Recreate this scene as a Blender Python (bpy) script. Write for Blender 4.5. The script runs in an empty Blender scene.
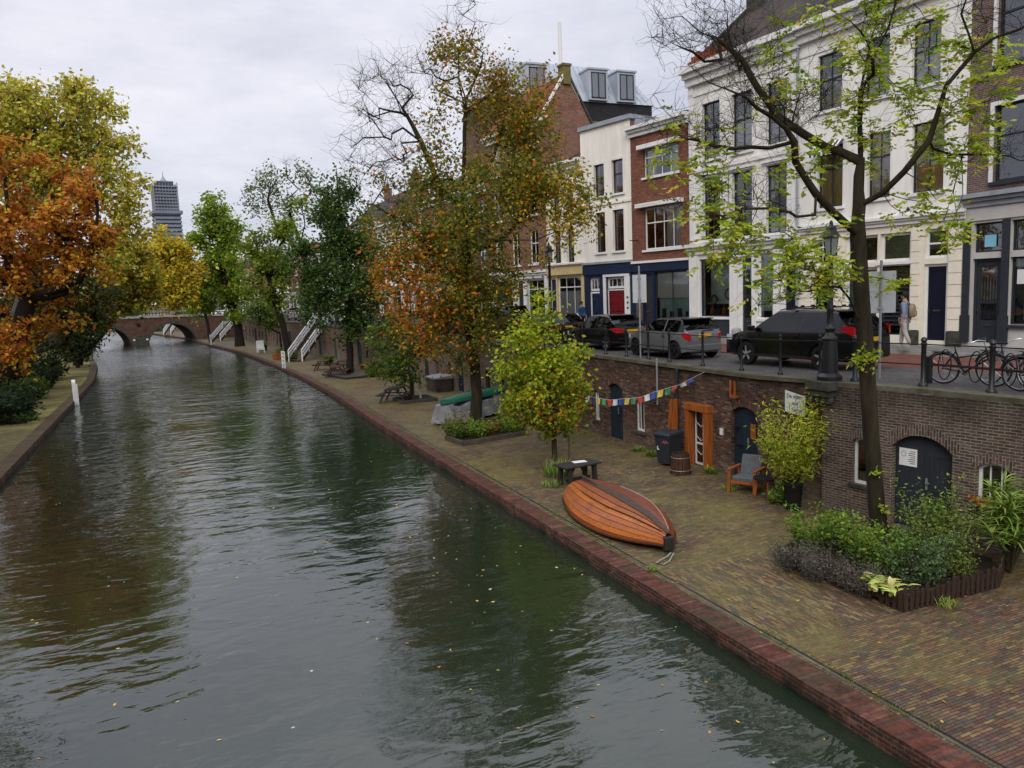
import bpy, bmesh, math, random
import numpy as np
from mathutils import Vector, Matrix, Quaternion
PI = math.pi
rnd = random.Random(7)
S = bpy.context.scene
COL = S.collection
# ------------------------------------------------------------------ camera
F_PX, VPX, VPY, ROLL, EYE = 770.0, 180.0, 303.0, math.atan(.04), 6.35
def rot2(x, y, a):
    dx, dy = x-512, y-384; c, s = math.cos(a), math.sin(a)
    return 512+c*dx-s*dy, 384+s*dx+c*dy
_ux, _uy = rot2(VPX, VPY, ROLL)
PITCH = math.atan2(384-_uy, F_PX)
YAW = math.atan((512-_ux)/F_PX*math.cos(PITCH))
cR = Vector((math.cos(YAW), -math.sin(YAW), 0))
cU = Vector((math.sin(YAW)*math.sin(PITCH), math.cos(YAW)*math.sin(PITCH), math.cos(PITCH)))
cF = Vector((math.sin(YAW)*math.cos(PITCH), math.cos(YAW)*math.cos(PITCH), -math.sin(PITCH)))
EYEV = Vector((0, 0, EYE))
def ray(px, py):
    x, y = rot2(px, py, ROLL)
    return cF*F_PX + cR*(x-512) - cU*(y-384)
def at(px, py, base, off=0.0):
    """photo measurement -> point on the upright plane through base that faces the canal bridge, pushed back by off metres"""
    n = Vector((cF.x, cF.y, 0)).normalized()
    d = ray(px, py)
    b = Vector((base[0], base[1], 0))
    t = (b - EYEV).dot(n)/d.dot(n)
    p = EYEV + d*t
    return p + n*off
cam_d = bpy.data.cameras.new('Camera'); cam = bpy.data.objects.new('Camera', cam_d); COL.objects.link(cam)
_c, _s = math.cos(ROLL), math.sin(ROLL)
_R = cR*_c - cU*_s; _U = cR*_s + cU*_c
cam.matrix_world = Matrix(((_R.x, _U.x, -cF.x, 0), (_R.y, _U.y, -cF.y, 0), (_R.z, _U.z, -cF.z, EYE), (0, 0, 0, 1)))
cam_d.sensor_width = 36; cam_d.lens = F_PX/1024*36; cam_d.clip_end = 6000; cam_d.clip_start = .1
S.camera = cam
# ------------------------------------------------------------------ world + sun
SUN_EL, SUN_AZ = math.radians(38), math.radians(215)   # azimuth of the sun seen from the place, clockwise from +Y
w = bpy.data.worlds.new('World'); S.world = w; w.use_nodes = True
nt = w.node_tree; nt.nodes.clear()
def N(nt, t, **kw):
    n = nt.nodes.new(t)
    for k, v in kw.items():
        if k in n.inputs: n.inputs[k].default_value = v
        else: setattr(n, k, v)
    return n
def L(nt, a, b): nt.links.new(a, b)
sky = N(nt, 'ShaderNodeTexSky'); sky.sky_type = 'NISHITA'; sky.sun_disc = False
sky.sun_elevation = SUN_EL; sky.sun_rotation = SUN_AZ
tc = N(nt, 'ShaderNodeTexCoord')
mp = N(nt, 'ShaderNodeMapping'); mp.inputs['Scale'].default_value = (1.0, 1.0, 3.2)
L(nt, tc.outputs['Generated'], mp.inputs['Vector'])
nz = N(nt, 'ShaderNodeTexNoise', Scale=2.3, Detail=7.0, Roughness=.6); L(nt, mp.outputs[0], nz.inputs['Vector'])
cr = N(nt, 'ShaderNodeValToRGB')
cr.color_ramp.elements[0].position = .36; cr.color_ramp.elements[0].color = (.68, .695, .82, 1)
cr.color_ramp.elements[1].position = .66; cr.color_ramp.elements[1].color = (1.0, .995, 1.08, 1)
L(nt, nz.outputs['Fac'], cr.inputs['Fac'])
sc_ = N(nt, 'ShaderNodeVectorMath'); sc_.operation = 'SCALE'
sx_ = N(nt, 'ShaderNodeSeparateXYZ'); L(nt, tc.outputs['Generated'], sx_.inputs[0])   # overcast sky: brighter overhead than low down
ov_ = N(nt, 'ShaderNodeMapRange'); ov_.inputs['From Min'].default_value = .30; ov_.inputs['From Max'].default_value = 1.; ov_.inputs['To Min'].default_value = 9.3; ov_.inputs['To Max'].default_value = 21.
L(nt, sx_.outputs['Z'], ov_.inputs['Value']); L(nt, ov_.outputs[0], sc_.inputs['Scale'])
L(nt, cr.outputs['Color'], sc_.inputs[0])
mx = N(nt, 'ShaderNodeMix'); mx.data_type = 'RGBA'; mx.inputs['Factor'].default_value = .93
L(nt, sky.outputs[0], mx.inputs['A']); L(nt, sc_.outputs[0], mx.inputs['B'])
bg = N(nt, 'ShaderNodeBackground', Strength=.1); L(nt, mx.outputs['Result'], bg.inputs['Color'])
wo = N(nt, 'ShaderNodeOutputWorld'); L(nt, bg.outputs[0], wo.inputs['Surface'])
sun_d = bpy.data.lights.new('Sun', 'SUN'); sun_d.energy = 1.7; sun_d.angle = math.radians(28); sun_d.color = (1, .96, .9)
sun = bpy.data.objects.new('Sun', sun_d); COL.objects.link(sun)
_sd = Vector((math.sin(SUN_AZ)*math.cos(SUN_EL), math.cos(SUN_AZ)*math.cos(SUN_EL), math.sin(SUN_EL)))
sun.rotation_euler = _sd.to_track_quat('Z', 'Y').to_euler()
S.view_settings.view_transform = 'Standard'; S.view_settings.look = 'None'; S.view_settings.exposure = 0
S.render.engine = 'CYCLES'
S.cycles.max_bounces = 6; S.cycles.diffuse_bounces = 2; S.cycles.glossy_bounces = 3; S.cycles.transmission_bounces = 2
S.cycles.transparent_max_bounces = 6; S.cycles.caustics_reflective = False; S.cycles.caustics_refractive = False
S.cycles.use_denoising = True
# ------------------------------------------------------------------ materials
MATS = {}
def new_mat(name):
    m = bpy.data.materials.new(name); m.use_nodes = True
    nt = m.node_tree; nt.nodes.clear()
    out = N(nt, 'ShaderNodeOutputMaterial'); b = N(nt, 'ShaderNodeBsdfPrincipled')
    L(nt, b.outputs[0], out.inputs['Surface'])
    return m, nt, b, out
def rgb(c): return (c[0], c[1], c[2], 1)
def pbr(name, col, rough=.6, var=.25, scale=2.5, metal=0., bump=0., col2=None, coat=0., spec=.22, stretch=None, detail=5.):
    if name in MATS: return MATS[name]
    m, nt, b, out = new_mat(name)
    tc = N(nt, 'ShaderNodeTexCoord'); mp = N(nt, 'ShaderNodeMapping')
    if stretch: mp.inputs['Scale'].default_value = stretch
    L(nt, tc.outputs['Object'], mp.inputs['Vector'])
    nz = N(nt, 'ShaderNodeTexNoise', Scale=scale, Detail=detail, Roughness=.65); L(nt, mp.outputs[0], nz.inputs['Vector'])
    r = N(nt, 'ShaderNodeValToRGB'); e = r.color_ramp.elements
    c2 = col2 or tuple(c*(1-var) for c in col)
    e[0].position = .32; e[0].color = rgb(c2); e[1].position = .66; e[1].color = rgb(tuple(min(1, c*(1+var*.25)) for c in col))
    L(nt, nz.outputs['Fac'], r.inputs['Fac']); L(nt, r.outputs['Color'], b.inputs['Base Color'])
    b.inputs['Roughness'].default_value = rough; b.inputs['Metallic'].default_value = metal
    b.inputs['Specular IOR Level'].default_value = spec
    if coat: b.inputs['Coat Weight'].default_value = coat; b.inputs['Coat Roughness'].default_value = .08
    if bump:
        n2 = N(nt, 'ShaderNodeTexNoise', Scale=scale*9, Detail=4.); L(nt, mp.outputs[0], n2.inputs['Vector'])
        bp = N(nt, 'ShaderNodeBump', Strength=bump, Distance=.02); L(nt, n2.outputs['Fac'], bp.inputs['Height']); L(nt, bp.outputs[0], b.inputs['Normal'])
    MATS[name] = m; return m
def brick(name, cols, mortar, bw=.22, bh=.065, ms=.009, rot=0., rough=.85, bump=.5, moss=None, moss_amt=.5, stain=.5, top=None, low=None, mscale=.6, offset=.5, spec=.15, grit=.22, gain=1.):
    """brickwork from the UVs in metres; cols = colours single bricks pick from; top/low = (z0, z1, colour) weathering bands"""
    m, nt, b, out = new_mat(name)
    uv = N(nt, 'ShaderNodeUVMap'); mp = N(nt, 'ShaderNodeMapping'); mp.inputs['Rotation'].default_value = (0, 0, rot)
    L(nt, uv.outputs[0], mp.inputs['Vector'])
    wz = N(nt, 'ShaderNodeTexNoise', Scale=3., Detail=2.); L(nt, mp.outputs[0], wz.inputs['Vector'])
    wv = N(nt, 'ShaderNodeVectorMath'); wv.operation = 'SCALE'; wv.inputs['Scale'].default_value = .02; L(nt, wz.outputs['Color'], wv.inputs[0])
    wa = N(nt, 'ShaderNodeVectorMath'); wa.operation = 'ADD'; L(nt, mp.outputs[0], wa.inputs[0]); L(nt, wv.outputs[0], wa.inputs[1])
    br = N(nt, 'ShaderNodeTexBrick'); br.offset = offset
    br.inputs['Color1'].default_value = (0, 0, 0, 1); br.inputs['Color2'].default_value = (1, 1, 1, 1); br.inputs['Mortar'].default_value = (.5, .5, .5, 1)
    br.inputs['Scale'].default_value = 1; br.inputs['Mortar Size'].default_value = ms; br.inputs['Mortar Smooth'].default_value = .3
    br.inputs['Brick Width'].default_value = bw; br.inputs['Row Height'].default_value = bh
    L(nt, wa.outputs[0], br.inputs['Vector'])
    r = N(nt, 'ShaderNodeValToRGB'); r.color_ramp.interpolation = 'LINEAR'; cre = r.color_ramp.elements
    n = len(cols)
    for i, c in enumerate(cols):
        p = .08+.84*i/max(1, n-1)
        e = cre[i] if i < 2 else cre.new(p)
        e.position = p; e.color = rgb(tuple(q*gain for q in c))
    L(nt, br.outputs['Color'], r.inputs['Fac'])
    mxm = N(nt, 'ShaderNodeMix'); mxm.data_type = 'RGBA'; L(nt, br.outputs['Fac'], mxm.inputs['Factor'])
    L(nt, r.outputs['Color'], mxm.inputs['A']); mxm.inputs['B'].default_value = rgb(mortar)
    geo = N(nt, 'ShaderNodeNewGeometry')
    n1 = N(nt, 'ShaderNodeTexNoise', Scale=mscale, Detail=8., Roughness=.68); L(nt, geo.outputs['Position'], n1.inputs['Vector'])
    cur = mxm.outputs['Result']
    def over(cur, fac, col, mode='MIX'):
        x = N(nt, 'ShaderNodeMix'); x.data_type = 'RGBA'; x.blend_type = mode
        L(nt, fac, x.inputs['Factor']); L(nt, cur, x.inputs['A']); x.inputs['B'].default_value = rgb(col); return x.outputs['Result']
    def ramp(src, a, bb, hi=1.):
        x = N(nt, 'ShaderNodeMapRange'); x.inputs['From Min'].default_value = a; x.inputs['From Max'].default_value = bb; x.inputs['To Max'].default_value = hi
        L(nt, src, x.inputs['Value']); return x.outputs[0]
    if stain:
        n3 = N(nt, 'ShaderNodeTexNoise', Scale=mscale*2.7, Detail=6., Roughness=.7); L(nt, geo.outputs['Position'], n3.inputs['Vector'])
        cur = over(cur, ramp(n3.outputs['Fac'], .42, .7, stain), (.35, .32, .3), 'MULTIPLY')
    if moss: cur = over(cur, ramp(n1.outputs['Fac'], .44, .64, moss_amt), moss)
    sep = N(nt, 'ShaderNodeSeparateXYZ'); L(nt, geo.outputs['Position'], sep.inputs[0])
    for band in (top, low):
        if band:
            z0, z1, c, amt = band
            f = ramp(sep.outputs['Z'], z0, z1, 1.)
            ml = N(nt, 'ShaderNodeMath'); ml.operation = 'MULTIPLY'; L(nt, f, ml.inputs[0]); L(nt, ramp(n1.outputs['Fac'], .3, .6, amt), ml.inputs[1])
            cur = over(cur, ml.outputs[0], c)
    n4 = N(nt, 'ShaderNodeTexNoise', Scale=11., Detail=5., Roughness=.75); L(nt, geo.outputs['Position'], n4.inputs['Vector'])
    gr = N(nt, 'ShaderNodeMapRange'); gr.inputs['From Min'].default_value = .3; gr.inputs['From Max'].default_value = .7; gr.inputs['To Min'].default_value = 1-grit; gr.inputs['To Max'].default_value = 1+grit; L(nt, n4.outputs['Fac'], gr.inputs['Value'])
    vs_ = N(nt, 'ShaderNodeVectorMath'); vs_.operation = 'SCALE'; L(nt, cur, vs_.inputs[0]); L(nt, gr.outputs[0], vs_.inputs['Scale']); cur = vs_.outputs[0]
    L(nt, cur, b.inputs['Base Color'])
    b.inputs['Roughness'].default_value = rough; b.inputs['Specular IOR Level'].default_value = spec
    iv = N(nt, 'ShaderNodeMath'); iv.operation = 'SUBTRACT'; iv.inputs[0].default_value = 1; L(nt, br.outputs['Fac'], iv.inputs[1])
    ad = N(nt, 'ShaderNodeMath'); ad.operation = 'MULTIPLY_ADD'; L(nt, br.outputs['Color'], ad.inputs[0]); ad.inputs[1].default_value = .35; L(nt, iv.outputs[0], ad.inputs[2])
    bp = N(nt, 'ShaderNodeBump', Strength=bump, Distance=.012); L(nt, ad.outputs[0], bp.inputs['Height']); L(nt, bp.outputs[0], b.inputs['Normal'])
    MATS[name] = m; return m
def leafmat(name, trans=.3, rough=.6):
    m, nt, b, out = new_mat(name)
    at_ = N(nt, 'ShaderNodeAttribute'); at_.attribute_name = 'Col'
    L(nt, at_.outputs['Color'], b.inputs['Base Color']); b.inputs['Roughness'].default_value = rough; b.inputs['Specular IOR Level'].default_value = .25
    tr = N(nt, 'ShaderNodeBsdfTranslucent'); L(nt, at_.outputs['Color'], tr.inputs['Color'])
    ms = N(nt, 'ShaderNodeMixShader'); ms.inputs[0].default_value = trans
    L(nt, b.outputs[0], ms.inputs[1]); L(nt, tr.outputs[0], ms.inputs[2]); L(nt, ms.outputs[0], out.inputs['Surface'])
    MATS[name] = m; return m
def glassmat(name, tint=(.8, .85, .85), mixf=.35, gcol=(.9, .92, .95)):
    m, nt, b, out = new_mat(name)
    tr = N(nt, 'ShaderNodeBsdfTransparent'); tr.inputs[0].default_value = rgb(tint)
    gl = N(nt, 'ShaderNodeBsdfGlossy'); gl.inputs['Roughness'].default_value = .03; gl.inputs['Color'].default_value = rgb(gcol)
    fr = N(nt, 'ShaderNodeFresnel', IOR=1.5)
    ma = N(nt, 'ShaderNodeMath'); ma.operation = 'MULTIPLY_ADD'; ma.inputs[1].default_value = 1.0; ma.inputs[2].default_value = mixf*.35; L(nt, fr.outputs[0], ma.inputs[0])
    # slightly wavy old panes
    tc = N(nt, 'ShaderNodeTexCoord'); nz = N(nt, 'ShaderNodeTexNoise', Scale=1.6, Detail=1.); L(nt, tc.outputs['Object'], nz.inputs['Vector'])
    bp = N(nt, 'ShaderNodeBump', Strength=.08, Distance=.05); L(nt, nz.outputs['Fac'], bp.inputs['Height']); L(nt, bp.outputs[0], gl.inputs['Normal'])
    ms = N(nt, 'ShaderNodeMixShader'); L(nt, ma.outputs[0], ms.inputs[0]); L(nt, tr.outputs[0], ms.inputs[1]); L(nt, gl.outputs[0], ms.inputs[2])
    L(nt, ms.outputs[0], out.inputs['Surface']); MATS[name] = m; return m
# ------------------------------------------------------------------ mesh builder
class MB:
    def __init__(s): s.v = []; s.f = []; s.m = []
    def add(s, vs, fs, mi=0):
        o = len(s.v); s.v += [tuple(p) for p in vs]
        for f in fs: s.f.append(tuple(i+o for i in f)); s.m.append(mi)
    def poly(s, pts, mi=0): s.add(pts, [range(len(pts))], mi)
    def box(s, x0, x1, y0, y1, z0, z1, mi=0):
        if x0 > x1: x0, x1 = x1, x0
        if y0 > y1: y0, y1 = y1, y0
        if z0 > z1: z0, z1 = z1, z0
        s.add([(x0, y0, z0), (x1, y0, z0), (x1, y1, z0), (x0, y1, z0), (x0, y0, z1), (x1, y0, z1), (x1, y1, z1), (x0, y1, z1)],
              [(0, 3, 2, 1), (4, 5, 6, 7), (0, 1, 5, 4), (1, 2, 6, 5), (2, 3, 7, 6), (3, 0, 4, 7)], mi)
    def beam(s, p, q, w, h=None, up=(0, 0, 1), mi=0):
        p, q = Vector(p), Vector(q); h = h or w
        d = (q-p).normalized(); u = Vector(up)
        if abs(d.dot(u)) > .98: u = Vector((1, 0, 0))
        a = d.cross(u).normalized(); b = a.cross(d).normalized()
        vs = []
        for c in (p, q):
            for i, j in ((-1, -1), (1, -1), (1, 1), (-1, 1)): vs.append(c+a*(i*w/2)+b*(j*h/2))
        s.add(vs, [(0, 1, 2, 3), (7, 6, 5, 4), (0, 4, 5, 1), (1, 5, 6, 2), (2, 6, 7, 3), (3, 7, 4, 0)], mi)
    def tube(s, pts, rad, n=8, mi=0, cap=True):
        pts = [Vector(p) for p in pts]
        if not hasattr(rad, '__len__'): rad = [rad]*len(pts)
        o = len(s.v); k = len(pts); ref = None
        for i, p in enumerate(pts):
            d = (pts[min(i+1, k-1)]-pts[max(i-1, 0)])
            d = d.normalized() if d.length > 1e-9 else Vector((0, 0, 1))
            if ref is None:
                ref = Vector((1, 0, 0)) if abs(d.x) < .8 else Vector((0, 1, 0))
            a = (ref - d*ref.dot(d))
            a = a.normalized() if a.length > 1e-6 else d.orthogonal().normalized()
            b = d.cross(a); ref = a
            for j in range(n):
                t = 2*PI*j/n; s.v.append(tuple(p+(a*math.cos(t)+b*math.sin(t))*rad[i]))
        for i in range(k-1):
            for j in range(n):
                j2 = (j+1) % n
                s.f.append((o+i*n+j, o+i*n+j2, o+(i+1)*n+j2, o+(i+1)*n+j)); s.m.append(mi)
        if cap:
            s.f.append(tuple(o+j for j in reversed(range(n)))); s.m.append(mi)
            s.f.append(tuple(o+(k-1)*n+j for j in range(n))); s.m.append(mi)
    def ring(s, c, axis, R, r, n=20, k=6, mi=0):
        c = Vector(c); ax = Vector(axis).normalized(); a = ax.orthogonal().normalized(); b = ax.cross(a); o = len(s.v)
        for i in range(n):
            t = 2*PI*i/n; e = a*math.cos(t)+b*math.sin(t)
            for j in range(k):
                q = 2*PI*j/k; s.v.append(tuple(c+e*(R+r*math.cos(q))+ax*(r*math.sin(q))))
        for i in range(n):
            for j in range(k):
                s.f.append((o+i*k+j, o+((i+1) % n)*k+j, o+((i+1) % n)*k+(j+1) % k, o+i*k+(j+1) % k)); s.m.append(mi)
    def lathe(s, c, prof, n=16, mi=0, axis=(0, 0, 1), cap=True):
        c = Vector(c); ax = Vector(axis).normalized(); a = ax.orthogonal().normalized(); b = ax.cross(a); o = len(s.v)
        for r, z in prof:
            for j in range(n):
                t = 2*PI*j/n; s.v.append(tuple(c+(a*math.cos(t)+b*math.sin(t))*r+ax*z))
        k = len(prof)
        for i in range(k-1):
            for j in range(n):
                j2 = (j+1) % n; s.f.append((o+i*n+j, o+i*n+j2, o+(i+1)*n+j2, o+(i+1)*n+j)); s.m.append(mi)
        if cap and prof[0][0] > 1e-4: s.f.append(tuple(o+j for j in reversed(range(n)))); s.m.append(mi)
        if cap and prof[-1][0] > 1e-4: s.f.append(tuple(o+(k-1)*n+j for j in range(n))); s.m.append(mi)
    def prism(s, poly, z0, z1, mi=0, mi_top=None):
        n = len(poly); o = len(s.v)
        A = sum(poly[i][0]*poly[(i+1) % n][1]-poly[(i+1) % n][0]*poly[i][1] for i in range(n))
        if A < 0: poly = poly[::-1]
        s.v += [(x, y, z0) for x, y in poly]+[(x, y, z1) for x, y in poly]
        s.f.append(tuple(o+i for i in reversed(range(n)))); s.m.append(mi)
        s.f.append(tuple(o+n+i for i in range(n))); s.m.append(mi if mi_top is None else mi_top)
        for i in range(n):
            j = (i+1) % n; s.f.append((o+i, o+j, o+n+j, o+n+i)); s.m.append(mi)
    def build(s, name, mats, parent=None, smooth=0, bevel=0, uv=None, uvrot=None):
        if not isinstance(mats, (list, tuple)): mats = [mats]
        me = bpy.data.meshes.new(name); me.from_pydata(s.v, [], s.f)
        for m in mats: me.materials.append(m)
        if len(mats) > 1: me.polygons.foreach_set('material_index', s.m)
        ul = me.uv_layers.new(name='UVMap')
        co = np.array(s.v, dtype=np.float64); uvs = np.zeros((len(me.loops), 2))
        for p in me.polygons:
            n = p.normal
            for li in p.loop_indices:
                c = co[me.loops[li].vertex_index]
                if uv is not None: uvs[li] = uv(c, n)
                elif abs(n.z) > .75: uvs[li] = (c[0], c[1])
                else:
                    l = math.hypot(n.x, n.y); uvs[li] = ((-n.y*c[0]+n.x*c[1])/l, c[2])
        ul.data.foreach_set('uv', uvs.ravel())
        if smooth:
            me.polygons.foreach_set('use_smooth', [True]*len(me.polygons))
            if smooth < 179: me.set_sharp_from_angle(angle=math.radians(smooth))
        o = bpy.data.objects.new(name, me); COL.objects.link(o)
        if parent is not None: o.parent = parent
        if bevel:
            md = o.modifiers.new('Bevel', 'BEVEL'); md.width = bevel; md.segments = 2; md.limit_method = 'ANGLE'; md.angle_limit = math.radians(40)
        return o
def np_mesh(name, V, Fq, cols, mat, parent=None):
    """big quad mesh from arrays with one colour per face"""
    me = bpy.data.meshes.new(name); nv, nf = len(V), len(Fq)
    me.vertices.add(nv); me.vertices.foreach_set('co', np.ascontiguousarray(V, dtype=np.float32).ravel())
    k = Fq.shape[1]
    me.loops.add(nf*k); me.loops.foreach_set('vertex_index', np.ascontiguousarray(Fq, dtype=np.int32).ravel())
    me.polygons.add(nf); me.polygons.foreach_set('loop_start', np.arange(0, nf*k, k, dtype=np.int32))
    me.update(calc_edges=True); me.validate()
    if cols is not None:
        a = me.attributes.new('Col', 'FLOAT_COLOR', 'CORNER')
        c4 = np.ones((nf, k, 4), dtype=np.float32); c4[:, :, :3] = cols[:, None, :]
        a.data.foreach_set('color', c4.ravel())
    me.materials.append(mat)
    o = bpy.data.objects.new(name, me); COL.objects.link(o)
    if parent is not None: o.parent = parent
    return o
def tag(o, label=None, cat=None, group=None, kind=None):
    if label: o['label'] = label
    if cat: o['category'] = cat
    if group: o['group'] = group
    if kind: o['kind'] = kind
    return o
def thing(name, label, cat, loc=(0, 0, 0), rz=0., group=None):
    o = bpy.data.objects.new(name, None); COL.objects.link(o); o.empty_display_size = .2
    o.location = loc; o.rotation_euler = (0, 0, rz)
    return tag(o, label, cat, group)
def struct(o): o['kind'] = 'structure'; return o
KIDS = {}
def copy_tree(o, parent=None):
    c = o.copy(); COL.objects.link(c); c.parent = parent
    for ch in [x for x in COL.objects if x.parent is o]: copy_tree(ch, c)
    return c
def lerp(a, b, t): return a+(b-a)*t
def interp(tab, y):
    if y <= tab[0][0]: return tab[0][1]
    for (y0, x0), (y1, x1) in zip(tab, tab[1:]):
        if y <= y1: return lerp(x0, x1, (y-y0)/(y1-y0))
    return tab[-1][1]
# ------------------------------------------------------------------ palette
brick('wharf_brick', [(.055, .028, .020), (.135, .055, .034), (.08, .042, .03), (.18, .085, .055), (.06, .04, .034), (.23, .14, .10)], (.12, .105, .085),
      top=(2.9, 3.75, (.022, .02, .014), .95), low=(1.4, .6, (.16, .145, .11), .55), stain=.75, mscale=.8, bump=.7)
brick('grey_wharf_brick', [(.075, .05, .038), (.125, .075, .052), (.085, .06, .05), (.15, .10, .075), (.06, .044, .04)], (.235, .205, .17), ms=.012,
      top=(2.9, 3.75, (.03, .024, .016), .95), low=(1.2, .6, (.14, .12, .10), .4), stain=.7, mscale=.7, bump=.7)
brick('old_wharf_brick', [(.10, .05, .035), (.15, .08, .055), (.12, .08, .065), (.18, .12, .09)], (.2, .18, .15),
      top=(2.7, 3.7, (.05, .04, .028), .9), low=(1.8, .6, (.26, .23, .19), .6), stain=.6, mscale=.5)
PAVE = [(.050, .036, .022), (.135, .098, .036), (.080, .042, .028), (.048, .046, .044), (.175, .130, .052), (.105, .040, .028), (.070, .060, .030)]
brick('wharf_pavement_brick', PAVE, (.028, .026, .015), bw=.21, bh=.055, ms=.006, rot=math.radians(-2), moss=(.165, .145, .036), moss_amt=.62, stain=.45, mscale=.45, rough=.62, bump=.55, spec=.3, grit=.38, gain=1.35)
brick('wharf_pavement_red', [(.060, .034, .026), (.100, .042, .030), (.052, .046, .038), (.165, .115, .046), (.095, .044, .025), (.125, .075, .040), (.060, .052, .034)], (.026, .022, .014), bw=.21, bh=.055, ms=.006,
      rot=math.radians(-1), moss=(.14, .125, .034), moss_amt=.62, stain=.45, mscale=.6, rough=.62, bump=.55, spec=.3, grit=.38, gain=1.35)
brick('wharf_pavement_lengthwise', [(.075, .052, .025), (.165, .118, .045), (.085, .044, .028), (.055, .050, .044), (.20, .148, .062), (.09, .040, .028)], (.028, .026, .015), bw=.21, bh=.055, ms=.006,
      rot=math.radians(91), moss=(.13, .125, .03), moss_amt=.40, stain=.4, mscale=.6, rough=.62, bump=.55, spec=.3, grit=.38, gain=1.35)
brick('quay_brick', [(.145, .044, .028), (.10, .034, .024), (.065, .034, .027), (.18, .075, .05)], (.085, .065, .05), bw=.065, bh=.5, ms=.006, offset=0., moss=(.045, .042, .022), moss_amt=.6, stain=.95, grit=.4, mscale=1.3, rough=.7)
brick('quay_face_brick', [(.15, .042, .028), (.10, .034, .024), (.07, .034, .026), (.19, .075, .05)], (.15, .12, .10), bw=.22, bh=.07, ms=.010, low=(.46, .36, (.012, .016, .008), 1.), moss=(.03, .026, .018), moss_amt=.65, stain=.9, grit=.4, mscale=1.3, rough=.7)
brick('left_pavement', [(.15, .13, .05), (.18, .15, .06), (.13, .08, .045), (.11, .10, .05)], (.07, .065, .03), moss=(.25, .235, .06), moss_amt=.95, stain=.35, mscale=.35, bump=.4)
brick('street_paving', [(.085, .082, .08), (.11, .105, .1), (.075, .07, .068)], (.05, .048, .044), bw=.2, bh=.1, moss=(.06, .058, .035), moss_amt=.2, stain=.4, rough=.65)
brick('red_lane_brick', [(.19, .065, .045), (.15, .055, .042), (.22, .085, .06)], (.08, .05, .04), bw=.2, bh=.1, stain=.4, rough=.65)
brick('pavement_slab', [(.2, .195, .185), (.24, .235, .22), (.17, .165, .16)], (.09, .085, .08), bw=.3, bh=.3, ms=.008, stain=.5, rough=.7)
brick('red_house_brick', [(.21, .066, .038), (.165, .05, .03), (.25, .09, .052), (.13, .046, .032)], (.16, .12, .09), stain=.25, mscale=.3)
brick('gable_brick', [(.27, .095, .055), (.2, .066, .042), (.31, .13, .085), (.15, .07, .055), (.22, .14, .11)], (.22, .17, .14), stain=.45, mscale=.35)
brick('purple_house_brick', [(.135, .075, .066), (.10, .06, .058), (.17, .095, .08), (.12, .085, .08)], (.26, .22, .2), stain=.2, mscale=.3)
brick('brown_house_brick', [(.14, .075, .05), (.11, .06, .042), (.17, .095, .066)], (.16, .13, .11), stain=.3, mscale=.3)
brick('bridge_brick', [(.13, .058, .038), (.095, .044, .032), (.15, .075, .052)], (.10, .08, .06), stain=.8, mscale=.5, low=(1.2, .4, (.04, .042, .03), .9))
brick('roof_tile_dark', [(.05, .045, .042), (.065, .055, .05), (.04, .037, .036)], (.02, .02, .02), bw=.24, bh=.3, ms=.02, moss=(.09, .05, .035), moss_amt=.5)
brick('roof_tile_orange', [(.25, .075, .035), (.19, .06, .03), (.29, .095, .045)], (.1, .04, .02), bw=.24, bh=.3, ms=.02, stain=.3)
P = pbr
P('plaster_white', (.80, .765, .69), .75, .14, 1.1, col2=(.60, .58, .53), stretch=(1.5, 1.5, .22), detail=8.)
P('plaster_cream', (.80, .75, .66), .75, .2, 1.0, stretch=(1.5, 1.5, .25), detail=8.)
P('plaster_bright', (.82, .80, .745), .75, .1, 1.2, col2=(.66, .64, .58), stretch=(1.5, 1.5, .2), detail=8.)
P('trim_white', (.74, .73, .70), .5, .1, 3.)
P('trim_cream', (.76, .70, .57), .6, .1, 2.)
P('trim_grey', (.50, .48, .44), .6, .12, 2.)
P('lead_grey', (.30, .32, .35), .55, .2, 2.)
P('fascia_yellow', (.62, .47, .22), .6, .15, 2.)
P('paint_navy', (.012, .022, .055), .4, .2, 3.)
P('paint_black', (.012, .012, .013), .4, .2, 6., spec=.4)
P('paint_darkblue', (.010, .011, .026), .35, .2, 3.)
P('paint_petrol', (.018, .032, .045), .45, .3, 4., stretch=(1, 1, .3))
P('paint_red', (.16, .008, .012), .4, .2, 4.)
P('paint_teal', (.012, .07, .065), .5, .2, 4.)
P('paint_slate', (.03, .035, .042), .45, .2, 3.)
P('interior_dark', (.03, .028, .026), .9, .4, .8)
P('interior_warm', (.10, .08, .055), .9, .5, .8)
P('curtain_white', (.78, .78, .76), .9, .25, 6., stretch=(6, 1, .3))
P('curtain_ochre', (.62, .44, .20), .9, .45, 5., stretch=(5, 1, .2))
P('curtain_brown', (.36, .19, .08), .9, .45, 5., stretch=(5, 1, .2))
P('blind_pale', (.70, .80, .77), .8, .08, 2.)
P('blind_green', (.16, .24, .2), .8, .3, 3., stretch=(.3, 1, 9))
P('shop_teal', (.42, .66, .63), .6, .3, 1.5)
P('zinc', (.40, .44, .485), .5, .15, 1.2, metal=.1)
P('black_cladding', (.02, .02, .022), .6, .3, 2.)
P('bark', (.040, .028, .018), .95, .55, 3., bump=1., stretch=(3, 3, .6))
P('bark_ash', (.036, .029, .014), .95, .55, 2., bump=1., stretch=(3, 3, .6), col2=(.013, .010, .006))
P('bark_dark', (.022, .016, .012), .95, .5, 3., bump=1., stretch=(3, 3, .6))
P('bark_moss', (.052, .046, .018), .95, .55, 2., bump=1., stretch=(3, 3, .6), col2=(.020, .014, .009))
P('bark_grey', (.085, .078, .068), .95, .5, 3., bump=.8, stretch=(3, 3, .6))
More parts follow.
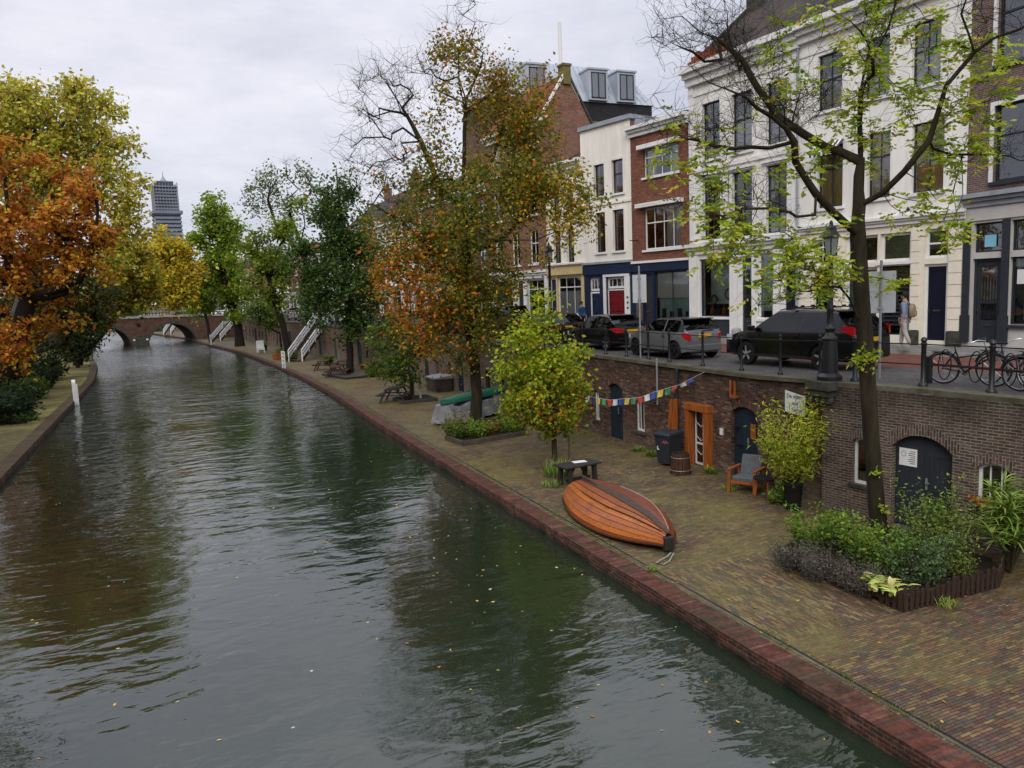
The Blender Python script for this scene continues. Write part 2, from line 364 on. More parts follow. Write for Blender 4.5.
P('concrete_moss', (.12, .11, .082), .9, .4, 1.6, bump=.4, col2=(.05, .050, .022))
P('stone_dark', (.075, .068, .058), .9, .45, 4., bump=.5, col2=(.03, .03, .02))
P('stone_pale', (.32, .31, .28), .85, .3, 3.)
P('soil', (.025, .018, .012), 1., .4, 5., bump=.8)
P('steel_grey', (.33, .34, .35), .45, .2, 3., metal=.5)
P('sign_back', (.46, .48, .49), .5, .12, 3., metal=.2)
P('sign_white', (.72, .72, .70), .5, .08, 3.)
P('ink', (.02, .02, .022), .6, .1)
P('wood_orange', (.38, .11, .018), .5, .5, 2.5, stretch=(8, 8, .5), col2=(.17, .045, .012), spec=.4)
P('wood_brown', (.075, .034, .019), .75, .5, 3., stretch=(8, 8, .6))
P('wood_dark', (.024, .019, .017), .55, .5, 3., spec=.5, bump=.3)
P('wood_grey', (.085, .068, .052), .8, .45, 3., bump=.4)
P('fence_wood', (.048, .028, .019), .8, .5, 4., stretch=(5, 5, .6))
P('plastic_dark', (.028, .033, .042), .45, .2, 5.)
P('plastic_black', (.012, .012, .012), .5, .2, 5.)
P('cushion_grey', (.12, .125, .135), .9, .25, 6.)
P('tarp_grey', (.26, .26, .275), .6, .35, 2.5)
P('canoe_green', (.025, .16, .10), .35, .2, 2., coat=.2)
P('white_rail', (.72, .72, .71), .5, .12, 3.)
P('carpaint_black', (.004, .004, .005), .25, .1, 2., coat=.45)
P('carpaint_grey', (.15, .155, .16), .3, .1, 2., metal=.3, coat=.4)
P('carpaint_silver', (.33, .34, .36), .28, .1, 2., metal=.5, coat=.6)
P('carpaint_white', (.68, .69, .69), .25, .05, 2., coat=.6)
P('carpaint_blue', (.02, .035, .09), .22, .1, 2., coat=.6)
P('tyre', (.012, .012, .012), .8, .3, 8.)
P('alloy', (.5, .5, .52), .35, .1, 4., metal=.7)
P('lamp_red', (.40, .008, .012), .2, .1, 6., coat=.6)
P('lamp_clear', (.6, .62, .65), .15, .1, 6., coat=.6)
P('plate_yellow', (.62, .36, .02), .5, .1, 6.)
P('skin', (.42, .24, .17), .6, .1)
P('cloth_denim', (.19, .25, .32), .9, .2, 4.)
P('cloth_beige', (.42, .40, .36), .9, .2, 4.)
P('cloth_blue', (.03, .11, .22), .9, .2, 4.)
P('cloth_dark', (.02, .02, .025), .9, .2, 4.)
P('canvas_tan', (.27, .21, .13), .9, .25, 4.)
P('hair_dark', (.016, .011, .008), .7, .2, 8.)
P('shoe', (.25, .24, .22), .8, .2)
P('flower_orange', (.50, .12, .01), .7, .4, 6.)
P('paper_blue', (.22, .50, .62), .7, .1, 3.)
P('scaffold', (.20, .22, .27), .7, .3, .05, col2=(.14, .155, .19))
P('scaffold_dark', (.07, .075, .095), .8, .3, .05)
P('terrain_ground', (.09, .085, .075), .95, .3, .05)
P('lamp_glass', (.30, .32, .31), .2, .1, 3.)
P('chrome', (.6, .6, .6), .2, .1, 3., metal=1.)
for n_, c_ in (('red', (.5, .07, .04)), ('white', (.7, .7, .72)), ('blue', (.05, .09, .34)), ('yellow', (.68, .55, .12)), ('green', (.08, .30, .14))): P('flag_'+n_, c_, .85, .15, 6.)
leafmat('leaf', .45); leafmat('leaf_stiff', .18, .45)
glassmat('glass', (.84, .87, .87), .35); glassmat('shop_glass', (.92, .96, .95), .12); glassmat('car_glass', (.36, .42, .40), .12, (.42, .45, .48))
def hull_mat():
    m, nt, b, out = new_mat('varnished_planks')
    at_ = N(nt, 'ShaderNodeAttribute'); at_.attribute_name = 'Col'
    tc = N(nt, 'ShaderNodeTexCoord'); mp = N(nt, 'ShaderNodeMapping'); mp.inputs['Scale'].default_value = (14, 1.2, 14); L(nt, tc.outputs['Object'], mp.inputs['Vector'])
    nz = N(nt, 'ShaderNodeTexNoise', Scale=1.6, Detail=8., Roughness=.7); L(nt, mp.outputs[0], nz.inputs['Vector'])
    n2 = N(nt, 'ShaderNodeTexNoise', Scale=2.2, Detail=8., Roughness=.75); L(nt, tc.outputs['Object'], n2.inputs['Vector'])
    r = N(nt, 'ShaderNodeMapRange'); r.inputs['From Min'].default_value = .3; r.inputs['From Max'].default_value = .7; r.inputs['To Min'].default_value = .55; r.inputs['To Max'].default_value = 1.2; L(nt, nz.outputs['Fac'], r.inputs['Value'])
    v = N(nt, 'ShaderNodeVectorMath'); v.operation = 'SCALE'; L(nt, at_.outputs['Color'], v.inputs[0]); L(nt, r.outputs[0], v.inputs['Scale'])
    r2 = N(nt, 'ShaderNodeMapRange'); r2.inputs['From Min'].default_value = .54; r2.inputs['From Max'].default_value = .70; r2.inputs['To Max'].default_value = .8; L(nt, n2.outputs['Fac'], r2.inputs['Value'])
    x = N(nt, 'ShaderNodeMix'); x.data_type = 'RGBA'; L(nt, r2.outputs[0], x.inputs['Factor']); L(nt, v.outputs[0], x.inputs['A']); x.inputs['B'].default_value = (.07, .03, .016, 1)
    L(nt, x.outputs['Result'], b.inputs['Base Color']); b.inputs['Roughness'].default_value = .42
    bp = N(nt, 'ShaderNodeBump', Strength=.25, Distance=.01); L(nt, nz.outputs['Fac'], bp.inputs['Height']); L(nt, bp.outputs[0], b.inputs['Normal'])
    MATS['varnished_planks'] = m
hull_mat()
def water_mat():
    m, nt, b, out = new_mat('canal_water')
    b.inputs['Base Color'].default_value = (.013, .022, .012, 1); b.inputs['Roughness'].default_value = .02; b.inputs['IOR'].default_value = 1.62
    b.inputs['Specular IOR Level'].default_value = .62
    geo = N(nt, 'ShaderNodeNewGeometry')
    def lay(sx, sy, scale, det, rot=0.):
        mp = N(nt, 'ShaderNodeMapping'); mp.inputs['Scale'].default_value = (sx, sy, 1); mp.inputs['Rotation'].default_value = (0, 0, rot); L(nt, geo.outputs['Position'], mp.inputs['Vector'])
        n = N(nt, 'ShaderNodeTexNoise', Scale=scale, Detail=det, Roughness=.55, Distortion=.4); L(nt, mp.outputs[0], n.inputs['Vector']); return n.outputs['Fac']
    a = lay(.55, 1., 1.0, 2., .25); c = lay(.6, 1.3, 3.1, 2., -.3); f = lay(1, 1, 9., 2.)
    sp = N(nt, 'ShaderNodeSeparateXYZ'); L(nt, geo.outputs['Position'], sp.inputs[0])   # wind ruffles the open reach before the far bridge
    rr = N(nt, 'ShaderNodeMapRange'); rr.inputs['From Min'].default_value = 20; rr.inputs['From Max'].default_value = 85; rr.inputs['To Min'].default_value = .02; rr.inputs['To Max'].default_value = .15; L(nt, sp.outputs['Y'], rr.inputs['Value']); L(nt, rr.outputs[0], b.inputs['Roughness'])
    patch = lay(1, .35, .16, 2.)
    pr = N(nt, 'ShaderNodeMapRange'); pr.inputs['From Min'].default_value = .38; pr.inputs['From Max'].default_value = .62; pr.inputs['To Min'].default_value = .35; pr.inputs['To Max'].default_value = 1.; L(nt, patch, pr.inputs['Value'])
    def madd(x, k, y):
        q = N(nt, 'ShaderNodeMath'); q.operation = 'MULTIPLY_ADD'; L(nt, x, q.inputs[0]); q.inputs[1].default_value = k
        if y is not None: L(nt, y, q.inputs[2])
        else: q.inputs[2].default_value = 0
        return q.outputs[0]
    h = madd(f, .022, madd(c, .18, madd(a, .80, None)))
    fy = N(nt, 'ShaderNodeMapRange'); fy.inputs['From Min'].default_value = 15; fy.inputs['From Max'].default_value = 75; fy.inputs['To Min'].default_value = .75; fy.inputs['To Max'].default_value = 3.0; L(nt, sp.outputs['Y'], fy.inputs['Value'])
    hp = N(nt, 'ShaderNodeMath'); hp.operation = 'MULTIPLY'; L(nt, h, hp.inputs[0]); L(nt, pr.outputs[0], hp.inputs[1])
    hm = N(nt, 'ShaderNodeMath'); hm.operation = 'MULTIPLY'; L(nt, hp.outputs[0], hm.inputs[0]); L(nt, fy.outputs[0], hm.inputs[1])
    bp = N(nt, 'ShaderNodeBump', Strength=1., Distance=.11); L(nt, hm.outputs[0], bp.inputs['Height']); L(nt, bp.outputs[0], b.inputs['Normal'])
    MATS['canal_water'] = m
water_mat()
M = MATS
# ------------------------------------------------------------------ lie of the land (plan curves: Y -> X)
QUAY = [(-8, 7.75), (35, 7.8), (46, 8.0), (60, 7.8), (70, 7.3), (91, 5.9), (117, 2.6), (131, 1.5), (150, -1.8), (175, -7), (200, -14), (250, -32)]
WALL = [(-8, 16.4), (6, 15.6), (9.5, 15.15), (11.9, 15.0), (14.4, 14.45), (14.41, 14.72), (17, 14.65), (20, 14.65), (25, 14.7), (30, 14.6), (40, 14.5), (50, 14.2), (60, 13.6), (70, 12.9), (91, 11.6), (117, 8.6), (131, 7.6), (150, 4.4), (175, -.5), (200, -7.5), (250, -25)]
FACE = [(-8, 23.7), (17.97, 24.2), (31.15, 22.76), (35.15, 22.05), (38.9, 21.16), (42.4, 20.6), (50, 19.9), (60, 19.4), (70, 19.0), (85, 18.2), (100, 16.9), (118, 14.7), (136, 12.3), (160, 8.5), (190, 2), (250, -16)]
LQ = [(-8, -6.1), (31, -6.2), (48, -6.45), (68, -6.7), (86, -8.0), (110, -11.0), (132, -13.6), (150, -17), (175, -23), (200, -30), (250, -48)]
LW = [(y, x-6.2) for y, x in LQ]
WZ, SZ0, WATER = .6, 3.7, .32
def qx(y): return interp(QUAY, y)
def wx(y): return interp(WALL, y)
def fx(y): return interp(FACE, y)
def sz(y): return 3.8 if y < 14 else (3.8-.1*(y-14)/3 if y < 17 else 3.7)
YS = sorted(set([y*1.0 for y in range(-8, 60, 2)]+[y*1.0 for y in range(60, 251, 5)]+[y for y, _ in WALL]+[y for y, _ in FACE]))
def strip(name, f0, f1, z, mat, ys=YS, zf=None, step=None, uv=None):
    mb = MB()
    for y0, y1 in zip(ys, ys[1:]):
        za = z if zf is None else zf(y0)+z; zb_ = z if zf is None else zf(y1)+z
        mb.poly([(f0(y0), y0, za), (f1(y0), y0, za), (f1(y1), y1, zb_), (f0(y1), y1, zb_)])
    o = mb.build(name, M[mat], uv=uv); return struct(o)
def rangey(a, b): return [a]+[y for y in YS if a < y < b]+[b]
# water
mb = MB(); mb.poly([(-70, -40, WATER), (30, -40, WATER), (30, 300, WATER), (-70, 300, WATER)]); struct(mb.build('water', M['canal_water']))
# canal bed and far land
mb = MB(); mb.poly([(-70, -40, -1.5), (40, -40, -1.5), (40, 300, -1.5), (-70, 300, -1.5)]); struct(mb.build('canal_bed_ground', M['soil']))
mb = MB()
R_ = 2600
ysl = [-R_]+[y for y in YS]
for y0, y1 in zip(YS, YS[1:]):
    mb.poly([(fx(y0)-.05, y0, 3.55), (R_, y0, 3.55), (R_, y1, 3.55), (fx(y1)-.05, y1, 3.55)])
    mb.poly([(-R_, y0, 3.4), (interp(LW, y0), y0, 3.4), (interp(LW, y1), y1, 3.4), (-R_, y1, 3.4)])
mb.poly([(-R_, 250, 3.5), (R_, 250, 3.5), (R_, R_*1.5, 3.5), (-R_, R_*1.5, 3.5)])
mb.poly([(-R_, -R_, 3.4), (-12, -R_, 3.4), (-12, -8, 3.4), (-R_, -8, 3.4)])
mb.poly([(15, -R_, 3.55), (R_, -R_, 3.55), (R_, -8, 3.55), (15, -8, 3.55)])
mb.poly([(-80, 250, -1.5), (40, 250, -1.5), (40, 250, 3.5), (-80, 250, 3.5)])
struct(mb.build('terrain', M['terrain_ground']))
# wharf, right bank
strip('wharf_pavement', lambda y: qx(y)+.47, wx, WZ-.012, 'wharf_pavement_red', rangey(-8, 9.15))
strip('wharf_pavement', lambda y: qx(y)+.47, lambda y: min(wx(y), 11.4), WZ-.012, 'wharf_pavement_lengthwise', rangey(9.15, 12.6))
strip('wharf_pavement', lambda y: 11.4, wx, WZ-.012, 'wharf_pavement_red', rangey(9.15, 12.6))
strip('wharf_pavement', lambda y: qx(y)+.47, wx, WZ-.012, 'wharf_pavement_brick', rangey(12.6, 250))
def kerb_line(name, f, w_, z, mat, ys):
    return strip(name, f, lambda y: f(y)+w_, z, mat, ys)
kerb_line('gutter_channel', lambda y: qx(y)+.53, .055, WZ-.007, 'concrete_moss', rangey(-8, 60))
kerb_line('gutter_channel', lambda y: qx(y)+.60, .04, WZ-.007, 'paint_black', rangey(-8, 60))
# quay edge: weathered coping with a slightly uneven outer edge
r2 = random.Random(3)
mb = MB(); mf = MB()
ys = [-8+i*.5 for i in range(0, 120)]+[52+i*2.0 for i in range(0, 100)]
pr = []
for y in ys:
    j = r2.uniform(-.012, .012); k = r2.uniform(-.008, .006)
    pr.append((qx(y)+j, y, WZ+k))
acc = 0
for i in range(len(pr)-1):
    (xa, ya, za), (xb, yb, zb_) = pr[i], pr[i+1]
    mb.poly([(xa, ya, za), (xa+.46, ya, WZ-.002), (xb+.46, yb, WZ-.002), (xb, yb, zb_)], 0)
    mf.poly([(xa, ya, za), (xb, yb, zb_), (xb-.005, yb, -.6), (xa-.005, ya, -.6)], 0)
    mb.poly([(xa+.46, ya, WZ-.002), (xa+.46, ya, WZ-.3), (xb+.46, yb, WZ-.3), (xb+.46, yb, WZ-.002)], 0)
q = mb.build('quay_coping_kerb', M['quay_brick'], uv=lambda c, n: (c[1], c[0]-qx(c[1])+.03)); struct(q)
q = mf.build('quay_wall_kerb', M['quay_face_brick']); struct(q)
# street
strip('street', lambda y: wx(y)+.3, lambda y: lerp(wx(y), fx(y), .40), 0., 'street_paving', rangey(-8, 250), zf=sz)
strip('road_lane', lambda y: lerp(wx(y), fx(y), .40), lambda y: fx(y)-2.1, -.0, 'red_lane_brick', rangey(-8, 250), zf=sz)
strip('sidewalk', lambda y: fx(y)-2.0, lambda y: fx(y)+.1, .12, 'pavement_slab', rangey(-8, 250), zf=sz)
mb = MB()
for y0, y1 in zip(YS, YS[1:]):
    a0, a1 = fx(y0)-2.12, fx(y1)-2.12
    mb.poly([(a0, y0, sz(y0)-.1), (a0, y0, sz(y0)+.124), (a1, y1, sz(y1)+.124), (a1, y1, sz(y1)-.1)])
    mb.poly([(a0, y0, sz(y0)+.124), (a0+.14, y0, sz(y0)+.124), (a1+.14, y1, sz(y1)+.124), (a1, y1, sz(y1)+.124)])
struct(mb.build('street_kerb', M['stone_pale']))
# left bank
strip('left_wharf_pavement', lambda y: interp(LW, y), lambda y: interp(LQ, y)-.55, WZ-.012, 'left_pavement', rangey(-8, 250))
mb = MB(); mf = MB()
for y0, y1 in zip(YS, YS[1:]):
    a0, a1 = interp(LQ, y0), interp(LQ, y1)
    mb.poly([(a0-.57, y0, WZ), (a0, y0, WZ), (a1, y1, WZ), (a1-.57, y1, WZ)])
    mf.poly([(a0, y0, WZ), (a0, y0, -.6), (a1, y1, -.6), (a1, y1, WZ)])
P('quay_brown', (.085, .055, .03), .8, .45, 1.2, bump=.3, col2=(.045, .04, .02))
struct(mb.build('left_quay_kerb', M['quay_brown'])); struct(mf.build('left_quay_wall', M['quay_face_brick']))
# ------------------------------------------------------------------ walls with openings
def arc_pts(a, b, d, r, n=10):
    if r <= 0: return [(a, d), (b, d)]
    c = (a+b)/2; h = (b-a)/2; R = (h*h+r*r)/(2*r); th = math.asin(min(1, h/R)); zc = d-R
    if r >= h: R, zc, th = h, d-h, PI/2
    return [(c+R*math.sin(lerp(-th, th, i/n)), zc+R*math.cos(lerp(-th, th, i/n))) for i in range(n+1)]
def facade(mb, T, u0, u1, z0, z1, ops, reveal=.15, mi=0, mi_in=None, deep=None, mat_z=None):
    us = sorted(set([u0, u1]+[v for o in ops for v in o[:2]])); zs = sorted(set([z0, z1]+[v for o in ops for v in o[2:4]]+([mat_z[0]] if mat_z else [])))
    us = [u for u in us if u0 <= u <= u1]; zs = [z for z in zs if z0 <= z <= z1]
    for a, b in zip(us, us[1:]):
        for c, d in zip(zs, zs[1:]):
            um, zm = (a+b)/2, (c+d)/2
            if any(o[0] < um < o[1] and o[2] < zm < o[3] for o in ops): continue
            m_ = mat_z[1] if (mat_z and zm < mat_z[0]) else mi
            mb.poly([T(a, 0, c), T(a, 0, d), T(b, 0, d), T(b, 0, c)], m_)
    for o in ops:
        a, b, c, d = o[:4]; r = o[4] if len(o) > 4 else 0
        m_ = mat_z[1] if (mat_z and (c+d)/2 < mat_z[0]) else mi
        arc = arc_pts(a, b, d, r)
        if r > 0:
            for (xa, za), (xb, zb_) in zip(arc, arc[1:]):
                mb.poly([T(xa, 0, za), T(xa, 0, d), T(xb, 0, d), T(xb, 0, zb_)], m_)
        y = -reveal
        path = [(a, c)]+[(x, z) for x, z in arc]+[(b, c)]
        def rim(y0, y1, m2):
            for (xa, za), (xb, zb_) in zip(path, path[1:]):
                mb.poly([T(xa, y0, za), T(xa, y1, za), T(xb, y1, zb_), T(xb, y0, zb_)], m2)
            mb.poly([T(a, y0, c), T(b, y0, c), T(b, y1, c), T(a, y1, c)], m2)
        rim(0, y, m_)
        if deep:
            rim(y, -deep, mi_in); mb.poly([T(x, -deep, z) for x, z in path], mi_in)
def seg_frame(p, q):
    p, q = Vector((p[0], p[1])), Vector((q[0], q[1])); d = (q-p).normalized(); n = Vector((-d.y, d.x))
    return (lambda u, y, z: (p.x+d.x*u+n.x*y, p.y+d.y*u+n.y*y, z)), (q-p).length
def panel(mb, T, outline, y0, y1, mi=0):
    """outline in (u,z), solid between depths y0 (front) and y1 (back)"""
    n = len(outline); o = len(mb.v)
    mb.v += [T(u, y0, z) for u, z in outline]+[T(u, y1, z) for u, z in outline]
    A = sum(outline[i][0]*outline[(i+1) % n][1]-outline[(i+1) % n][0]*outline[i][1] for i in range(n))
    fr = list(range(n)) if A < 0 else list(reversed(range(n)))
    mb.f.append(tuple(o+i for i in fr)); mb.m.append(mi)
    mb.f.append(tuple(o+n+i for i in reversed(fr))); mb.m.append(mi)
    for i in range(n):
        j = (i+1) % n; mb.f.append((o+i, o+n+i, o+n+j, o+j)); mb.m.append(mi)
def tbox(mb, T, u0, u1, y0, y1, z0, z1, mi=0):
    p = [T(u0, y0, z0), T(u1, y0, z0), T(u1, y1, z0), T(u0, y1, z0), T(u0, y0, z1), T(u1, y0, z1), T(u1, y1, z1), T(u0, y1, z1)]
    mb.add(p, [(0, 3, 2, 1), (4, 5, 6, 7), (0, 1, 5, 4), (1, 2, 6, 5), (2, 3, 7, 6), (3, 0, 4, 7)], mi)
def arch_door(T, parent, a, b, c, d, r, y, mat, leaves=2, handle=True, name='door', label=None, hz=1.05):
    mb = MB(); arc = arc_pts(a, b, d, r)
    panel(mb, T, [(a, c)]+arc+[(b, c)], y, y-.06)
    w_ = (b-a)/leaves
    for i in range(leaves):
        x0, x1 = a+i*w_, a+(i+1)*w_
        top = d-r-.02 if r else d-.06
        tbox(mb, T, x0+.03, x0+.10, y-.01, y+.014, c+.04, top); tbox(mb, T, x1-.10, x1-.03, y-.01, y+.014, c+.04, top)
        for zz in (c+.06, (c+top)/2, top-.12): tbox(mb, T, x0+.1, x1-.1, y-.01, y+.012, zz, zz+.1)
        nb = max(2, int((w_-.2)/.12))
        for k in range(1, nb): 
            u = x0+.1+(w_-.2)*k/nb; tbox(mb, T, u-.004, u+.004, y-.01, y+.005, c+.1, top)
    o = mb.build(name, M[mat], parent)
    if label: o['label'] = label
    if handle:
        mb = MB(); u = (a+b)/2-.06 if leaves == 2 else a+.12
        tbox(mb, T, u-.025, u+.025, y+.014, y+.03, c+hz-.1, c+hz+.16); tbox(mb, T, u-.09, u+.015, y+.05, y+.068, c+hz+.05, c+hz+.072); tbox(mb, T, u-.005, u+.015, y+.03, y+.05, c+hz+.05, c+hz+.072)
        mb.build('handle', M['steel_grey'], o)
    return o
def arch_trim(T, parent, a, b, d, r, mat, h=.24):
    mb = MB(); arc = arc_pts(a, b, d, r, 12); c = (a+b)/2
    out = []
    for i, (x, z) in enumerate(arc):
        # outward normal of the arc
        x0, z0 = arc[max(0, i-1)]; x1, z1 = arc[min(len(arc)-1, i+1)]
        l = math.hypot(x1-x0, z1-z0); nx, nz_ = -(z1-z0)/l, (x1-x0)/l; out.append((x+nx*h, z+nz_*h))
    for i in range(len(arc)-1):
        p = [arc[i], out[i], out[i+1], arc[i+1]]
        mb.poly([T(u, .006, z) for u, z in p])
        mb.poly([T(out[i][0], .006, out[i][1]), T(out[i][0], -.02, out[i][1]), T(out[i+1][0], -.02, out[i+1][1]), T(out[i+1][0], .006, out[i+1][1])])
    mb.build('brick_arch', M[mat], parent, uv=lambda cc, n: (cc[2]*.9, math.hypot(cc[0], cc[1])))
def wall_window(T, parent, a, b, c, d, r, y, mat='trim_white', bars=True, flower=False, label=None):
    mb = MB()
    tbox(mb, T, a, a+.06, y-.05, y, c, d-r); tbox(mb, T, b-.06, b, y-.05, y, c, d-r); tbox(mb, T, a+.06, b-.06, y-.05, y, c, c+.07)
    arc = arc_pts(a, b, d, r)
    for (x0, z0), (x1, z1) in zip(arc, arc[1:]):
        mb.beam(T(x0, y-.025, z0-.03), T(x1, y-.025, z1-.03), .05, .06)
    if bars:
        for k in range(1, 3):
            u = lerp(a, b, k/3); tbox(mb, T, u-.012, u+.012, y-.045, y-.01, c, d-.03)
    f = mb.build('window', M[mat], parent)
    if label: f['label'] = label
    mb = MB(); mb.poly([T(x, y-.035, z) for x, z in [(a, c)]+arc+[(b, c)]]); mb.build('pane', M['glass'], f)
    mb = MB(); tbox(mb, T, a-.08, b+.08, -.1, .05, c-.09, c-.003); mb.build('sill', M['stone_dark'], f)
    return f
def wall_build():
    W_ = thing('wharf_wall', 'long weathered brick wharf wall with arched cellar doors below the street', 'wall', (14.6, 20, WZ))
    inv = Vector((14.6, 20, WZ))
    def off(T): return lambda u, y, z: tuple(Vector(T(u, y, z))-inv)
    # near grey-brick stretch (runs from beside the old bridge to the lamp bracket)
    T0, L0 = seg_frame((16.4, -8), (15.6, 6)); T1, L1 = seg_frame((15.6, 6), (15.15, 9.5)); TB, LB = seg_frame((15.15, 9.5), (14.45, 14.4))
    T0, T1, TB = off(T0), off(T1), off(TB)
    mb = MB()
    facade(mb, T0, 0, L0, .4, 3.72, []); facade(mb, T1, 0, L1, .4, 3.72, [])
    # openings along TB: u from Y = 9.5
    wr = (.55, 1.22, 1.42, 2.42, .14); dr = (1.72, 3.10, WZ, 2.78, .32); wl = (3.66, 4.12, 1.38, 2.52, .10)
    facade(mb, TB, 0, LB, .4, 3.72, [wr, dr, wl], .2, 0, 1, .7)
    TE, LE = seg_frame((14.45, 14.4), (14.72, 14.41)); TE = off(TE); facade(mb, TE, 0, LE, .4, 3.72, [])
    mb.build('near_brickwork', [M['grey_wharf_brick'], M['interior_dark']], W_)
    arch_trim(TB, W_, *wr[:2], wr[3], wr[4], 'grey_wharf_brick', .2); arch_trim(TB, W_, dr[0], dr[1], dr[3], dr[4], 'grey_wharf_brick', .26); arch_trim(TB, W_, wl[0], wl[1], wl[3], wl[4], 'grey_wharf_brick', .2)
    wall_window(TB, W_, *wr[:4], wr[4], -.12); wall_window(TB, W_, *wl[:4], wl[4], -.12, bars=False)
    d = arch_door(TB, W_, *dr[:4], dr[4], -.16, 'paint_slate', label='dark arched double door with a white notice pinned on it')
    mb = MB(); tbox(mb, TB, 2.58, 3.0, -.145, -.135, 2.02, 2.42); n_ = mb.build('notice', M['sign_white'], d)
    mb = MB()
    for k in range(7): tbox(mb, TB, 2.62, 2.78 if k % 3 else 2.74, -.1349, -.1335, 2.08+k*.045, 2.095+k*.045)
    rr = [TB(2.89+.05*math.cos(t*PI/6), -.1335, 2.29+.06*math.sin(t*PI/6)) for t in range(12)]
    mb.tube(rr+[rr[0]], .004, 4); mb.build('print', M['paint_darkblue'], n_)
    # main red-brown stretch
    TA, LA = seg_frame((14.72, 14.41), (14.66, 30)); TA = off(TA)
    def U(y): return y-14.41
    d2 = (U(17.05), U(18.2), WZ, 2.72, .2); fr = (U(19.15), U(20.05), WZ, 2.4, .06); d1 = (U(24.3), U(25.35), WZ, 2.72, .2)
    w2 = (U(22.85), U(23.45), 1.15, 2.28, .08); w1 = (U(25.98), U(26.45), 1.12, 2.32, .08); d0 = (U(28.1), U(29.0), WZ, 2.6, .25)
    mb = MB(); facade(mb, TA, 0, LA, .4, 3.72, [d2, fr, d1, w2, w1, d0], .16, 0, 1, .7)
    mb.build('main_brickwork', [M['wharf_brick'], M['interior_dark']], W_)
    for o in (d2, d1, d0): arch_trim(TA, W_, o[0], o[1], o[3], o[4], 'wharf_brick', .22)
    o = arch_door(TA, W_, *d2[:4], d2[4], -.12, 'paint_petrol', label='petrol blue arched door with a bell and letter slot behind the bamboo')
    mb = MB(); tbox(mb, TA, d2[0]+.2, d2[0]+.42, -.106, -.1, 1.8, 2.25); mb.build('brass_plate', M['wood_orange'], o)
    mb = MB(); tbox(mb, TA, d2[1]-.4, d2[1]-.14, -.106, -.09, 1.5, 1.56); tbox(mb, TA, d2[1]-.22, d2[1]-.14, -.106, -.05, 1.98, 2.08); mb.build('letter_slot', M['plastic_black'], o)
    arch_door(TA, W_, *d1[:4], d1[4], -.12, 'paint_petrol', label='petrol blue arched door between two small barred windows')
    arch_door(TA, W_, *d0[:4], d0[4], -.12, 'paint_black', handle=False)
    wall_window(TA, W_, *w2[:4], w2[4], -.1); wall_window(TA, W_, *w1[:4], w1[4], -.1)
    # glazed door in the thick orange timber frame
    mb = MB(); a, b, t_ = U(19.05), U(20.2), .2
    tbox(mb, TA, a, a+t_, -.02, .22, WZ-.02, 2.36); tbox(mb, TA, b-t_, b, -.02, .22, WZ-.02, 2.36); tbox(mb, TA, a-.02, b+.02, -.02, .24, 2.362, 2.58)
    f = mb.build('timber_door_frame', M['wood_orange'], W_, bevel=.008); f['label'] = 'heavy orange timber frame round a glazed door'
    mb = MB(); a, b = fr[0]+.03, fr[1]-.03
    for u in (a, b-.05, (a+b)/2-.02): tbox(mb, TA, u, u+.05, -.11, -.06, WZ, 2.36)
    for z in (WZ, 1.25, 2.3): tbox(mb, TA, a+.05, b-.05, -.108, -.062, z, z+.06)
    for k in range(4):
        z = WZ+.35+k*.45; mb.tube([TA(a+.06, -.05, z), TA((a+b)/2-.1, -.05, z+.14), TA((a+b)/2+.1, -.05, z-.02), TA(b-.06, -.05, z+.12)], .011, 5)
    g = mb.build('glazed_door', M['trim_white'], W_)
    mb = MB(); mb.poly([TA(a, -.085, WZ), TA(a, -.085, 2.36), TA(b, -.085, 2.36), TA(b, -.085, WZ)]); mb.build('pane', M['glass'], g)
    mb = MB(); tbox(mb, TA, a+.1, b-.15, -.5, -.3, WZ, WZ+.5); tbox(mb, TA, a+.15, b-.25, -.45, -.35, WZ+.5, WZ+.8); mb.build('white_crate', M['trim_white'], g)
    mb = MB(); tbox(mb, TA, U(18.55), U(18.68), .0, .04, 1.75, 1.95); mb.build('meter_box', M['sign_white'], W_)
    # far stretch
    pts = [(14.66, 30), (14.5, 40), (14.2, 50), (13.6, 60), (12.9, 70), (11.6, 91), (8.6, 117), (7.6, 131), (4.4, 150), (-.5, 175), (-7.5, 200), (-25, 250)]
    mb = MB(); k_ = 0; doors = []
    for p, q in zip(pts, pts[1:]):
        Ts, Ls = seg_frame(p, q); Ts = off(Ts); ops = []
        if p[1] < 120:
            u = 1.2
            while u+1.6 < Ls:
                if k_ % 3 == 1: o = (u, u+1.15, WZ, 2.6, .3); doors.append((Ts, o, k_, p[1]+u))
                else: o = (u, u+.6, 1.2, 2.2, .12)
                ops.append(o); u += 2.3 if k_ % 2 else 1.9; k_ += 1
        facade(mb, Ts, 0, Ls, .4, 3.72, ops, .18, 0, 1, .6)
    mb.build('far_brickwork', [M['old_wharf_brick'], M['interior_dark']], W_)
    for Ts, o, k, yy in doors:
        arch_door(Ts, W_, *o[:4], o[4], -.14, 'paint_teal' if 60 < yy < 72 else ('paint_black', 'paint_petrol', 'wood_brown')[k % 3], handle=False)
    # coping
    mb = MB()
    cp = [(y, x) for y, x in WALL]
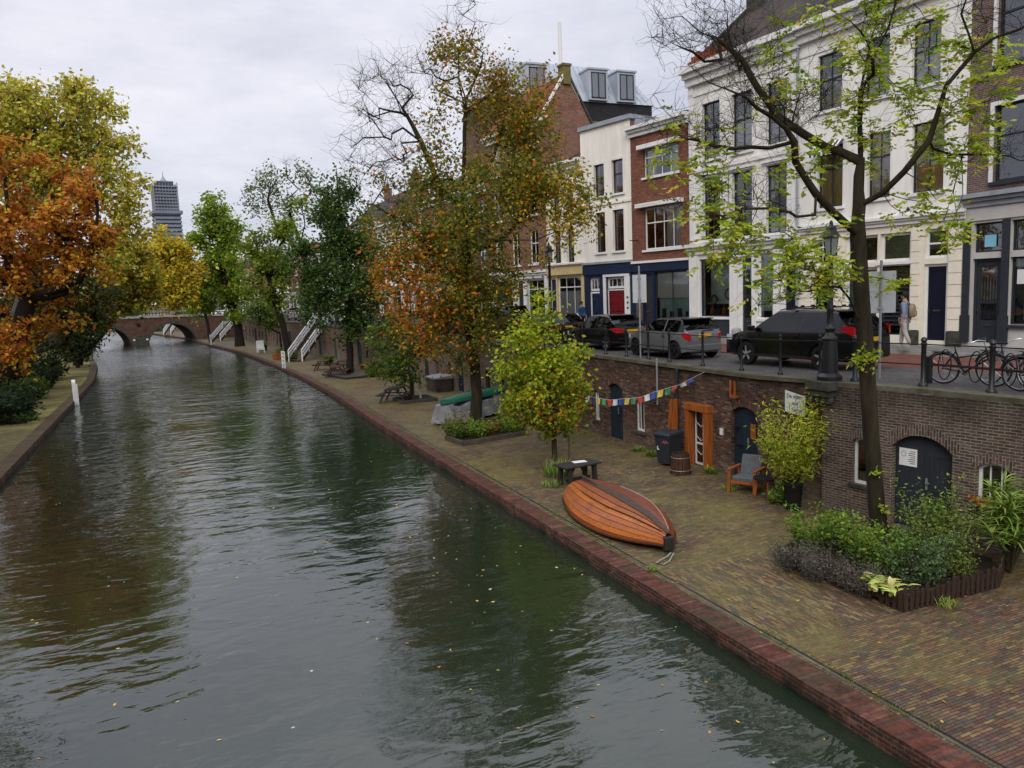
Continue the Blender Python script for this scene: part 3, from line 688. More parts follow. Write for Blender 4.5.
    for (y0, x0), (y1, x1) in zip(cp, cp[1:]):
        if y1-y0 < .1: continue
        n_ = max(1, int((y1-y0)/1.6)) if y0 < 60 else 3
        for i in range(n_):
            ya, yb = lerp(y0, y1, i/n_), lerp(y0, y1, (i+1)/n_); xa, xb = lerp(x0, x1, i/n_), lerp(x0, x1, (i+1)/n_); g_ = .006
            za, zb_ = sz(ya), sz(yb)
            vs = []
            for (xx, yy, zz) in ((xa, ya+g_, za), (xb, yb-g_, zb_)):
                vs += [(xx-.05, yy, zz-.1), (xx+.34, yy, zz-.1), (xx+.34, yy, zz+.012), (xx-.05, yy, zz+.012)]
            vs = [tuple(Vector(v)-inv) for v in vs]
            mb.add(vs, [(0, 1, 2, 3), (7, 6, 5, 4), (0, 4, 5, 1), (1, 5, 6, 2), (2, 6, 7, 3), (3, 7, 4, 0)])
    mb.build('coping', M['concrete_moss'], W_)
    # stone lamp bracket
    mb = MB()
    for (w0, pz, h0, z) in ((.78, .30, .22, 3.60), (.66, .24, .14, 3.44), (.5, .16, .12, 3.32)):
        mb.box(14.5-pz-14.6, 14.75-14.6, 14.35-w0/2-20, 14.35+w0/2-20, z-WZ, z+h0-WZ)
    for k in range(4):
        y = 14.35-.3+k*.2; mb.lathe((14.36-14.6, y-20, 3.36-WZ), [(.02, -.12), (.07, -.06), (.08, 0), (.06, .08)], 8)
    mb.build('lamp_bracket', M['stone_dark'], W_, bevel=.01)
    return W_, TA, U
WALLTHING, TA_, U_ = wall_build()
# left wall
lw = thing('garden_wall', 'dark brick wall behind the trees along the left wharf', 'wall', (-12.5, 40, WZ))
mb = MB()
for (y0, x0), (y1, x1) in zip(LW, LW[1:]):
    mb.poly([(x0+12.5, y0-40, -.2), (x1+12.5, y1-40, -.2), (x1+12.5, y1-40, 2.85), (x0+12.5, y0-40, 2.85)])
mb.build('brickwork', M['old_wharf_brick'], lw)
# ------------------------------------------------------------------ railing along the street edge
rl = thing('street_railing', 'black iron railing of posts and two rods along the top of the wharf wall', 'railing', (15.1, 18, 3.7))
base = Vector((15.1, 18, 3.7))
ys_ = [10.8, 12.3, 13.9, 15.2, 16.6, 18.2, 20.05, 21.9, 23.2, 24.7, 26.2]
y = 28.
ys2 = [7.6, 9.2]+ys_
while y < 128: ys2.append(y); y += 2.1 if y < 60 else 3.0
tops = []
protos = {}
for y in ys2:
    x = wx(y)+(.42 if y < 14 else .45); z = sz(y)
    big = y < 15
    if big not in protos:
        mb = MB(); r0 = .055 if big else .038
        mb.lathe((0, 0, 0), [(r0*2, 0), (r0*2, .05), (r0*1.4, .09), (r0, .12), (r0, .93), (r0*1.25, .95), (r0*1.25, .99), (r0*.9, 1.01), (r0*1.3, 1.05), (r0*.9, 1.11), (.005, 1.13)], 10)
        o = mb.build('post', M['paint_black'], rl, smooth=40); protos[big] = o
    else:
        o = protos[big].copy(); COL.objects.link(o); o.parent = rl
    o.location = Vector((x, y, z))-base
    tops.append(Vector((x, y, z))-base)
for h in (.5, .96):
    mb = MB()
    for a, b in zip(tops, tops[1:]): mb.beam(a+Vector((0, 0, h)), b+Vector((0, 0, h)), .032, .026)
    mb.build('rail', M['paint_black'], rl)
# ------------------------------------------------------------------ far bridge
br_ = thing('arched_bridge', 'old red brick bridge with two round arches across the canal', 'bridge', (-6, 128.5, .3))
def bridge():
    A0 = Vector((-17.5, 126.0)); B0 = Vector((9.5, 131.5)); d = (B0-A0).normalized(); ln = (B0-A0).length; n = Vector((d.y, -d.x))
    inv = Vector((-6, 128.5, .3))
    def T(u, y, z): return (A0.x+d.x*u+n.x*y-inv.x, A0.y+d.y*u+n.y*y-inv.y, z-inv.z)
    # local: outward (towards us) = +y ; openings in u
    u_p = (Vector((-5.95, 128.3))-A0).dot(d)
    a1 = (u_p+1.15, u_p+8.1, -.5, 3.25, 2.9); a2 = (u_p-8.0, u_p-1.15, -.5, 3.25, 2.9)
    def topz(u): return 4.45-.35*((u-u_p)/14)**2
    mb = MB()
    for o in (a1, a2):
        arc = arc_pts(o[0], o[1], o[3], o[4], 16)
        for (xa, za), (xb, zb_) in zip(arc, arc[1:]):
            mb.poly([T(xa, 0, za), T(xa, 0, topz(xa)), T(xb, 0, topz(xb)), T(xb, 0, zb_)])
            mb.poly([T(xa, 0, za), T(xb, 0, zb_), T(xb, -8, zb_), T(xa, -8, za)])
            mb.poly([T(xa, -8, za), T(xb, -8, zb_), T(xb, -8, topz(xb)), T(xa, -8, topz(xa))])
        for u in (o[0], o[1]): mb.poly([T(u, 0, -.5), T(u, -8, -.5), T(u, -8, arc[0][1]), T(u, 0, arc[0][1])])
    for (ua, ub) in ((a2[1], a1[0]), (a1[1], ln), (0, a2[0])):
        k = 4
        for i in range(k):
            x0, x1 = lerp(ua, ub, i/k), lerp(ua, ub, (i+1)/k)
            mb.poly([T(x0, 0, -.5), T(x0, 0, topz(x0)), T(x1, 0, topz(x1)), T(x1, 0, -.5)]); mb.poly([T(x0, -8, -.5), T(x1, -8, -.5), T(x1, -8, topz(x1)), T(x0, -8, topz(x0))])
    mb.build('arches', M['bridge_brick'], br_)
    mb = MB(); panel(mb, lambda u, y, z: T(u, y, z), [(a2[1]-.02, -.5), (a2[1]-.02, 1.3), (u_p, 1.9), (a1[0]+.02, 1.3), (a1[0]+.02, -.5)], .5, .003); mb.build('cutwater', M['stone_dark'], br_)
    for o in (a1, a2):
        mb = MB()
        arc = arc_pts(o[0], o[1], o[3], o[4], 18); c = (o[0]+o[1])/2; zc = o[3]-o[4]
        for (xa, za), (xb, zb_) in zip(arc, arc[1:]):
            def ou(x, z): v = Vector((x-c, (z-zc)*1.1+.3)); v.normalize(); return (x+v.x*.38, z+v.y*.38)
            p, q = ou(xa, za), ou(xb, zb_); mb.poly([T(xa, .02, za), T(p[0], .02, p[1]), T(q[0], .02, q[1]), T(xb, .02, zb_)])
        mb.build('arch_ring', M['stone_dark'], br_)
    k = 14
    for ya, yb in ((.12, -.25), (-7.75, -8.12)):
        mb = MB()
        for i in range(k):
            x0, x1 = lerp(0, ln, i/k), lerp(0, ln, (i+1)/k); z0, z1 = topz(x0), topz(x1)
            vs = [T(x0, ya, z0-.12), T(x0, yb, z0-.12), T(x0, yb, z0+.12), T(x0, ya, z0+.12), T(x1, ya, z1-.12), T(x1, yb, z1-.12), T(x1, yb, z1+.12), T(x1, ya, z1+.12)]
            mb.add(vs, [(0, 1, 2, 3), (7, 6, 5, 4), (0, 4, 5, 1), (1, 5, 6, 2), (2, 6, 7, 3), (3, 7, 4, 0)])
        mb.build('coping', M['stone_pale'], br_)
    mb = MB()
    for i in range(k):
        x0, x1 = lerp(0, ln, i/k), lerp(0, ln, (i+1)/k); mb.poly([T(x0, -.25, topz(x0)-.05), T(x1, -.25, topz(x1)-.05), T(x1, -7.75, topz(x1)-.05), T(x0, -7.75, topz(x0)-.05)])
    mb.build('deck', M['street_paving'], br_)
    for y in (0., -7.95):
        mb = MB()
        for i in range(2*k+1):
            x = lerp(0, ln, i/(2*k)); mb.tube([T(x, y, topz(x)), T(x, y, topz(x)+1.05)], .04, 6)
        for h in (.5, 1.0):
            for i in range(k):
                x0, x1 = lerp(0, ln, i/k), lerp(0, ln, (i+1)/k); mb.beam(T(x0, y, topz(x0)+h), T(x1, y, topz(x1)+h), .05)
        mb.build('railing', M['paint_black'], br_)
    for u in (u_p-.9, u_p+.9):
        mb = MB(); tbox(mb, T, u-.14, u+.14, .52, .62, 1.0, 1.25); mb.build('navigation_mark', M['white_rail'], br_)
    mb = MB(); tbox(mb, T, u_p-.3, u_p+.1, .05, .2, 3.2, 3.6); mb.build('bracket', M['paint_black'], br_)
    return T, topz, u_p
BT, BTOP, BUP = bridge()
BINV = Vector((-6, 128.5, .3))
# ------------------------------------------------------------------ scaffolded church tower
tw = thing('church_tower', 'tall church tower wrapped in blue-grey scaffolding on the skyline', 'tower', (0, 0, 0))
def tower():
    D = 711.
    r = ray(174.5, 303); r = Vector((r.x, r.y, 0)).normalized(); c = r*D
    tw.location = (c.x, c.y, 3.4); tw.rotation_euler = (0, 0, math.atan2(r.y, r.x)+math.radians(8))
    m = MB(); lev = []
    def stage(w0, w1, z0, z1, n):
        for i in range(n):
            za, zb_ = lerp(z0, z1, i/n), lerp(z0, z1, (i+1)/n); a, b = lerp(w0, w1, i/n)/2, lerp(w0, w1, (i+1)/n)/2
            m.box(-a+.6, a-.6, -a+.6, a-.6, za, zb_-(zb_-za)*.0, 1)
            m.box(-a, a, -a, a, za+(zb_-za)*.35, zb_-.25, 0)
            lev.append((a, za))
    stage(21.5, 20, 0, 77, 24); stage(18, 16.5, 78.5, 99, 8)
    m.box(-11.3, 11.3, -11.3, 11.3, 76, 78.5, 0)
    m.box(-9.3, 9.3, -9.3, 9.3, 97.5, 98.3, 0); m.box(-9.0, 9.0, -9.0, 9.0, 94.6, 95.2, 0); m.box(-6.5, 6.5, -6.5, 6.5, 99, 102, 1); m.box(-6.7, 6.7, -6.7, 6.7, 102, 102.6, 0)
    m.build('scaffolding', [M['scaffold'], M['scaffold_dark']], tw)
    m = MB(); m.lathe((0, 0, 102), [(3.2, 0), (2.4, 2), (1.0, 4), (.4, 5.5), (.12, 9)], 8); m.box(-.9, .9, -.15, .15, 109.4, 109.9); m.build('spire', M['lead_grey'], tw)
    m = MB()
    for a in (-1, 1):
        for k in range(9):
            x = -9+k*2.25; m.beam((x, a*9.1, 78), (x, a*9.1, 101.5), .22); m.beam((a*9.1, x, 78), (a*9.1, x, 101.5), .22)
    m.build('scaffold_poles', M['steel_grey'], tw)
tower()
# ------------------------------------------------------------------ houses
IDT = lambda u, y, z: (u, y, z)
def win(root, u0, u1, z0, z1, y=-.12, cols=2, bars=(.42,), frame='paint_slate', trim=None, sill='lead_grey', curtain=None, glass='glass', fw=.055, hood=None, cfull=False, name='window', label=None, toplight=None):
    """sash window in an opening: frame with glazing bars > pane, curtains, sill"""
    mb = MB(); T = IDT
    for a, b in ((u0, u0+fw), (u1-fw, u1)): mb.box(a, b, y-.05, y, z0, z1)
    mb.box(u0+fw, u1-fw, y-.05, y, z0, z0+fw); mb.box(u0+fw, u1-fw, y-.05, y, z1-fw, z1)
    for t in bars:
        z = lerp(z0, z1, 1-t); mb.box(u0+fw, u1-fw, y-.045, y+.012, z-.03, z+.03)
    for k in range(1, cols):
        u = lerp(u0, u1, k/cols); mb.box(u-.015, u+.015, y-.04, y-.006, z0+fw, z1-fw)
    f = mb.build(name, M[frame], root)
    if label: f['label'] = label
    mb = MB(); mb.poly([(u0, y-.03, z0), (u0, y-.03, z1), (u1, y-.03, z1), (u1, y-.03, z0)]); mb.build('pane', M[glass], f)
    if sill:
        mb = MB(); mb.box(u0-.1, u1+.1, y-.02, .09, z0-.11, z0-.004); mb.build('sill', M[sill], f)
    if curtain:
        mb = MB(); n = 14; w_ = u1-u0
        def drape(a, b, za, zb_):
            k = 10
            for i in range(k):
                x0, x1 = lerp(a, b, i/k), lerp(a, b, (i+1)/k); ya = y-.075-.03*(i % 2); yb = y-.075-.03*((i+1) % 2)
                mb.poly([(x0, ya, za), (x0, ya, zb_), (x1, yb, zb_), (x1, yb, za)])
        if curtain[1] == 'full': drape(u0+.03, u1-.03, z0+.02, z1-.02)
        elif curtain[1] == 'sides': drape(u0+.03, u0+w_*.3, z0+.02, z1-.02); drape(u1-w_*.3, u1-.03, z0+.02, z1-.02)
        elif curtain[1] == 'low': drape(u0+.03, u1-.03, z0+.02, z0+(z1-z0)*.62)
        elif curtain[1] == 'one': drape(u0+.03, u0+w_*.45, z0+.02, z1-.02)
        elif curtain[1] == 'blind': mb.box(u0+.03, u1-.03, y-.08, y-.07, lerp(z0, z1, curtain[2]), z1-.02)
        mb.build('curtain', M[curtain[0]], f)
    if trim:
        mb = MB(); t = .13
        mb.box(u0-t, u0, -.02, .035, z0, z1+t); mb.box(u1, u1+t, -.02, .035, z0, z1+t); mb.box(u0, u1, -.02, .035, z1, z1+t)
        mb.build('window_trim', M[trim], f)
    if hood:
        mb = MB(); mb.box(u0-.2, u1+.2, .0, .16, z1+.12, z1+.22); mb.box(u0-.14, u1+.14, .0, .09, z1+.04, z1+.12); mb.build('hood_mould', M[hood], f)
    return f
def door(root, u0, u1, z0, z1, mat, y=-.14, panels=2, glassy=False, name='door', label=None, studs=False, fr='trim_white', fw=.09):
    mb = MB()
    for a, b in ((u0, u0+fw), (u1-fw, u1)): mb.box(a, b, y-.06, y+.05, z0, z1)
    mb.box(u0+fw, u1-fw, y-.06, y+.05, z1-fw, z1)
    f = mb.build('door_frame', M[fr], root)
    mb = MB(); a, b, c = u0+fw+.004, u1-fw-.004, z1-fw-.004
    w_ = (b-a)
    mb.box(a, b, y-.05, y, z0, c)
    for zz in (z0+.02, (z0+c)/2-.05, c-.14): mb.box(a, b, y, y+.018, zz, zz+.12)
    for uu in (a, b-.1): mb.box(uu, uu+.1, y, y+.0175, z0, c)
    if studs:
        for i in range(3):
            for j in range(5): mb.box(lerp(a+.17, b-.23, i/2), lerp(a+.17, b-.23, i/2)+.06, y, y+.03, lerp(z0+.3, c-.35, j/4), lerp(z0+.3, c-.35, j/4)+.16)
    d = mb.build(name, M[mat], root)
    if label: d['label'] = label
    if glassy:
        mb = MB(); mb.box(a+.14, b-.14, y+.004, y+.01, z0+.75, c-.18); mb.build('door_glass', M['glass'], d)
        mb = MB()
        for k in range(5): x = lerp(a+.2, b-.2, k/4); mb.box(x-.008, x+.008, y+.012, y+.024, z0+.78, c-.5)
        mb.box(a+.15, b-.15, y+.012, y+.026, c-.75, c-.73); mb.build('grille', M['paint_black'], d)
    mb = MB(); mb.box(b-.085, b-.055, y+.018, y+.06, z0+.95, z0+1.1); mb.build('handle', M['chrome'], d); mb = MB(); mb.box((a+b)/2-.13, (a+b)/2+.13, y+.018, y+.03, z0+1.02 if not glassy else z0+.55, z0+1.07 if not glassy else z0+.6)
    mb.build('letter_slot', M['chrome'], d)
    return d
def roofed(root, L_, dep, ze, zr, yr, mat, ends='wall', over=.15, z_back=None):
    """pitched roof with the ridge along the street at depth yr"""
    mb = MB(); zb = z_back if z_back is not None else ze
    for (y0, z0), (y1, z1) in (((over, ze-.05), (-yr, zr)), ((-yr, zr), (-dep, zb))):
        mb.poly([(-.05, y0, z0), (L_+.05, y0, z0), (L_+.05, y1, z1), (-.05, y1, z1)])
    o = mb.build('roof', M[mat], root)
    return o
def house(name, label, p0, p1, zt, wall, ops, dep=11., zb=3.4, gmat=None, gz=7.6, side=None, group=None, sides=(True, True)):
    d = Vector((p1[0]-p0[0], p1[1]-p0[1])); L_ = d.length
    root = thing(name, label, 'house', (p0[0], p0[1], 0), math.atan2(d.y, d.x), group)
    mats = [M[wall], M['interior_dark'], M[gmat or wall], M[side or wall]]
    mb = MB(); facade(mb, IDT, 0, L_, zb, zt, ops, .16, 0, 1, .75, (gz, 2) if gmat else None)
    for u, f in ((0, sides[0]), (L_, sides[1])):
        mb.poly([(u, 0, zb), (u, -dep, zb), (u, -dep, zt), (u, 0, zt)], 3)
    mb.poly([(0, -dep, zb), (L_, -dep, zb), (L_, -dep, zt), (0, -dep, zt)], 3)
    mb.poly([(0, -.78, zt), (L_, -.78, zt), (L_, -dep, zt), (0, -dep, zt)], 3); mb.poly([(0, 0, zt), (L_, 0, zt), (L_, -.78, zt), (0, -.78, zt)], 0)
    mb.build('wall', mats, root)
    return root, L_
def cornice(root, L_, z0, z1, proj, mat, a=0., name='cornice'):
    mb = MB(); h = z1-z0
    mb.box(a-.03, L_+.03, .003, proj*.35, z0, z0+h*.4); mb.box(a-.05, L_+.05, .003, proj*.65, z0+h*.4, z0+h*.68); mb.box(a-.08, L_+.08, -.3, proj, z0+h*.68, z1)
    return mb.build(name, M[mat], root)
def band(root, u0, u1, z0, z1, proj, mat, name='band'):
    mb = MB(); mb.box(u0, u1, .002, proj, z0, z1); return mb.build(name, M[mat], root)
def pilaster(root, u0, u1, z0, z1, mat, proj=.06, rust=0, name='pilaster'):
    mb = MB()
    if rust:
        n = max(1, int((z1-z0)/rust))
        for i in range(n):
            a, b = lerp(z0, z1, i/n), lerp(z0, z1, (i+1)/n); mb.box(u0, u1, .002, proj, a+.012, b-.012)
        mb.box(u0+.02, u1-.02, .001, proj-.03, z0, z1)
    else: mb.box(u0, u1, .002, proj, z0, z1)
    return mb.build(name, M[mat], root)
def pipe(root, u, z0, z1, y=.09, mat='lead_grey'):
    mb = MB(); mb.tube([(u, y, z0), (u, y, z1)], .045, 8); 
    z = z0+1
    while z < z1: mb.box(u-.06, u+.06, 0, y+.02, z, z+.04); z += 2.2
    mb.build('drainpipe', M[mat], root)
def chimney(root, u, y, z0, z1, w_=.8, mat='gable_brick', pots=2):
    mb = MB(); mb.box(u-w_/2, u+w_/2, y-.35, y+.35, z0, z1); mb.box(u-w_/2-.07, u+w_/2+.07, y-.42, y+.42, z1, z1+.12); o = mb.build('chimney', M[mat], root)
    mb = MB()
    for k in range(pots): mb.lathe((u-w_/4+k*w_/2, y, z1+.12), [(.12, 0), (.1, .4), (.12, .45)], 8)
    mb.build('chimney_pot', M['roof_tile_orange'], o)
P0 = Vector((24.2, 17.97)); dW = Vector((-.10889, .99405)); dR = Vector((.02208, .99976))
# purple brick house, nearest
B0 = P0-dR*7
ops = []
def R(u): return u+7   # measured from the corner with the white house
g_ops = [(R(-1.31), R(-.31), 4.0, 6.75), (R(-1.31), R(-.31), 6.95, 7.9), (R(-3.3), R(-1.58), 4.62, 6.75), (R(-3.3), R(-1.58), 6.95, 7.9), (R(-5.6), R(-3.7), 4.62, 6.75), (R(-5.6), R(-3.7), 6.95, 7.9)]
u_ops = [(R(-2.2), R(-.9), 9.15, 11.5), (R(-4.6), R(-3.3), 9.15, 11.5), (R(-2.2), R(-.9), 12.72, 15.3), (R(-4.6), R(-3.3), 12.72, 15.3), (R(-2.2), R(-.9), 16.2, 17.8), (R(-4.6), R(-3.3), 16.2, 17.8)]
h, L_ = house('purple_brick_house', 'tall purplish brick house with a dark framed shopfront, cut off by the picture edge', B0, P0, 18.8, 'purple_house_brick', g_ops+u_ops, gmat='trim_grey', gz=8.42)
door(h, *g_ops[0], 'paint_slate', glassy=True, label='dark door with wrought grille over its glass', fr='paint_slate')
win(h, *g_ops[1], cols=1, bars=(), frame='paint_slate', sill=None)
mb = MB(); mb.box(R(-1.02), R(-.62), -.118, -.112, 7.12, 7.5); mb.build('blue_notice', M['paper_blue'], h)
win(h, *g_ops[2], cols=1, bars=(), frame='paint_slate', sill='paint_slate', curtain=('shop_teal', 'blind', .86), glass='shop_glass'); win(h, *g_ops[3], cols=1, bars=(), frame='paint_slate', sill=None, curtain=('curtain_white', 'one'))
mb = MB(); mb.box(R(-2.2), R(-1.75), -.118, -.112, 5.9, 6.35); mb.build('paper_notice', M['sign_white'], h)
mb = MB(); mb.box(R(-2.15), R(-1.85), -.4, -.34, 4.75, 5.5); mb.build('window_poster', M['paper_blue'], h)
win(h, *g_ops[4], cols=1, bars=(), frame='paint_slate', sill='paint_slate'); win(h, *g_ops[5], cols=1, bars=(), frame='paint_slate', sill=None)
for o in u_ops: win(h, *o, cols=1, bars=(.40,), frame='paint_slate', trim='trim_white', sill='paint_slate', curtain=('curtain_white', 'one') if o[2] > 12 else None, fw=.07)
for a, b in ((-.22, .0), (-1.56, -1.33), (-3.68, -3.32), (-6.0, -5.62)): pilaster(h, R(a), R(b), 4.9, 7.95, 'paint_slate', .07); pilaster(h, R(a)-.04, R(b)+.04, 4.0, 4.9, 'paint_slate', .1, name='plinth')
for a, b in ((-.3, -.24), (-1.32, -1.315)): pass
cornice(h, L_, 8.42, 8.85, .32, 'lead_grey'); band(h, 0, L_, 7.98, 8.40, .05, 'trim_grey'); cornice(h, L_, 18.3, 19.0, .5, 'trim_white')
roofed(h, L_, 11, 19., 22., 5., 'roof_tile_dark')
# white plaster house, right half
P8 = P0+dW*6.8
h, L_ = house('white_plaster_house', 'wide white plaster house with cream rusticated pilasters and a navy front door', P0, P8, 15.6, 'plaster_bright',
    [(.56, 1.40, 4.0, 6.66), (.56, 1.40, 6.86, 7.86), (1.93, 3.12, 4.15, 6.66), (1.93, 3.12, 6.82, 7.84), (3.22, 4.6, 4.4, 6.66), (3.22, 4.6, 6.82, 7.84), (5.13, 6.03, 4.1, 6.66), (5.13, 6.03, 6.82, 7.84),
     (.8, 1.95, 9.15, 11.5), (2.78, 3.68, 9.15, 11.5), (4.76, 5.9, 9.05, 11.4), (1.0, 2.02, 12.75, 14.85), (2.88, 3.86, 12.75, 14.85), (4.84, 5.93, 12.75, 14.85)], gmat='trim_cream', gz=8.2)
door(h, .56, 1.40, 4.0, 6.66, 'paint_darkblue', label='plain navy front door with letter slot'); win(h, .56, 1.40, 6.86, 7.86, cols=1, bars=(.5,), frame='trim_white', sill=None, curtain=('blind_green', 'blind', .3), fw=.09)
f = win(h, 1.93, 3.12, 4.15, 6.66, cols=1, bars=(), frame='paint_darkblue', sill=None)
mb = MB()
for k in range(14): z = 4.5+k*.15; mb.box(2.0, 3.05, -.148, -.12, z, z+.05)
mb.build('louvre', M['paint_slate'], f)
win(h, 1.93, 3.12, 6.82, 7.84, cols=1, bars=(), frame='trim_white', sill='trim_white', curtain=('blind_green', 'blind', .05), fw=.1)
win(h, 3.22, 4.6, 4.4, 6.66, cols=2, bars=(), frame='trim_white', sill='trim_white', curtain=('shop_teal', 'sides'), fw=.1); win(h, 3.22, 4.6, 6.82, 7.84, cols=2, bars=(), frame='trim_white', sill=None, fw=.1)
win(h, 5.13, 6.03, 4.1, 6.66, cols=1, bars=(.25,), frame='paint_darkblue', sill=None); win(h, 5.13, 6.03, 6.82, 7.84, cols=3, bars=(.3, .6), frame='trim_white', sill='trim_white', fw=.1)
for a, b in ((.05, .5), (1.56, 1.86), (4.72, 5.05), (6.12, 6.7)): pilaster(h, a, b, 4.35, 7.9, 'trim_cream', .07, .38); pilaster(h, a-.02, b+.02, 3.8, 4.33, 'stone_dark', .1, name='plinth')
for o in ((.8, 1.95, 9.15, 11.5), (2.78, 3.68, 9.15, 11.5), (4.76, 5.9, 9.05, 11.4)): win(h, *o, cols=2, bars=(.36,), frame='paint_slate', sill='trim_white', curtain=('curtain_ochre', 'full'))
for o in ((1.0, 2.02, 12.75, 14.85), (2.88, 3.86, 12.75, 14.85), (4.84, 5.93, 12.75, 14.85)): win(h, *o, cols=2, bars=(.45,), frame='paint_slate', sill='trim_white', curtain=('curtain_white', 'low'))
# scalloped awning over one window
mb = MB(); 
for k in range(12):
    u = 4.7+k*.105; mb.poly([(u, .02, 11.55), (u+.1, .02, 11.55), (u+.1, .45, 11.15), (u, .45, 11.15)], k % 2); mb.box(u+.01, u+.09, .44, .455, 11.0, 11.15, (k+1) % 2)
mb.build('awning', [M['paint_slate'], M['sign_white']], h)
cornice(h, L_, 8.1, 8.42, .22, 'trim_white'); cornice(h, L_, 15.5, 16.2, .55, 'trim_white'); band(h, 0, L_, 14.98, 15.1, .04, 'trim_white')
mb = MB(); mb.box(0, L_, .0, .34, 15.9, 16.02); mb.build('gutter', M['lead_grey'], h) if False else None
roofed(h, L_, 11, 16.15, 19.6, 4.2, 'roof_tile_dark')
# white plaster house, left half with the shop
P13 = P0+dW*13.25
o0 = 6.8
def W_(u): return u-o0
ops = [(W_(10.6), W_(12.6), 4.72, 7.42), (W_(9.28), W_(10.06), 3.95, 7.42), (W_(8.09), W_(8.98), 4.66, 7.5), (W_(6.9), W_(7.64), 3.95, 6.75), (W_(6.9), W_(7.64), 6.86, 7.5)]
upp = [(W_(a), W_(b), c, d) for a, b in ((11.18, 12.3), (9.28, 10.45), (7.4, 8.5)) for c, d in ((8.3, 11.1), (11.95, 14.45))]
h, L_ = house('white_shop_house', 'white plaster house with moulded window hoods above a shop between white pillars', P8, P13, 15.6, 'plaster_white', ops+upp, gmat='trim_white', gz=7.62)
f = win(h, *ops[0], cols=1, bars=(), frame='paint_slate', sill='trim_white', glass='shop_glass', label='wide shop window with goods on display')
mb = MB()
for k, (u, z, r) in enumerate(((.5, 4.9, .16), (.85, 4.9, .12), (1.2, 4.9, .2), (1.6, 4.9, .13))):
    mb.lathe((ops[0][0]+u, -.45, z-.15), [(.02, 0), (r, .05), (r*.8, .3), (r*.3, .4), (r*.35, .55)], 10, k % 2)
mb.ring((ops[0][0]+.5, -.4, 5.75), (0, 1, 0), .24, .04, 16, 5, 0); mb.ring((ops[0][0]+1.45, -.4, 5.5), (0, 1, 0), .2, .05, 16, 5, 0)
mb.build('shop_goods', [M['wood_dark'], M['flower_orange']], f)
mb = MB(); mb.box(ops[0][0], ops[0][1], -.7, -.12, 4.60, 4.715); mb.build('display_shelf', M['trim_white'], f); mb = MB(); mb.box(ops[0][0]+.04, ops[0][1]-.04, -.72, -.70, 5.3, 7.3); mb.build('added_pale_panel', M['shop_teal'], f)  # pale teal panel added behind the glass to brighten the unlit shop window
band(h, ops[0][0], ops[0][1], 3.85, 4.58, .04, 'paint_slate', 'stall_riser')
door(h, *ops[1], 'paint_slate', glassy=True, label='dark glazed shop door between white pillars')
win(h, *ops[2], cols=1, bars=(.42,), frame='trim_white', sill='trim_white', glass='shop_glass', curtain=('shop_teal', 'blind', .12)); band(h, ops[2][0], ops[2][1], 3.85, 4.5, .04, 'trim_white', 'stall_riser')
door(h, *ops[3], 'paint_darkblue', label='dark blue house door beside the drainpipe'); win(h, *ops[4], cols=1, bars=(), frame='trim_white', sill=None)
for a, b in ((W_(10.1), W_(10.56)), (W_(9.02), W_(9.24)), (W_(7.68), W_(8.05)), (W_(12.66), W_(13.2))): pilaster(h, a, b, 3.8, 7.6, 'trim_white', .12)
for i, o in enumerate(upp): win(h, *o, cols=2, bars=(.36, .68) if o[2] < 10 else (.45,), frame='paint_slate', trim='trim_white', sill='trim_white', hood='trim_white' if o[2] < 10 else None, curtain=('curtain_white', 'full') if i == 4 else (('curtain_white', 'low') if o[2] > 10 else None))
cornice(h, L_, 7.65, 8.15, .3, 'trim_white'); band(h, 0, L_, 11.45, 11.62, .1, 'trim_white'); cornice(h, L_, 15.4, 16.2, .55, 'trim_white'); band(h, 0, L_, 14.9, 15.05, .05, 'trim_white')
for u in (.08, L_-.08-.3): pilaster(h, u, u+.3, 8.2, 15.4, 'trim_white', .05)
pipe(h, .03, 3.9, 15.4)
r_ = roofed(h, L_, 11, 16.15, 19.6, 4.2, 'roof_tile_dark')
mb = MB(); mb.poly([(L_+.03, 0.1, 16.1), (L_+.03, -4.2, 19.55), (L_+.03, -11, 16.1)]); mb.build('gable', M['stone_pale'], h)
mb = MB(); mb.beam((L_+.02, .1, 16.2), (L_+.02, -4.2, 19.7), .14, .12); mb.build('barge_board', M['stone_dark'], h)
mb = MB()
for k in range(9): 
    u = L_-.3-k*.24; mb.box(u, u+.2, -.55-.05*(k % 3), .1, 16.22+.04*(k % 2), 16.5+.18*((k*7) % 3))
mb.build('orange_tile_edge', M['roof_tile_orange'], h)
chimney(h, L_-.5, -4.0, 18.9, 20.0, .7, 'stone_dark', 0)
# small red brick house with navy shop
P4_ = (22.05, 35.15); P13t = (22.756, 31.15)
ops = [(.12, 2.5, 4.55, 6.95), (2.66, 3.3, 3.9, 6.9), (.67, 3.11, 11.73, 13.1), (.5, 3.14, 8.1, 10.2)]
h, L_ = house('red_brick_house', 'narrow red brick house with wide upper windows over a navy shopfront', P13t, P4_, 14.2, 'red_house_brick', ops, gmat='paint_navy', gz=7.5)
f = win(h, *ops[0], cols=2, bars=(), frame='paint_slate', sill='paint_navy', curtain=('blind_pale', 'blind', .45), glass='shop_glass')
mb = MB()
for k in range(4): mb.box(.3+k*.55, .6+k*.55, -.5, -.3, 4.6, 4.95+.15*(k % 2))
mb.build('shop_goods', M['paint_slate'], f)
mb = MB(); mb.box(.2, 2.42, -.34, -.32, 4.6, 5.65); mb.build('teal_screen', M['shop_teal'], f)
door(h, *ops[1], 'wood_dark', fr='paint_navy'); pilaster(h, 3.34, 3.8, 3.9, 6.9, 'brown_house_brick', .05)
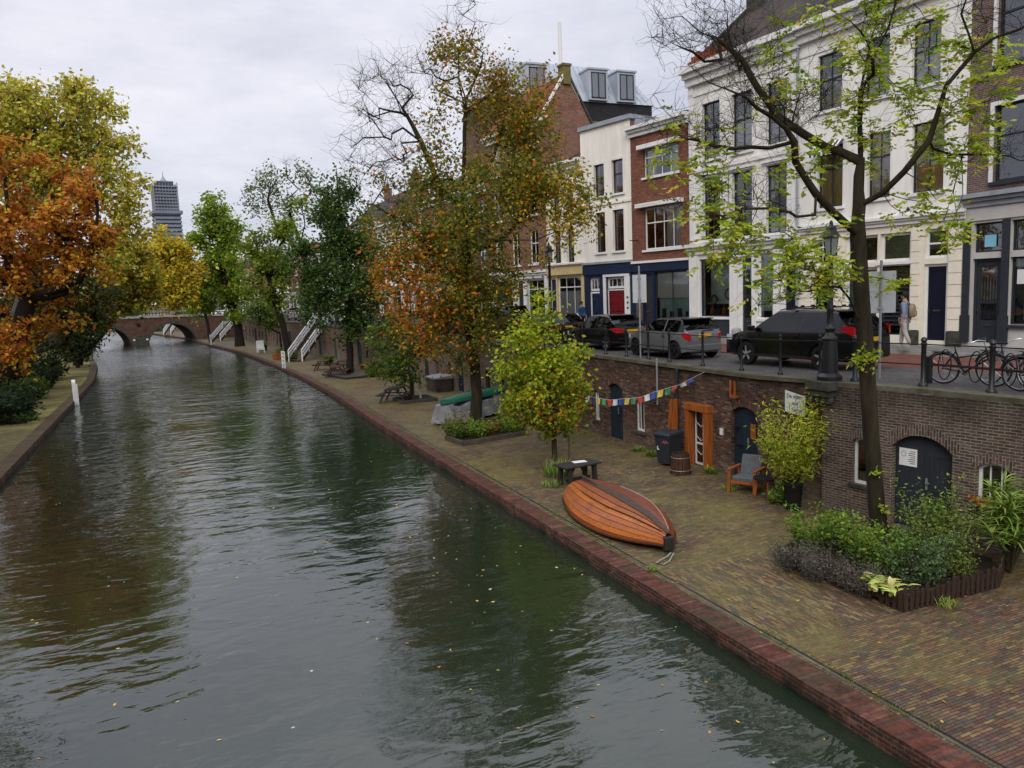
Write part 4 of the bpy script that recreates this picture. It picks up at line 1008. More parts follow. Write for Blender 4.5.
win(h, *ops[2], cols=4, bars=(.3,), frame='trim_white', sill='trim_white', curtain=('curtain_white', 'sides')); win(h, *ops[3], cols=4, bars=(.36,), frame='trim_white', sill='trim_white', curtain=('curtain_white', 'one'), fw=.08)
for o in ((.5, 3.3, 13.12), (.35, 3.5, 10.24)):
    mb = MB(); mb.box(o[0], o[1], .0, .3, o[2], o[2]+.2); mb.build('awning_case', M['trim_white'], h)
band(h, 0, L_, 7.02, 7.42, .08, 'paint_navy', 'fascia'); band(h, 0, L_, 7.44, 7.56, .14, 'trim_white'); cornice(h, L_, 13.85, 14.35, .4, 'trim_white')
mb = MB(); mb.poly([(-.1, .4, 14.36), (L_+.1, .4, 14.36), (L_+.1, -3., 14.9), (-.1, -3., 14.9)]); mb.poly([(-.1, -3., 14.9), (L_+.1, -3., 14.9), (L_+.1, -9, 14.4), (-.1, -9, 14.4)]); mb.build('roof', M['zinc'], h)
mb = MB(); mb.box(L_-.5, L_-.46, .02, .6, 8.6, 8.64); mb.build('bracket', M['paint_black'], h)
# cream house with navy base and red door
P5_ = (21.16, 38.89)
ops = [(.55, 1.39, 11.22, 12.95), (1.98, 2.78, 11.22, 12.9), (.56, 1.39, 8.2, 10.36), (1.98, 2.74, 8.2, 10.34), (2.58, 3.42, 3.9, 6.84), (.62, 2.02, 3.95, 6.82)]
h, L_ = house('cream_house', 'cream plaster house with a navy ground floor and a red door', P4_, P5_, 15.0, 'plaster_cream', ops, gmat='paint_navy', gz=7.55, side='gable_brick')
for o in ops[:4]: win(h, *o, cols=1 if o[2] > 10 else 2, bars=(.42,), frame='paint_slate', trim='plaster_cream', sill='trim_white', curtain=('curtain_brown', 'sides') if o[2] < 10 else ('curtain_white', 'sides'), hood='lead_grey' if False else None)
door(h, 2.58, 3.42, 3.9, 6.05, 'paint_navy'); win(h, 2.58, 3.42, 6.1, 6.84, cols=3, bars=(), frame='trim_white', sill=None, fw=.12)
door(h, .62, 2.02, 3.95, 6.15, 'paint_red', studs=True, label='studded red front door under a four-pane fanlight', fw=.06); win(h, .62, 2.02, 6.2, 6.82, cols=4, bars=(), frame='trim_white', sill=None, fw=.12)
pilaster(h, .22, .6, 3.9, 6.95, 'trim_white', .06); pilaster(h, 2.04, 2.24, 3.9, 6.95, 'trim_white', .06); band(h, .22, 2.24, 6.84, 6.97, .07, 'trim_white')
for k in range(3): mb = MB(); mb.box(.3, .42, .062, .08, 5.1+k*.28, 5.2+k*.28); mb.build('bell_plate', M['paint_slate'], h)
band(h, 0, L_, 7.0, 7.5, .1, 'paint_navy', 'fascia'); band(h, 0, L_, 7.56, 7.68, .16, 'lead_grey'); band(h, 0, L_, 10.7, 10.84, .06, 'plaster_cream')
mb = MB(); mb.box(-.12, L_+.05, -.3, .14, 14.86, 15.08); mb.box(-.12, .12, -4., -.3, 14.4, 15.08); mb.build('parapet', M['lead_grey'], h)
# yellow fronted house
P6_ = (20.59, 42.39)
ops = [(.3, 2.62, 4.75, 7.0), (2.74, 3.4, 3.9, 6.95), (.8, 1.5, 7.8, 9.75), (2.1, 2.8, 7.8, 9.75), (.8, 1.5, 10.5, 12.3), (2.1, 2.8, 10.5, 12.3)]
h, L_ = house('yellow_front_house', 'pale house with a yellow shop fascia and white-framed display window', P5_, P6_, 13.4, 'plaster_cream', ops, gmat='fascia_yellow', gz=7.6)
win(h, *ops[0], cols=3, bars=(.28,), frame='trim_white', sill='trim_white', curtain=('curtain_white', 'low'), fw=.1); door(h, *ops[1], 'paint_navy')
for o in ops[2:]: win(h, *o, cols=1, bars=(.42,), frame='paint_slate', trim='plaster_cream', sill='trim_white')
band(h, 0, L_, 7.1, 7.5, .12, 'fascia_yellow', 'fascia'); cornice(h, L_, 7.5, 7.75, .25, 'trim_cream'); cornice(h, L_, 13., 13.5, .35, 'trim_white'); roofed(h, L_, 10, 13.5, 15., 4., 'roof_tile_dark')
# tall brick house with bare gable and flagpole
P7_ = (19.9, 50.0)
ops = [(1.0+i*2.35, 2.1+i*2.35, z, z+2.1) for i in range(3) for z in (7.9, 10.9, 13.8)]+[(.4, 2.6, 4.6, 6.9), (3.0, 4.0, 3.9, 6.9), (4.4, 7.1, 4.6, 6.9)]
h, L_ = house('gabled_brick_house', 'tall red brick house with a bare pointed gable and a white flagpole', P6_, P7_, 16.4, 'gable_brick', ops, gmat='trim_grey', gz=7.4, dep=4.9)
for o in ops[:9]: win(h, *o, cols=2, bars=(.4,), frame='trim_white', sill='trim_white', fw=.08)
win(h, *ops[9], cols=2, bars=(.25,), frame='trim_white'); door(h, *ops[10], 'paint_slate'); win(h, *ops[11], cols=3, bars=(.25,), frame='paint_slate')
cornice(h, L_, 7.0, 7.5, .25, 'trim_white'); cornice(h, L_, 16.0, 16.5, .35, 'trim_white')
for a in (.05, 2.7, 4.1, 7.25): pilaster(h, a, a+.28, 3.8, 7.0, 'trim_white', .08)
mb = MB(); g0 = [(0, .1, 16.4), (0, -1.7, 19.1), (0, -4.9, 13.7), (0, -4.9, 10), (0, .1, 10)]
mb.poly([(-.01, y, z) for _, y, z in g0]); mb.poly([(.3, y, z) for _, y, z in reversed(g0)])
for (_, ya, za), (_, yb, zb_) in zip(g0[:3], g0[1:3]): mb.poly([(-.01, ya, za), (.3, ya, za), (.3, yb, zb_), (-.01, yb, zb_)])
mb.build('gable', M['gable_brick'], h)
mb = MB(); mb.beam((-.06, .35, 16.15), (-.06, -1.6, 19.05), .13, .14); mb.build('barge_board', M['trim_white'], h)
mb = MB(); mb.beam((-.06, -1.8, 19.1), (-.06, -4.9, 13.85), .10, .12); mb.build('coping', M['stone_dark'], h)
P('moss_brick', (.16, .14, .05), .9, .4, 3., col2=(.08, .07, .03))
mb = MB(); mb.box(-.15, .45, -1.98, -1.46, 18.4, 19.45); mb.box(-.2, .5, -2.03, -1.41, 19.45, 19.58); mb.build('chimney', M['moss_brick'], h)
mb = MB(); mb.tube([(.5, -1.7, 19.3), (.5, -1.7, 22.1)], .11, 8); mb.build('flagpole', M['trim_white'], h)
mb = MB(); mb.poly([(0, .2, 16.45), (L_, .2, 16.45), (L_, -1.7, 19.05), (0, -1.7, 19.05)]); mb.poly([(0, -1.7, 19.05), (L_, -1.7, 19.05), (L_, -4.9, 13.7), (0, -4.9, 13.7)]); mb.build('roof', M['roof_tile_orange'], h)
# zinc mansard block set back behind
zb = thing('zinc_roof_block', 'modern block with a pale zinc mansard roof and box dormers behind the brick gable', 'building', (23.4, 58, 0))
mb = MB(); mb.box(0, 15.2, 0, 5.5, 3.4, 19.9, 0); mb.box(.02, 15.18, -.06, 5.4, 19.9, 21.5, 1); mb.build('wall', [M['brown_house_brick'], M['black_cladding']], zb)
mb = MB(); x0, x1, y0, y1, zA, zB = -.15, 15.35, -.2, 5.7, 21.5, 24.75; i_ = 2.0
c = [(x0, y0, zA), (x1, y0, zA), (x1, y1, zA), (x0, y1, zA), (x0+i_, y0+i_*.9, zB), (x1-i_*1.0, y0+i_*.9, zB), (x1-i_, y1-i_, zB), (x0+i_, y1-i_, zB)]
mb.add(c, [(0, 1, 5, 4), (1, 2, 6, 5), (2, 3, 7, 6), (3, 0, 4, 7), (4, 5, 6, 7), (0, 3, 2, 1)])
for k in range(1, 26):
    x = lerp(x0, x1, k/26); t = (x-x0)/(x1-x0); xb = lerp(x0+i_, x1-i_, t); mb.beam((x, y0-.02, zA), (xb, y0+i_*.9-.02, zB), .04, .06)
mb.build('roof', M['zinc'], zb)
for x in (3.3, 8.9, 11.6):
    mb = MB(); w_ = 1.75
    mb.box(x, x+w_, -.45, 2.2, 21.6, 24.0); mb.box(x-.08, x+w_+.08, -.55, 2.2, 24.0, 24.14); dm = mb.build('dormer', M['zinc'], zb)
    mb = MB()
    for a in (x+.2, x+w_/2-.04, x+w_-.28): mb.box(a, a+.08, -.5, -.46, 21.75, 23.8)
    mb.box(x+.2, x+w_-.2, -.5, -.46, 21.75, 21.83); mb.box(x+.2, x+w_-.2, -.5, -.46, 23.72, 23.8); f = mb.build('window', M['paint_black'], dm)
    mb = MB(); mb.poly([(x+.2, -.47, 21.75), (x+w_-.2, -.47, 21.75), (x+w_-.2, -.47, 23.8), (x+.2, -.47, 23.8)]); mb.build('pane', M['glass'], f)
# more houses along the street to the bridge and beyond
def row_house(name, label, p0, p1, zt, wall, gm, nwin, floors, roof, rz=2.8, fr='trim_white', gz=7.2, shop=True, trim=None, pil=None, gable=False):
    Lh = (Vector(p1)-Vector(p0)).length; ops = []; g = []
    for f in range(floors):
        z = gz+.75+f*((zt-gz-.9)/floors); hh = min(2.2, (zt-gz-.9)/floors-.75)
        for i in range(nwin):
            c = Lh*(i+.5)/nwin; w_ = min(1.15, Lh/nwin*.55); ops.append((c-w_/2, c+w_/2, z, z+hh))
    g = [(.3, Lh*.55, 4.5, gz-.45), (Lh*.55+.35, Lh-.35, 3.85, gz-.45)]
    h, L_ = house(name, label, p0, p1, zt, wall, ops+g, gmat=gm, gz=gz)
    for o in ops: win(h, *o, cols=2, bars=(.42,), frame=fr, sill='trim_white', trim=trim, curtain=('curtain_white', 'low') if (int(o[0]*7+o[2]) % 3 == 0) else None, fw=.08)
    win(h, *g[0], cols=2, bars=(.26,), frame='trim_white', fw=.1)
    if g[1][1]-g[1][0] > 1.6: win(h, g[1][0], g[1][1]-1.0, 4.5, gz-.45, cols=1, bars=(.26,), frame='trim_white', fw=.1); door(h, g[1][1]-1.0, g[1][1], 3.85, gz-.45, 'paint_slate')
    else: door(h, *g[1], 'paint_slate')
    cornice(h, L_, gz-.32, gz, .2, 'trim_white'); cornice(h, L_, zt-.5, zt+.05, .4, 'trim_white')
    for a in (0.02, Lh*.55+.05, Lh-.3): pilaster(h, a, a+.25, 3.8, gz-.33, pil or 'trim_white', .08)
    if roof: roofed(h, L_, 11, zt, zt+rz, 4.5, roof)
    if gable:
        mb = MB(); mb.poly([(-.02, .1, zt), (-.02, -4.5, zt+rz), (-.02, -11, zt)]); mb.build('gable', M[wall], h)
        chimney(h, .5, -4.5, zt+rz-.6, zt+rz+1.1, .8)
    return h
def fp(y): return (fx(y), y)
row_house('tall_shop_house', 'grey plastered house with white pilasters and dark shop windows behind the autumn tree', fp(50), fp(57), 13.6, 'brown_house_brick', 'plaster_white', 3, 2, 'roof_tile_dark', pil='trim_white')
row_house('brown_brick_house', 'brown brick house with rows of white sash windows behind the autumn tree', fp(57), fp(63.5), 13.8, 'gable_brick', 'trim_grey', 3, 3, 'roof_tile_dark')
row_house('pale_house', 'pale plaster house next to the brown brick one', fp(63.5), fp(70), 13.2, 'plaster_white', 'plaster_white', 2, 2, 'roof_tile_orange')
row_house('white_front_house', 'white plaster house beyond the dark green tree', fp(70), fp(77), 13.0, 'plaster_bright', 'trim_white', 3, 2, 'roof_tile_dark')
row_house('brick_warehouse', 'dark brick house with steep slate roof seen above the leaning tree', fp(77), fp(86), 13.6, 'brown_house_brick', 'trim_grey', 3, 3, 'roof_tile_dark', rz=3.6, gable=True)
row_house('narrow_white_house', 'narrow white house with a slate roof and gable chimney', fp(86), fp(92), 13.4, 'plaster_white', 'trim_white', 2, 2, 'roof_tile_dark', rz=3.6, gable=True)
row_house('orange_roof_house', 'white house under a bright orange tiled roof', fp(92), fp(99), 12.2, 'plaster_cream', 'plaster_white', 3, 2, 'roof_tile_orange', rz=3.4, gable=True)
row_house('white_bay_house', 'white house with tall upper windows over a dark shopfront near the far bridge', fp(99), fp(108), 11.8, 'plaster_bright', 'paint_slate', 4, 2, 'roof_tile_dark', fr='paint_slate', rz=2.)
row_house('red_corner_house', 'red brick house at the end of the row near the far bridge', fp(108), fp(117), 11.4, 'red_house_brick', 'trim_white', 3, 2, 'roof_tile_orange')
row_house('cream_corner_house', 'cream house behind the bright green tree near the far bridge', fp(117), fp(126), 11.8, 'plaster_cream', 'trim_white', 3, 2, 'roof_tile_dark')
row_house('bridge_side_house', 'low brick house just beyond the far bridge', fp(136), fp(148), 11.0, 'gable_brick', 'trim_white', 4, 2, 'roof_tile_orange')
row_house('canal_bend_house', 'white house where the canal bends away', fp(148), fp(162), 11.0, 'plaster_white', 'trim_white', 4, 2, 'roof_tile_dark')
row_house('distant_house', 'distant brick house past the canal bend', fp(162), fp(180), 11.5, 'brown_house_brick', 'trim_white', 5, 2, 'roof_tile_orange')
# ------------------------------------------------------------------ trees
LEAFGAIN = 1.4
def pick_cols(rng, pal, n, jit=.18):
    """pal = [(weight, rgb)...] -> n colours with jitter"""
    w_ = np.array([p[0] for p in pal], float); w_ /= w_.sum(); c = np.array([p[1] for p in pal])
    k = rng.choice(len(pal), n, p=w_); out = c[k]*(1+rng.normal(0, jit, (n, 1)))*(1+rng.normal(0, .06, (n, 3)))
    return np.clip(out*LEAFGAIN, .003, .85)
def leaf_quads(rng, pos, size, aspect=.55, droop=.3, cols=None, updir=None, fold=.25):
    """diamond leaves, each folded a little along the midrib (two triangles)"""
    n = len(pos)
    d = rng.normal(0, 1, (n, 3)); d[:, 2] = d[:, 2]*.6-droop; d /= np.linalg.norm(d, axis=1)[:, None]
    if updir is not None: d = updir
    r = rng.normal(0, 1, (n, 3)); b = np.cross(d, r); b /= (np.linalg.norm(b, axis=1)[:, None]+1e-9); nn = np.cross(d, b)
    s = size*rng.uniform(.6, 1.3, (n, 1))
    p0 = pos; p2 = pos+d*s; mid = pos+d*s*.45
    p1 = mid+b*s*aspect*.5+nn*s*fold*.25; p3 = mid-b*s*aspect*.5+nn*s*fold*.25
    V = np.stack([p0, p1, p2, p3], 1).reshape(-1, 3)
    i = np.arange(n)*4
    Fq = np.concatenate([np.stack([i, i+1, i+2], 1), np.stack([i, i+2, i+3], 1)])
    return V, Fq, (np.concatenate([cols, cols*.94]) if cols is not None else None)
class LeafBag:
    def __init__(s): s.V = []; s.F = []; s.C = []; s.o = 0
    def add(s, V, F, C): s.V.append(V); s.F.append(F+s.o); s.C.append(C); s.o += len(V)
    def build(s, name, mat, parent):
        if not s.V: return None
        return np_mesh(name, np.concatenate(s.V), np.concatenate(s.F), np.concatenate(s.C), M[mat], parent)
class Skel:
    """branching skeleton grown through a cloud of points"""
    def __init__(s, rng): s.P = []; s.par = []; s.plen = []; s.rng = rng; s.leafn = []
    def node(s, p, par):
        s.P.append(np.array(p, float)); s.par.append(par)
        s.plen.append(0 if par < 0 else s.plen[par]+np.linalg.norm(s.P[-1]-s.P[par])); return len(s.P)-1
    def path(s, pts, par=-1, step=.6, jit=.0):
        ids = []
        last = par
        if par < 0: last = s.node(pts[0], -1); ids.append(last); pts = pts[1:]
        for q in pts:
            q = np.array(q, float); a = s.P[last].copy(); k = max(1, int(np.linalg.norm(q-a)/step))
            for i in range(1, k+1):
                last = s.node(a+(q-a)*i/k+s.rng.normal(0, jit, 3)*(1 if i < k else .3), last); ids.append(last)
        return ids
    def grow(s, targets, start_from, step=.7, jit=.08, w_=.35, sag=.0, minfrac=0):
        order = sorted(range(len(targets)), key=lambda i: np.linalg.norm(targets[i]-s.P[start_from]))
        allow = list(range(minfrac, len(s.P)))
        for i in order:
            t = targets[i]; A = np.array([s.P[j] for j in allow]); pl = np.array([s.plen[j] for j in allow])
            dv = t-A; dist = np.linalg.norm(dv, axis=1)
            cost = dist+w_*pl*.5+np.maximum(0, -dv[:, 2])*.8
            j = allow[int(np.argmin(cost))]; a = s.P[j].copy(); L_ = np.linalg.norm(t-a); k = max(1, int(L_/step)); last = j
            up = np.array([0, 0, 1.])*L_*.12
            for q in range(1, k+1):
                f = q/k; p = a+(t-a)*f-up*math.sin(PI*f)*(1 if t[2] > a[2] else -1)*.6+(s.rng.normal(0, jit, 3)*step if q < k else 0)
                last = s.node(p, last); allow.append(last)
            s.leafn.append(last)
    def radii(s, r0, tip=.012, e=.42):
        n = len(s.P); cnt = np.zeros(n); hasch = np.zeros(n, bool)
        for i in range(n):
            if s.par[i] >= 0: hasch[s.par[i]] = True
        for i in range(n-1, -1, -1):
            if not hasch[i]: cnt[i] += 1
            if s.par[i] >= 0: cnt[s.par[i]] += cnt[i]
        r = tip*(cnt**e); r = r*1.0
        k = r0/r[0]
        return tip+(r-tip)*((r0-tip)/(r[0]-tip)) if r[0] > tip else r
    def mesh(s, name, mat, parent, r0, tip=.012, e=.42, flare=1.35, sides=(8, 5, 4, 3), thresh=(.09, .04, .02)):
        r = s.radii(r0, tip, e); ch = {}
        for i, p in enumerate(s.par): ch.setdefault(p, []).append(i)
        mb = MB(); roots = [(-1, i) for i in ch.get(-1, [])]; stack = roots
        while stack:
            p, i = stack.pop(); pts = [s.P[p]] if p >= 0 else []; rr = [r[i]] if p >= 0 else []
            cur = i
            while True:
                pts.append(s.P[cur]); rr.append(r[cur]); kids = ch.get(cur, [])
                if not kids: break
                kids = sorted(kids, key=lambda q: -r[q]); 
                for q in kids[1:]: stack.append((cur, q))
                cur = kids[0]
            rm = max(rr); n = sides[0] if rm > thresh[0] else sides[1] if rm > thresh[1] else sides[2] if rm > thresh[2] else sides[3]
            if p < 0:
                rr = list(rr)
                for q in range(min(4, len(rr))): rr[q] *= 1+(flare-1)*(1-q/4)**2
            rr[-1] *= .5
            if len(pts) > 1: mb.tube(pts, rr, n, cap=False)
        return mb.build(name, M[mat], parent, smooth=180), r
def twigs(mb, rng, pts, n, ln, r=.008, upb=.25, seg=4, curl=.35):
    out = []
    for _ in range(n):
        p = np.array(pts[rng.integers(len(pts))]); d = rng.normal(0, 1, 3); d[2] = d[2]*.7+upb; d /= np.linalg.norm(d); L_ = ln*rng.uniform(.45, 1.25); q = [p]
        for k in range(seg):
            d = d+rng.normal(0, curl, 3); d[2] += .12; d /= np.linalg.norm(d); q.append(q[-1]+d*L_/seg)
        mb.tube(q, [r*(1-.75*k/seg) for k in range(seg+1)], 3, cap=False); out.append(q)
    return out
def tree(name, label, base, h_trunk, blobs, ntar, r0, pal, nleaf, leaf=.2, spread=.7, seed=1, bark='bark', group=None, trunk=None, bare=None, nbare=0, palf=None, step=.8, aspect=.6, shell=.5, kidlabel=None, tip=.014, twig=2, twl=.9, w_=.35, base_z=WZ, limbs=(), gap=.0):
    """blobs / bare: (px, py, radius_px, depth offset m[, squash]) crown volumes as measured on the photo, at the tree's own distance"""
    rng = np.random.default_rng(seed); b = np.array([base[0], base[1], base_z])
    root = thing(name, label, 'tree', tuple(b), 0, group); depth = (Vector(b)-EYEV).dot(cF); ppm = F_PX/depth
    right = np.array([cR.x, cR.y, 0]); fwd = np.array([cF.x, cF.y, 0]); fwd /= np.linalg.norm(fwd)
    def sample(bl, n):
        vol = np.array([q[2]**2.6 for q in bl]); vol = vol/vol.sum(); out = []; which = rng.choice(len(bl), n, p=vol)
        for k in which:
            q = bl[k]; c = np.array(at(q[0], q[1], base, q[3] if len(q) > 3 else 0))-b; R_ = q[2]/ppm; sq = q[4] if len(q) > 4 else 1.
            v = rng.normal(0, 1, 3); v /= np.linalg.norm(v); rr = R_*(rng.uniform(0, 1)**(shell/1.5)); out.append(c+v*rr*np.array([1, 1, sq]))
        return np.array(out)
    sk = Skel(rng)
    tp = [np.array([0, 0, -.1])]+[np.array(at(px, py, base, o))-b for px, py, o in (trunk or [])]
    if not trunk: tp.append(np.array([0, 0, h_trunk]))
    ids = sk.path(tp, -1, .6, .02)
    nmin = max(1, int(len(ids)*.45)) if not trunk else max(1, int(len(ids)*.35))
    for lm in limbs:   # explicit limbs: start index fraction + points
        st = ids[min(len(ids)-1, int(lm[0]*len(ids)))]; sk.path([np.array(at(px, py, base, o))-b for px, py, o in lm[1]], st, .6, .03)
    tg = sample(blobs, ntar)
    if bare: 
        tb = sample(bare, nbare); n0 = len(sk.leafn)
    sk.grow(tg, ids[-1], step, .1, w_, minfrac=nmin); ln = list(sk.leafn)
    if bare: sk.grow(tb, ids[-1], step, .1, w_, minfrac=nmin)
    ends = sk.leafn[len(ln):]
    tr, r = sk.mesh('trunk', bark, root, r0, tip)
    thin = [sk.P[i] for i in range(len(sk.P)) if r[i] < .05]
    mb = MB(); LP = np.array([sk.P[i] for i in ln]); tips = []
    if twig: tips += twigs(mb, rng, LP, int(len(LP)*twig), twl, tip*.6)
    if bare: twigs(mb, rng, [sk.P[i] for i in ends], len(ends)*5, 1.3, tip*.7, seg=5)
    if mb.v: mb.build('twigs', M[bark], root)
    # leaves gather round the branch ends and the twigs
    TP = np.array([q[k] for q in tips for k in (2, 3, 4)]) if tips else LP
    kk = rng.integers(len(TP), size=int(nleaf*.6)); pos = TP[kk]+rng.normal(0, spread*.4, (len(kk), 3))
    k2 = rng.integers(len(LP), size=nleaf-len(kk)); pos = np.concatenate([pos, LP[k2]+rng.normal(0, spread, (len(k2), 3))*np.array([1, 1, .75])])
    clump = rng.uniform(.78, 1.22, len(LP)); cl = np.concatenate([clump[np.minimum(kk//max(1, (3*twig)), len(LP)-1)] if twig else clump[kk], clump[k2]])
    n = len(pos)
    if palf:
        cols = palf(rng, pos, ppm)
    else: cols = pick_cols(rng, pal, n)
    cols = np.clip(cols*cl[:, None], .003, .9)
    bag = LeafBag(); V, Fq, C = leaf_quads(rng, pos, leaf, aspect, .35, cols); bag.add(V, Fq, C)
    cr_ = bag.build('crown', 'leaf', root)
    return root
LIME = [(5, (.20, .27, .012)), (4, (.28, .31, .015)), (3, (.11, .17, .012)), (2, (.32, .28, .02)), (1, (.08, .12, .01))]
def to_px(pos, base):
    """how far right / up a leaf sits in its tree, metres"""
    return pos[:, 0]*cR.x+pos[:, 1]*cR.y, pos[:, 2]
# young lime-green tree with a gold side
def pal_young(rng, pos, ppm):
    rx, z = to_px(pos, None); c = pick_cols(rng, LIME, len(pos)); g = pick_cols(rng, [(3, (.42, .25, .02)), (2, (.42, .14, .015)), (3, (.34, .29, .025))], len(pos))
    m_ = rng.uniform(0, 1, len(pos)) < np.clip(.03+.35*np.exp(-((rx-.1)**2/1.6+(z-1.9)**2/.5)), 0, 1); c[m_] = g[m_]
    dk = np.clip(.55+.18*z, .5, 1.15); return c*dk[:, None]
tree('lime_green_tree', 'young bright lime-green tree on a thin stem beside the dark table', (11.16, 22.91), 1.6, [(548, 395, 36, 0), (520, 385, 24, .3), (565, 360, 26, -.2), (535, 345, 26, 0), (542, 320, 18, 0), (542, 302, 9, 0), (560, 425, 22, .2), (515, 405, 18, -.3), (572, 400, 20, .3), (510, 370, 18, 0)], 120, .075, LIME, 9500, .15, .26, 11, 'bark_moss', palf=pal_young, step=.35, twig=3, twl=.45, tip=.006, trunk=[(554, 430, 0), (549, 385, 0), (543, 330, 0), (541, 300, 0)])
# big autumn tree
def pal_big(rng, pos, ppm):
    rx, z = to_px(pos, None); n = len(pos)
    green = pick_cols(rng, [(4, (.11, .13, .014)), (3, (.16, .16, .016)), (2, (.07, .09, .013))], n); olive = pick_cols(rng, [(3, (.20, .17, .016)), (2, (.26, .15, .015)), (2, (.16, .09, .012))], n)
    org = pick_cols(rng, [(4, (.46, .15, .012)), (3, (.42, .10, .010)), (3, (.48, .24, .015)), (1, (.25, .05, .01))], n); yel = pick_cols(rng, [(3, (.46, .31, .02)), (2, (.36, .28, .02)), (1, (.2, .18, .014))], n)
    po = np.clip(.07+.70*np.exp(-((rx+2.6)**2/4.5+(z-5.2)**2/6)), 0, .8); pt = np.clip((z-10)/5, 0, .75); py_ = np.clip(np.exp(-((rx-3.6)**2/3+(z-8)**2/5)), 0, .55)
    u = rng.uniform(0, 1, n); c = green; m_ = u < pt; c[m_] = olive[m_]; u = rng.uniform(0, 1, n); m_ = u < py_; c[m_] = yel[m_]; u = rng.uniform(0, 1, n); m_ = u < po; c[m_] = org[m_]
    return c
tree('autumn_tree', 'big half-bare autumn tree with olive and orange leaves beside the green canoe', (11.29, 30.96), 5, [(475, 70, 34, 0), (500, 120, 48, .8), (455, 130, 36, -.6), (520, 170, 52, 1), (475, 190, 55, -1), (425, 215, 50, 0), (392, 255, 40, .6), (430, 285, 46, -1), (485, 260, 50, 1), (540, 220, 44, .5), (568, 205, 30, 0), (385, 300, 30, -.5), (500, 300, 36, .5), (430, 325, 28, -.4), (455, 40, 18, 0), (530, 90, 22, 0), (560, 170, 24, 1.), (465, 365, 20, .3), (447, 380, 15, -.3), (480, 340, 26, -.8), (455, 340, 24, -.8), (468, 300, 36, -1.2), (460, 245, 44, -1.5)], 340, .235, LIME, 40000, .17, .47, 5, 'bark_ash', palf=pal_big, tip=.012,
     trunk=[(477, 395, 0), (473, 350, 0), (468, 310, 0), (466, 270, 0), (465, 220, 0), (464, 160, 0), (466, 100, 0)], limbs=[(.52, [(448, 285, -.4), (436, 255, -.8), (405, 222, -1), (378, 207, -1.2)]), (.55, [(480, 250, .4), (505, 235, .6), (528, 212, .8), (545, 190, 1)]), (.62, [(440, 190, 0), (420, 140, .3), (400, 105, .5), (385, 80, .6)]), (.7, [(492, 160, .3), (505, 110, .6)])], bare=[(380, 100, 36, 0), (400, 140, 34, .5), (370, 150, 28, -.5), (420, 85, 32, 0), (385, 180, 30, 0), (470, 35, 30, 0), (440, 55, 26, 0), (365, 80, 18, 0)], nbare=170, twig=3, twl=1.0, w_=.25)
# small dark green tree with picnic table
GRN = [(4, (.065, .11, .016)), (3, (.09, .14, .018)), (2, (.045, .075, .014)), (1, (.17, .17, .02))]
tree('small_green_tree', 'small bushy green tree tied to stakes beside the grey picnic table', (11.22, 40.42), 1.4, [(400, 345, 26, 0), (385, 340, 18, .3), (415, 350, 18, -.3), (395, 325, 16, 0), (405, 370, 18, 0), (380, 365, 12, 0)], 80, .08, GRN, 5600, .18, .3, 6, 'bark_grey', step=.4, twl=.5, tip=.008, twig=2)
DKG = [(4, (.038, .075, .016)), (3, (.06, .105, .02)), (2, (.026, .05, .013)), (2, (.095, .14, .022))]
tree('dark_green_tree', 'tall dark green conical tree on the wooden deck among the picnic tables', (11.19, 57.27), 4, [(335, 165, 10, 0), (338, 185, 17, 0), (330, 205, 22, .5), (345, 210, 20, -.5), (325, 235, 27, 0), (350, 240, 26, 1), (310, 265, 24, -.5), (345, 268, 34, 0), (370, 260, 20, .5), (325, 300, 28, 0), (360, 300, 26, -.5), (350, 325, 20, .4), (375, 300, 14, 0)], 220, .24, DKG, 19000, .27, .5, 8, 'bark_dark', twl=.9, trunk=[(350, 340, 0), (347, 290, 0), (340, 220, 0), (336, 165, 0)])
LGR = [(4, (.16, .21, .02)), (3, (.11, .16, .018)), (2, (.21, .23, .025)), (1, (.07, .10, .015))]
tree('leaning_tree', 'airy light green tree with a dark leaning trunk behind the white stair', (9.08, 74.93), 5, [(258, 255, 15, 0), (275, 265, 18, .6), (262, 235, 10, -.5), (280, 230, 12, .5), (300, 205, 10, 0), (276, 290, 14, 0), (255, 280, 12, -.4), (292, 240, 10, 0), (275, 305, 10, 0)], 90, .3, LGR, 7000, .34, .5, 9, 'bark_dark', trunk=[(283, 325, 0), (275, 300, 0), (270, 275, 0), (280, 245, 0)], limbs=[(.6, [(262, 262, 0), (256, 245, 0)]), (.8, [(297, 258, 0), (305, 225, 0), (300, 195, 0)])])
tree('sparse_crown_tree', 'tall thin-leaved tree with an open grey-green crown against the sky', (12.15, 84.34), 8, [(275, 185, 18, 0), (300, 180, 16, .6), (255, 200, 14, 0), (285, 210, 16, 0), (310, 195, 12, 0), (315, 255, 18, 0), (315, 285, 16, 0), (300, 300, 12, 0)], 90, .3, [(3, (.10, .13, .03)), (2, (.075, .10, .028)), (1, (.14, .15, .04))], 3600, .30, .6, 10, 'bark_dark', trunk=[(309, 320, 0), (308, 280, 0), (302, 245, 0), (290, 215, 0)], limbs=[(.7, [(276, 225, 0), (268, 200, 0), (272, 175, 0)])], bare=[(290, 170, 14, 0), (265, 180, 12, 0)], nbare=20, twl=1.2)
BRG = [(4, (.17, .24, .02)), (3, (.11, .17, .018)), (2, (.25, .29, .028)), (1, (.06, .11, .015))]
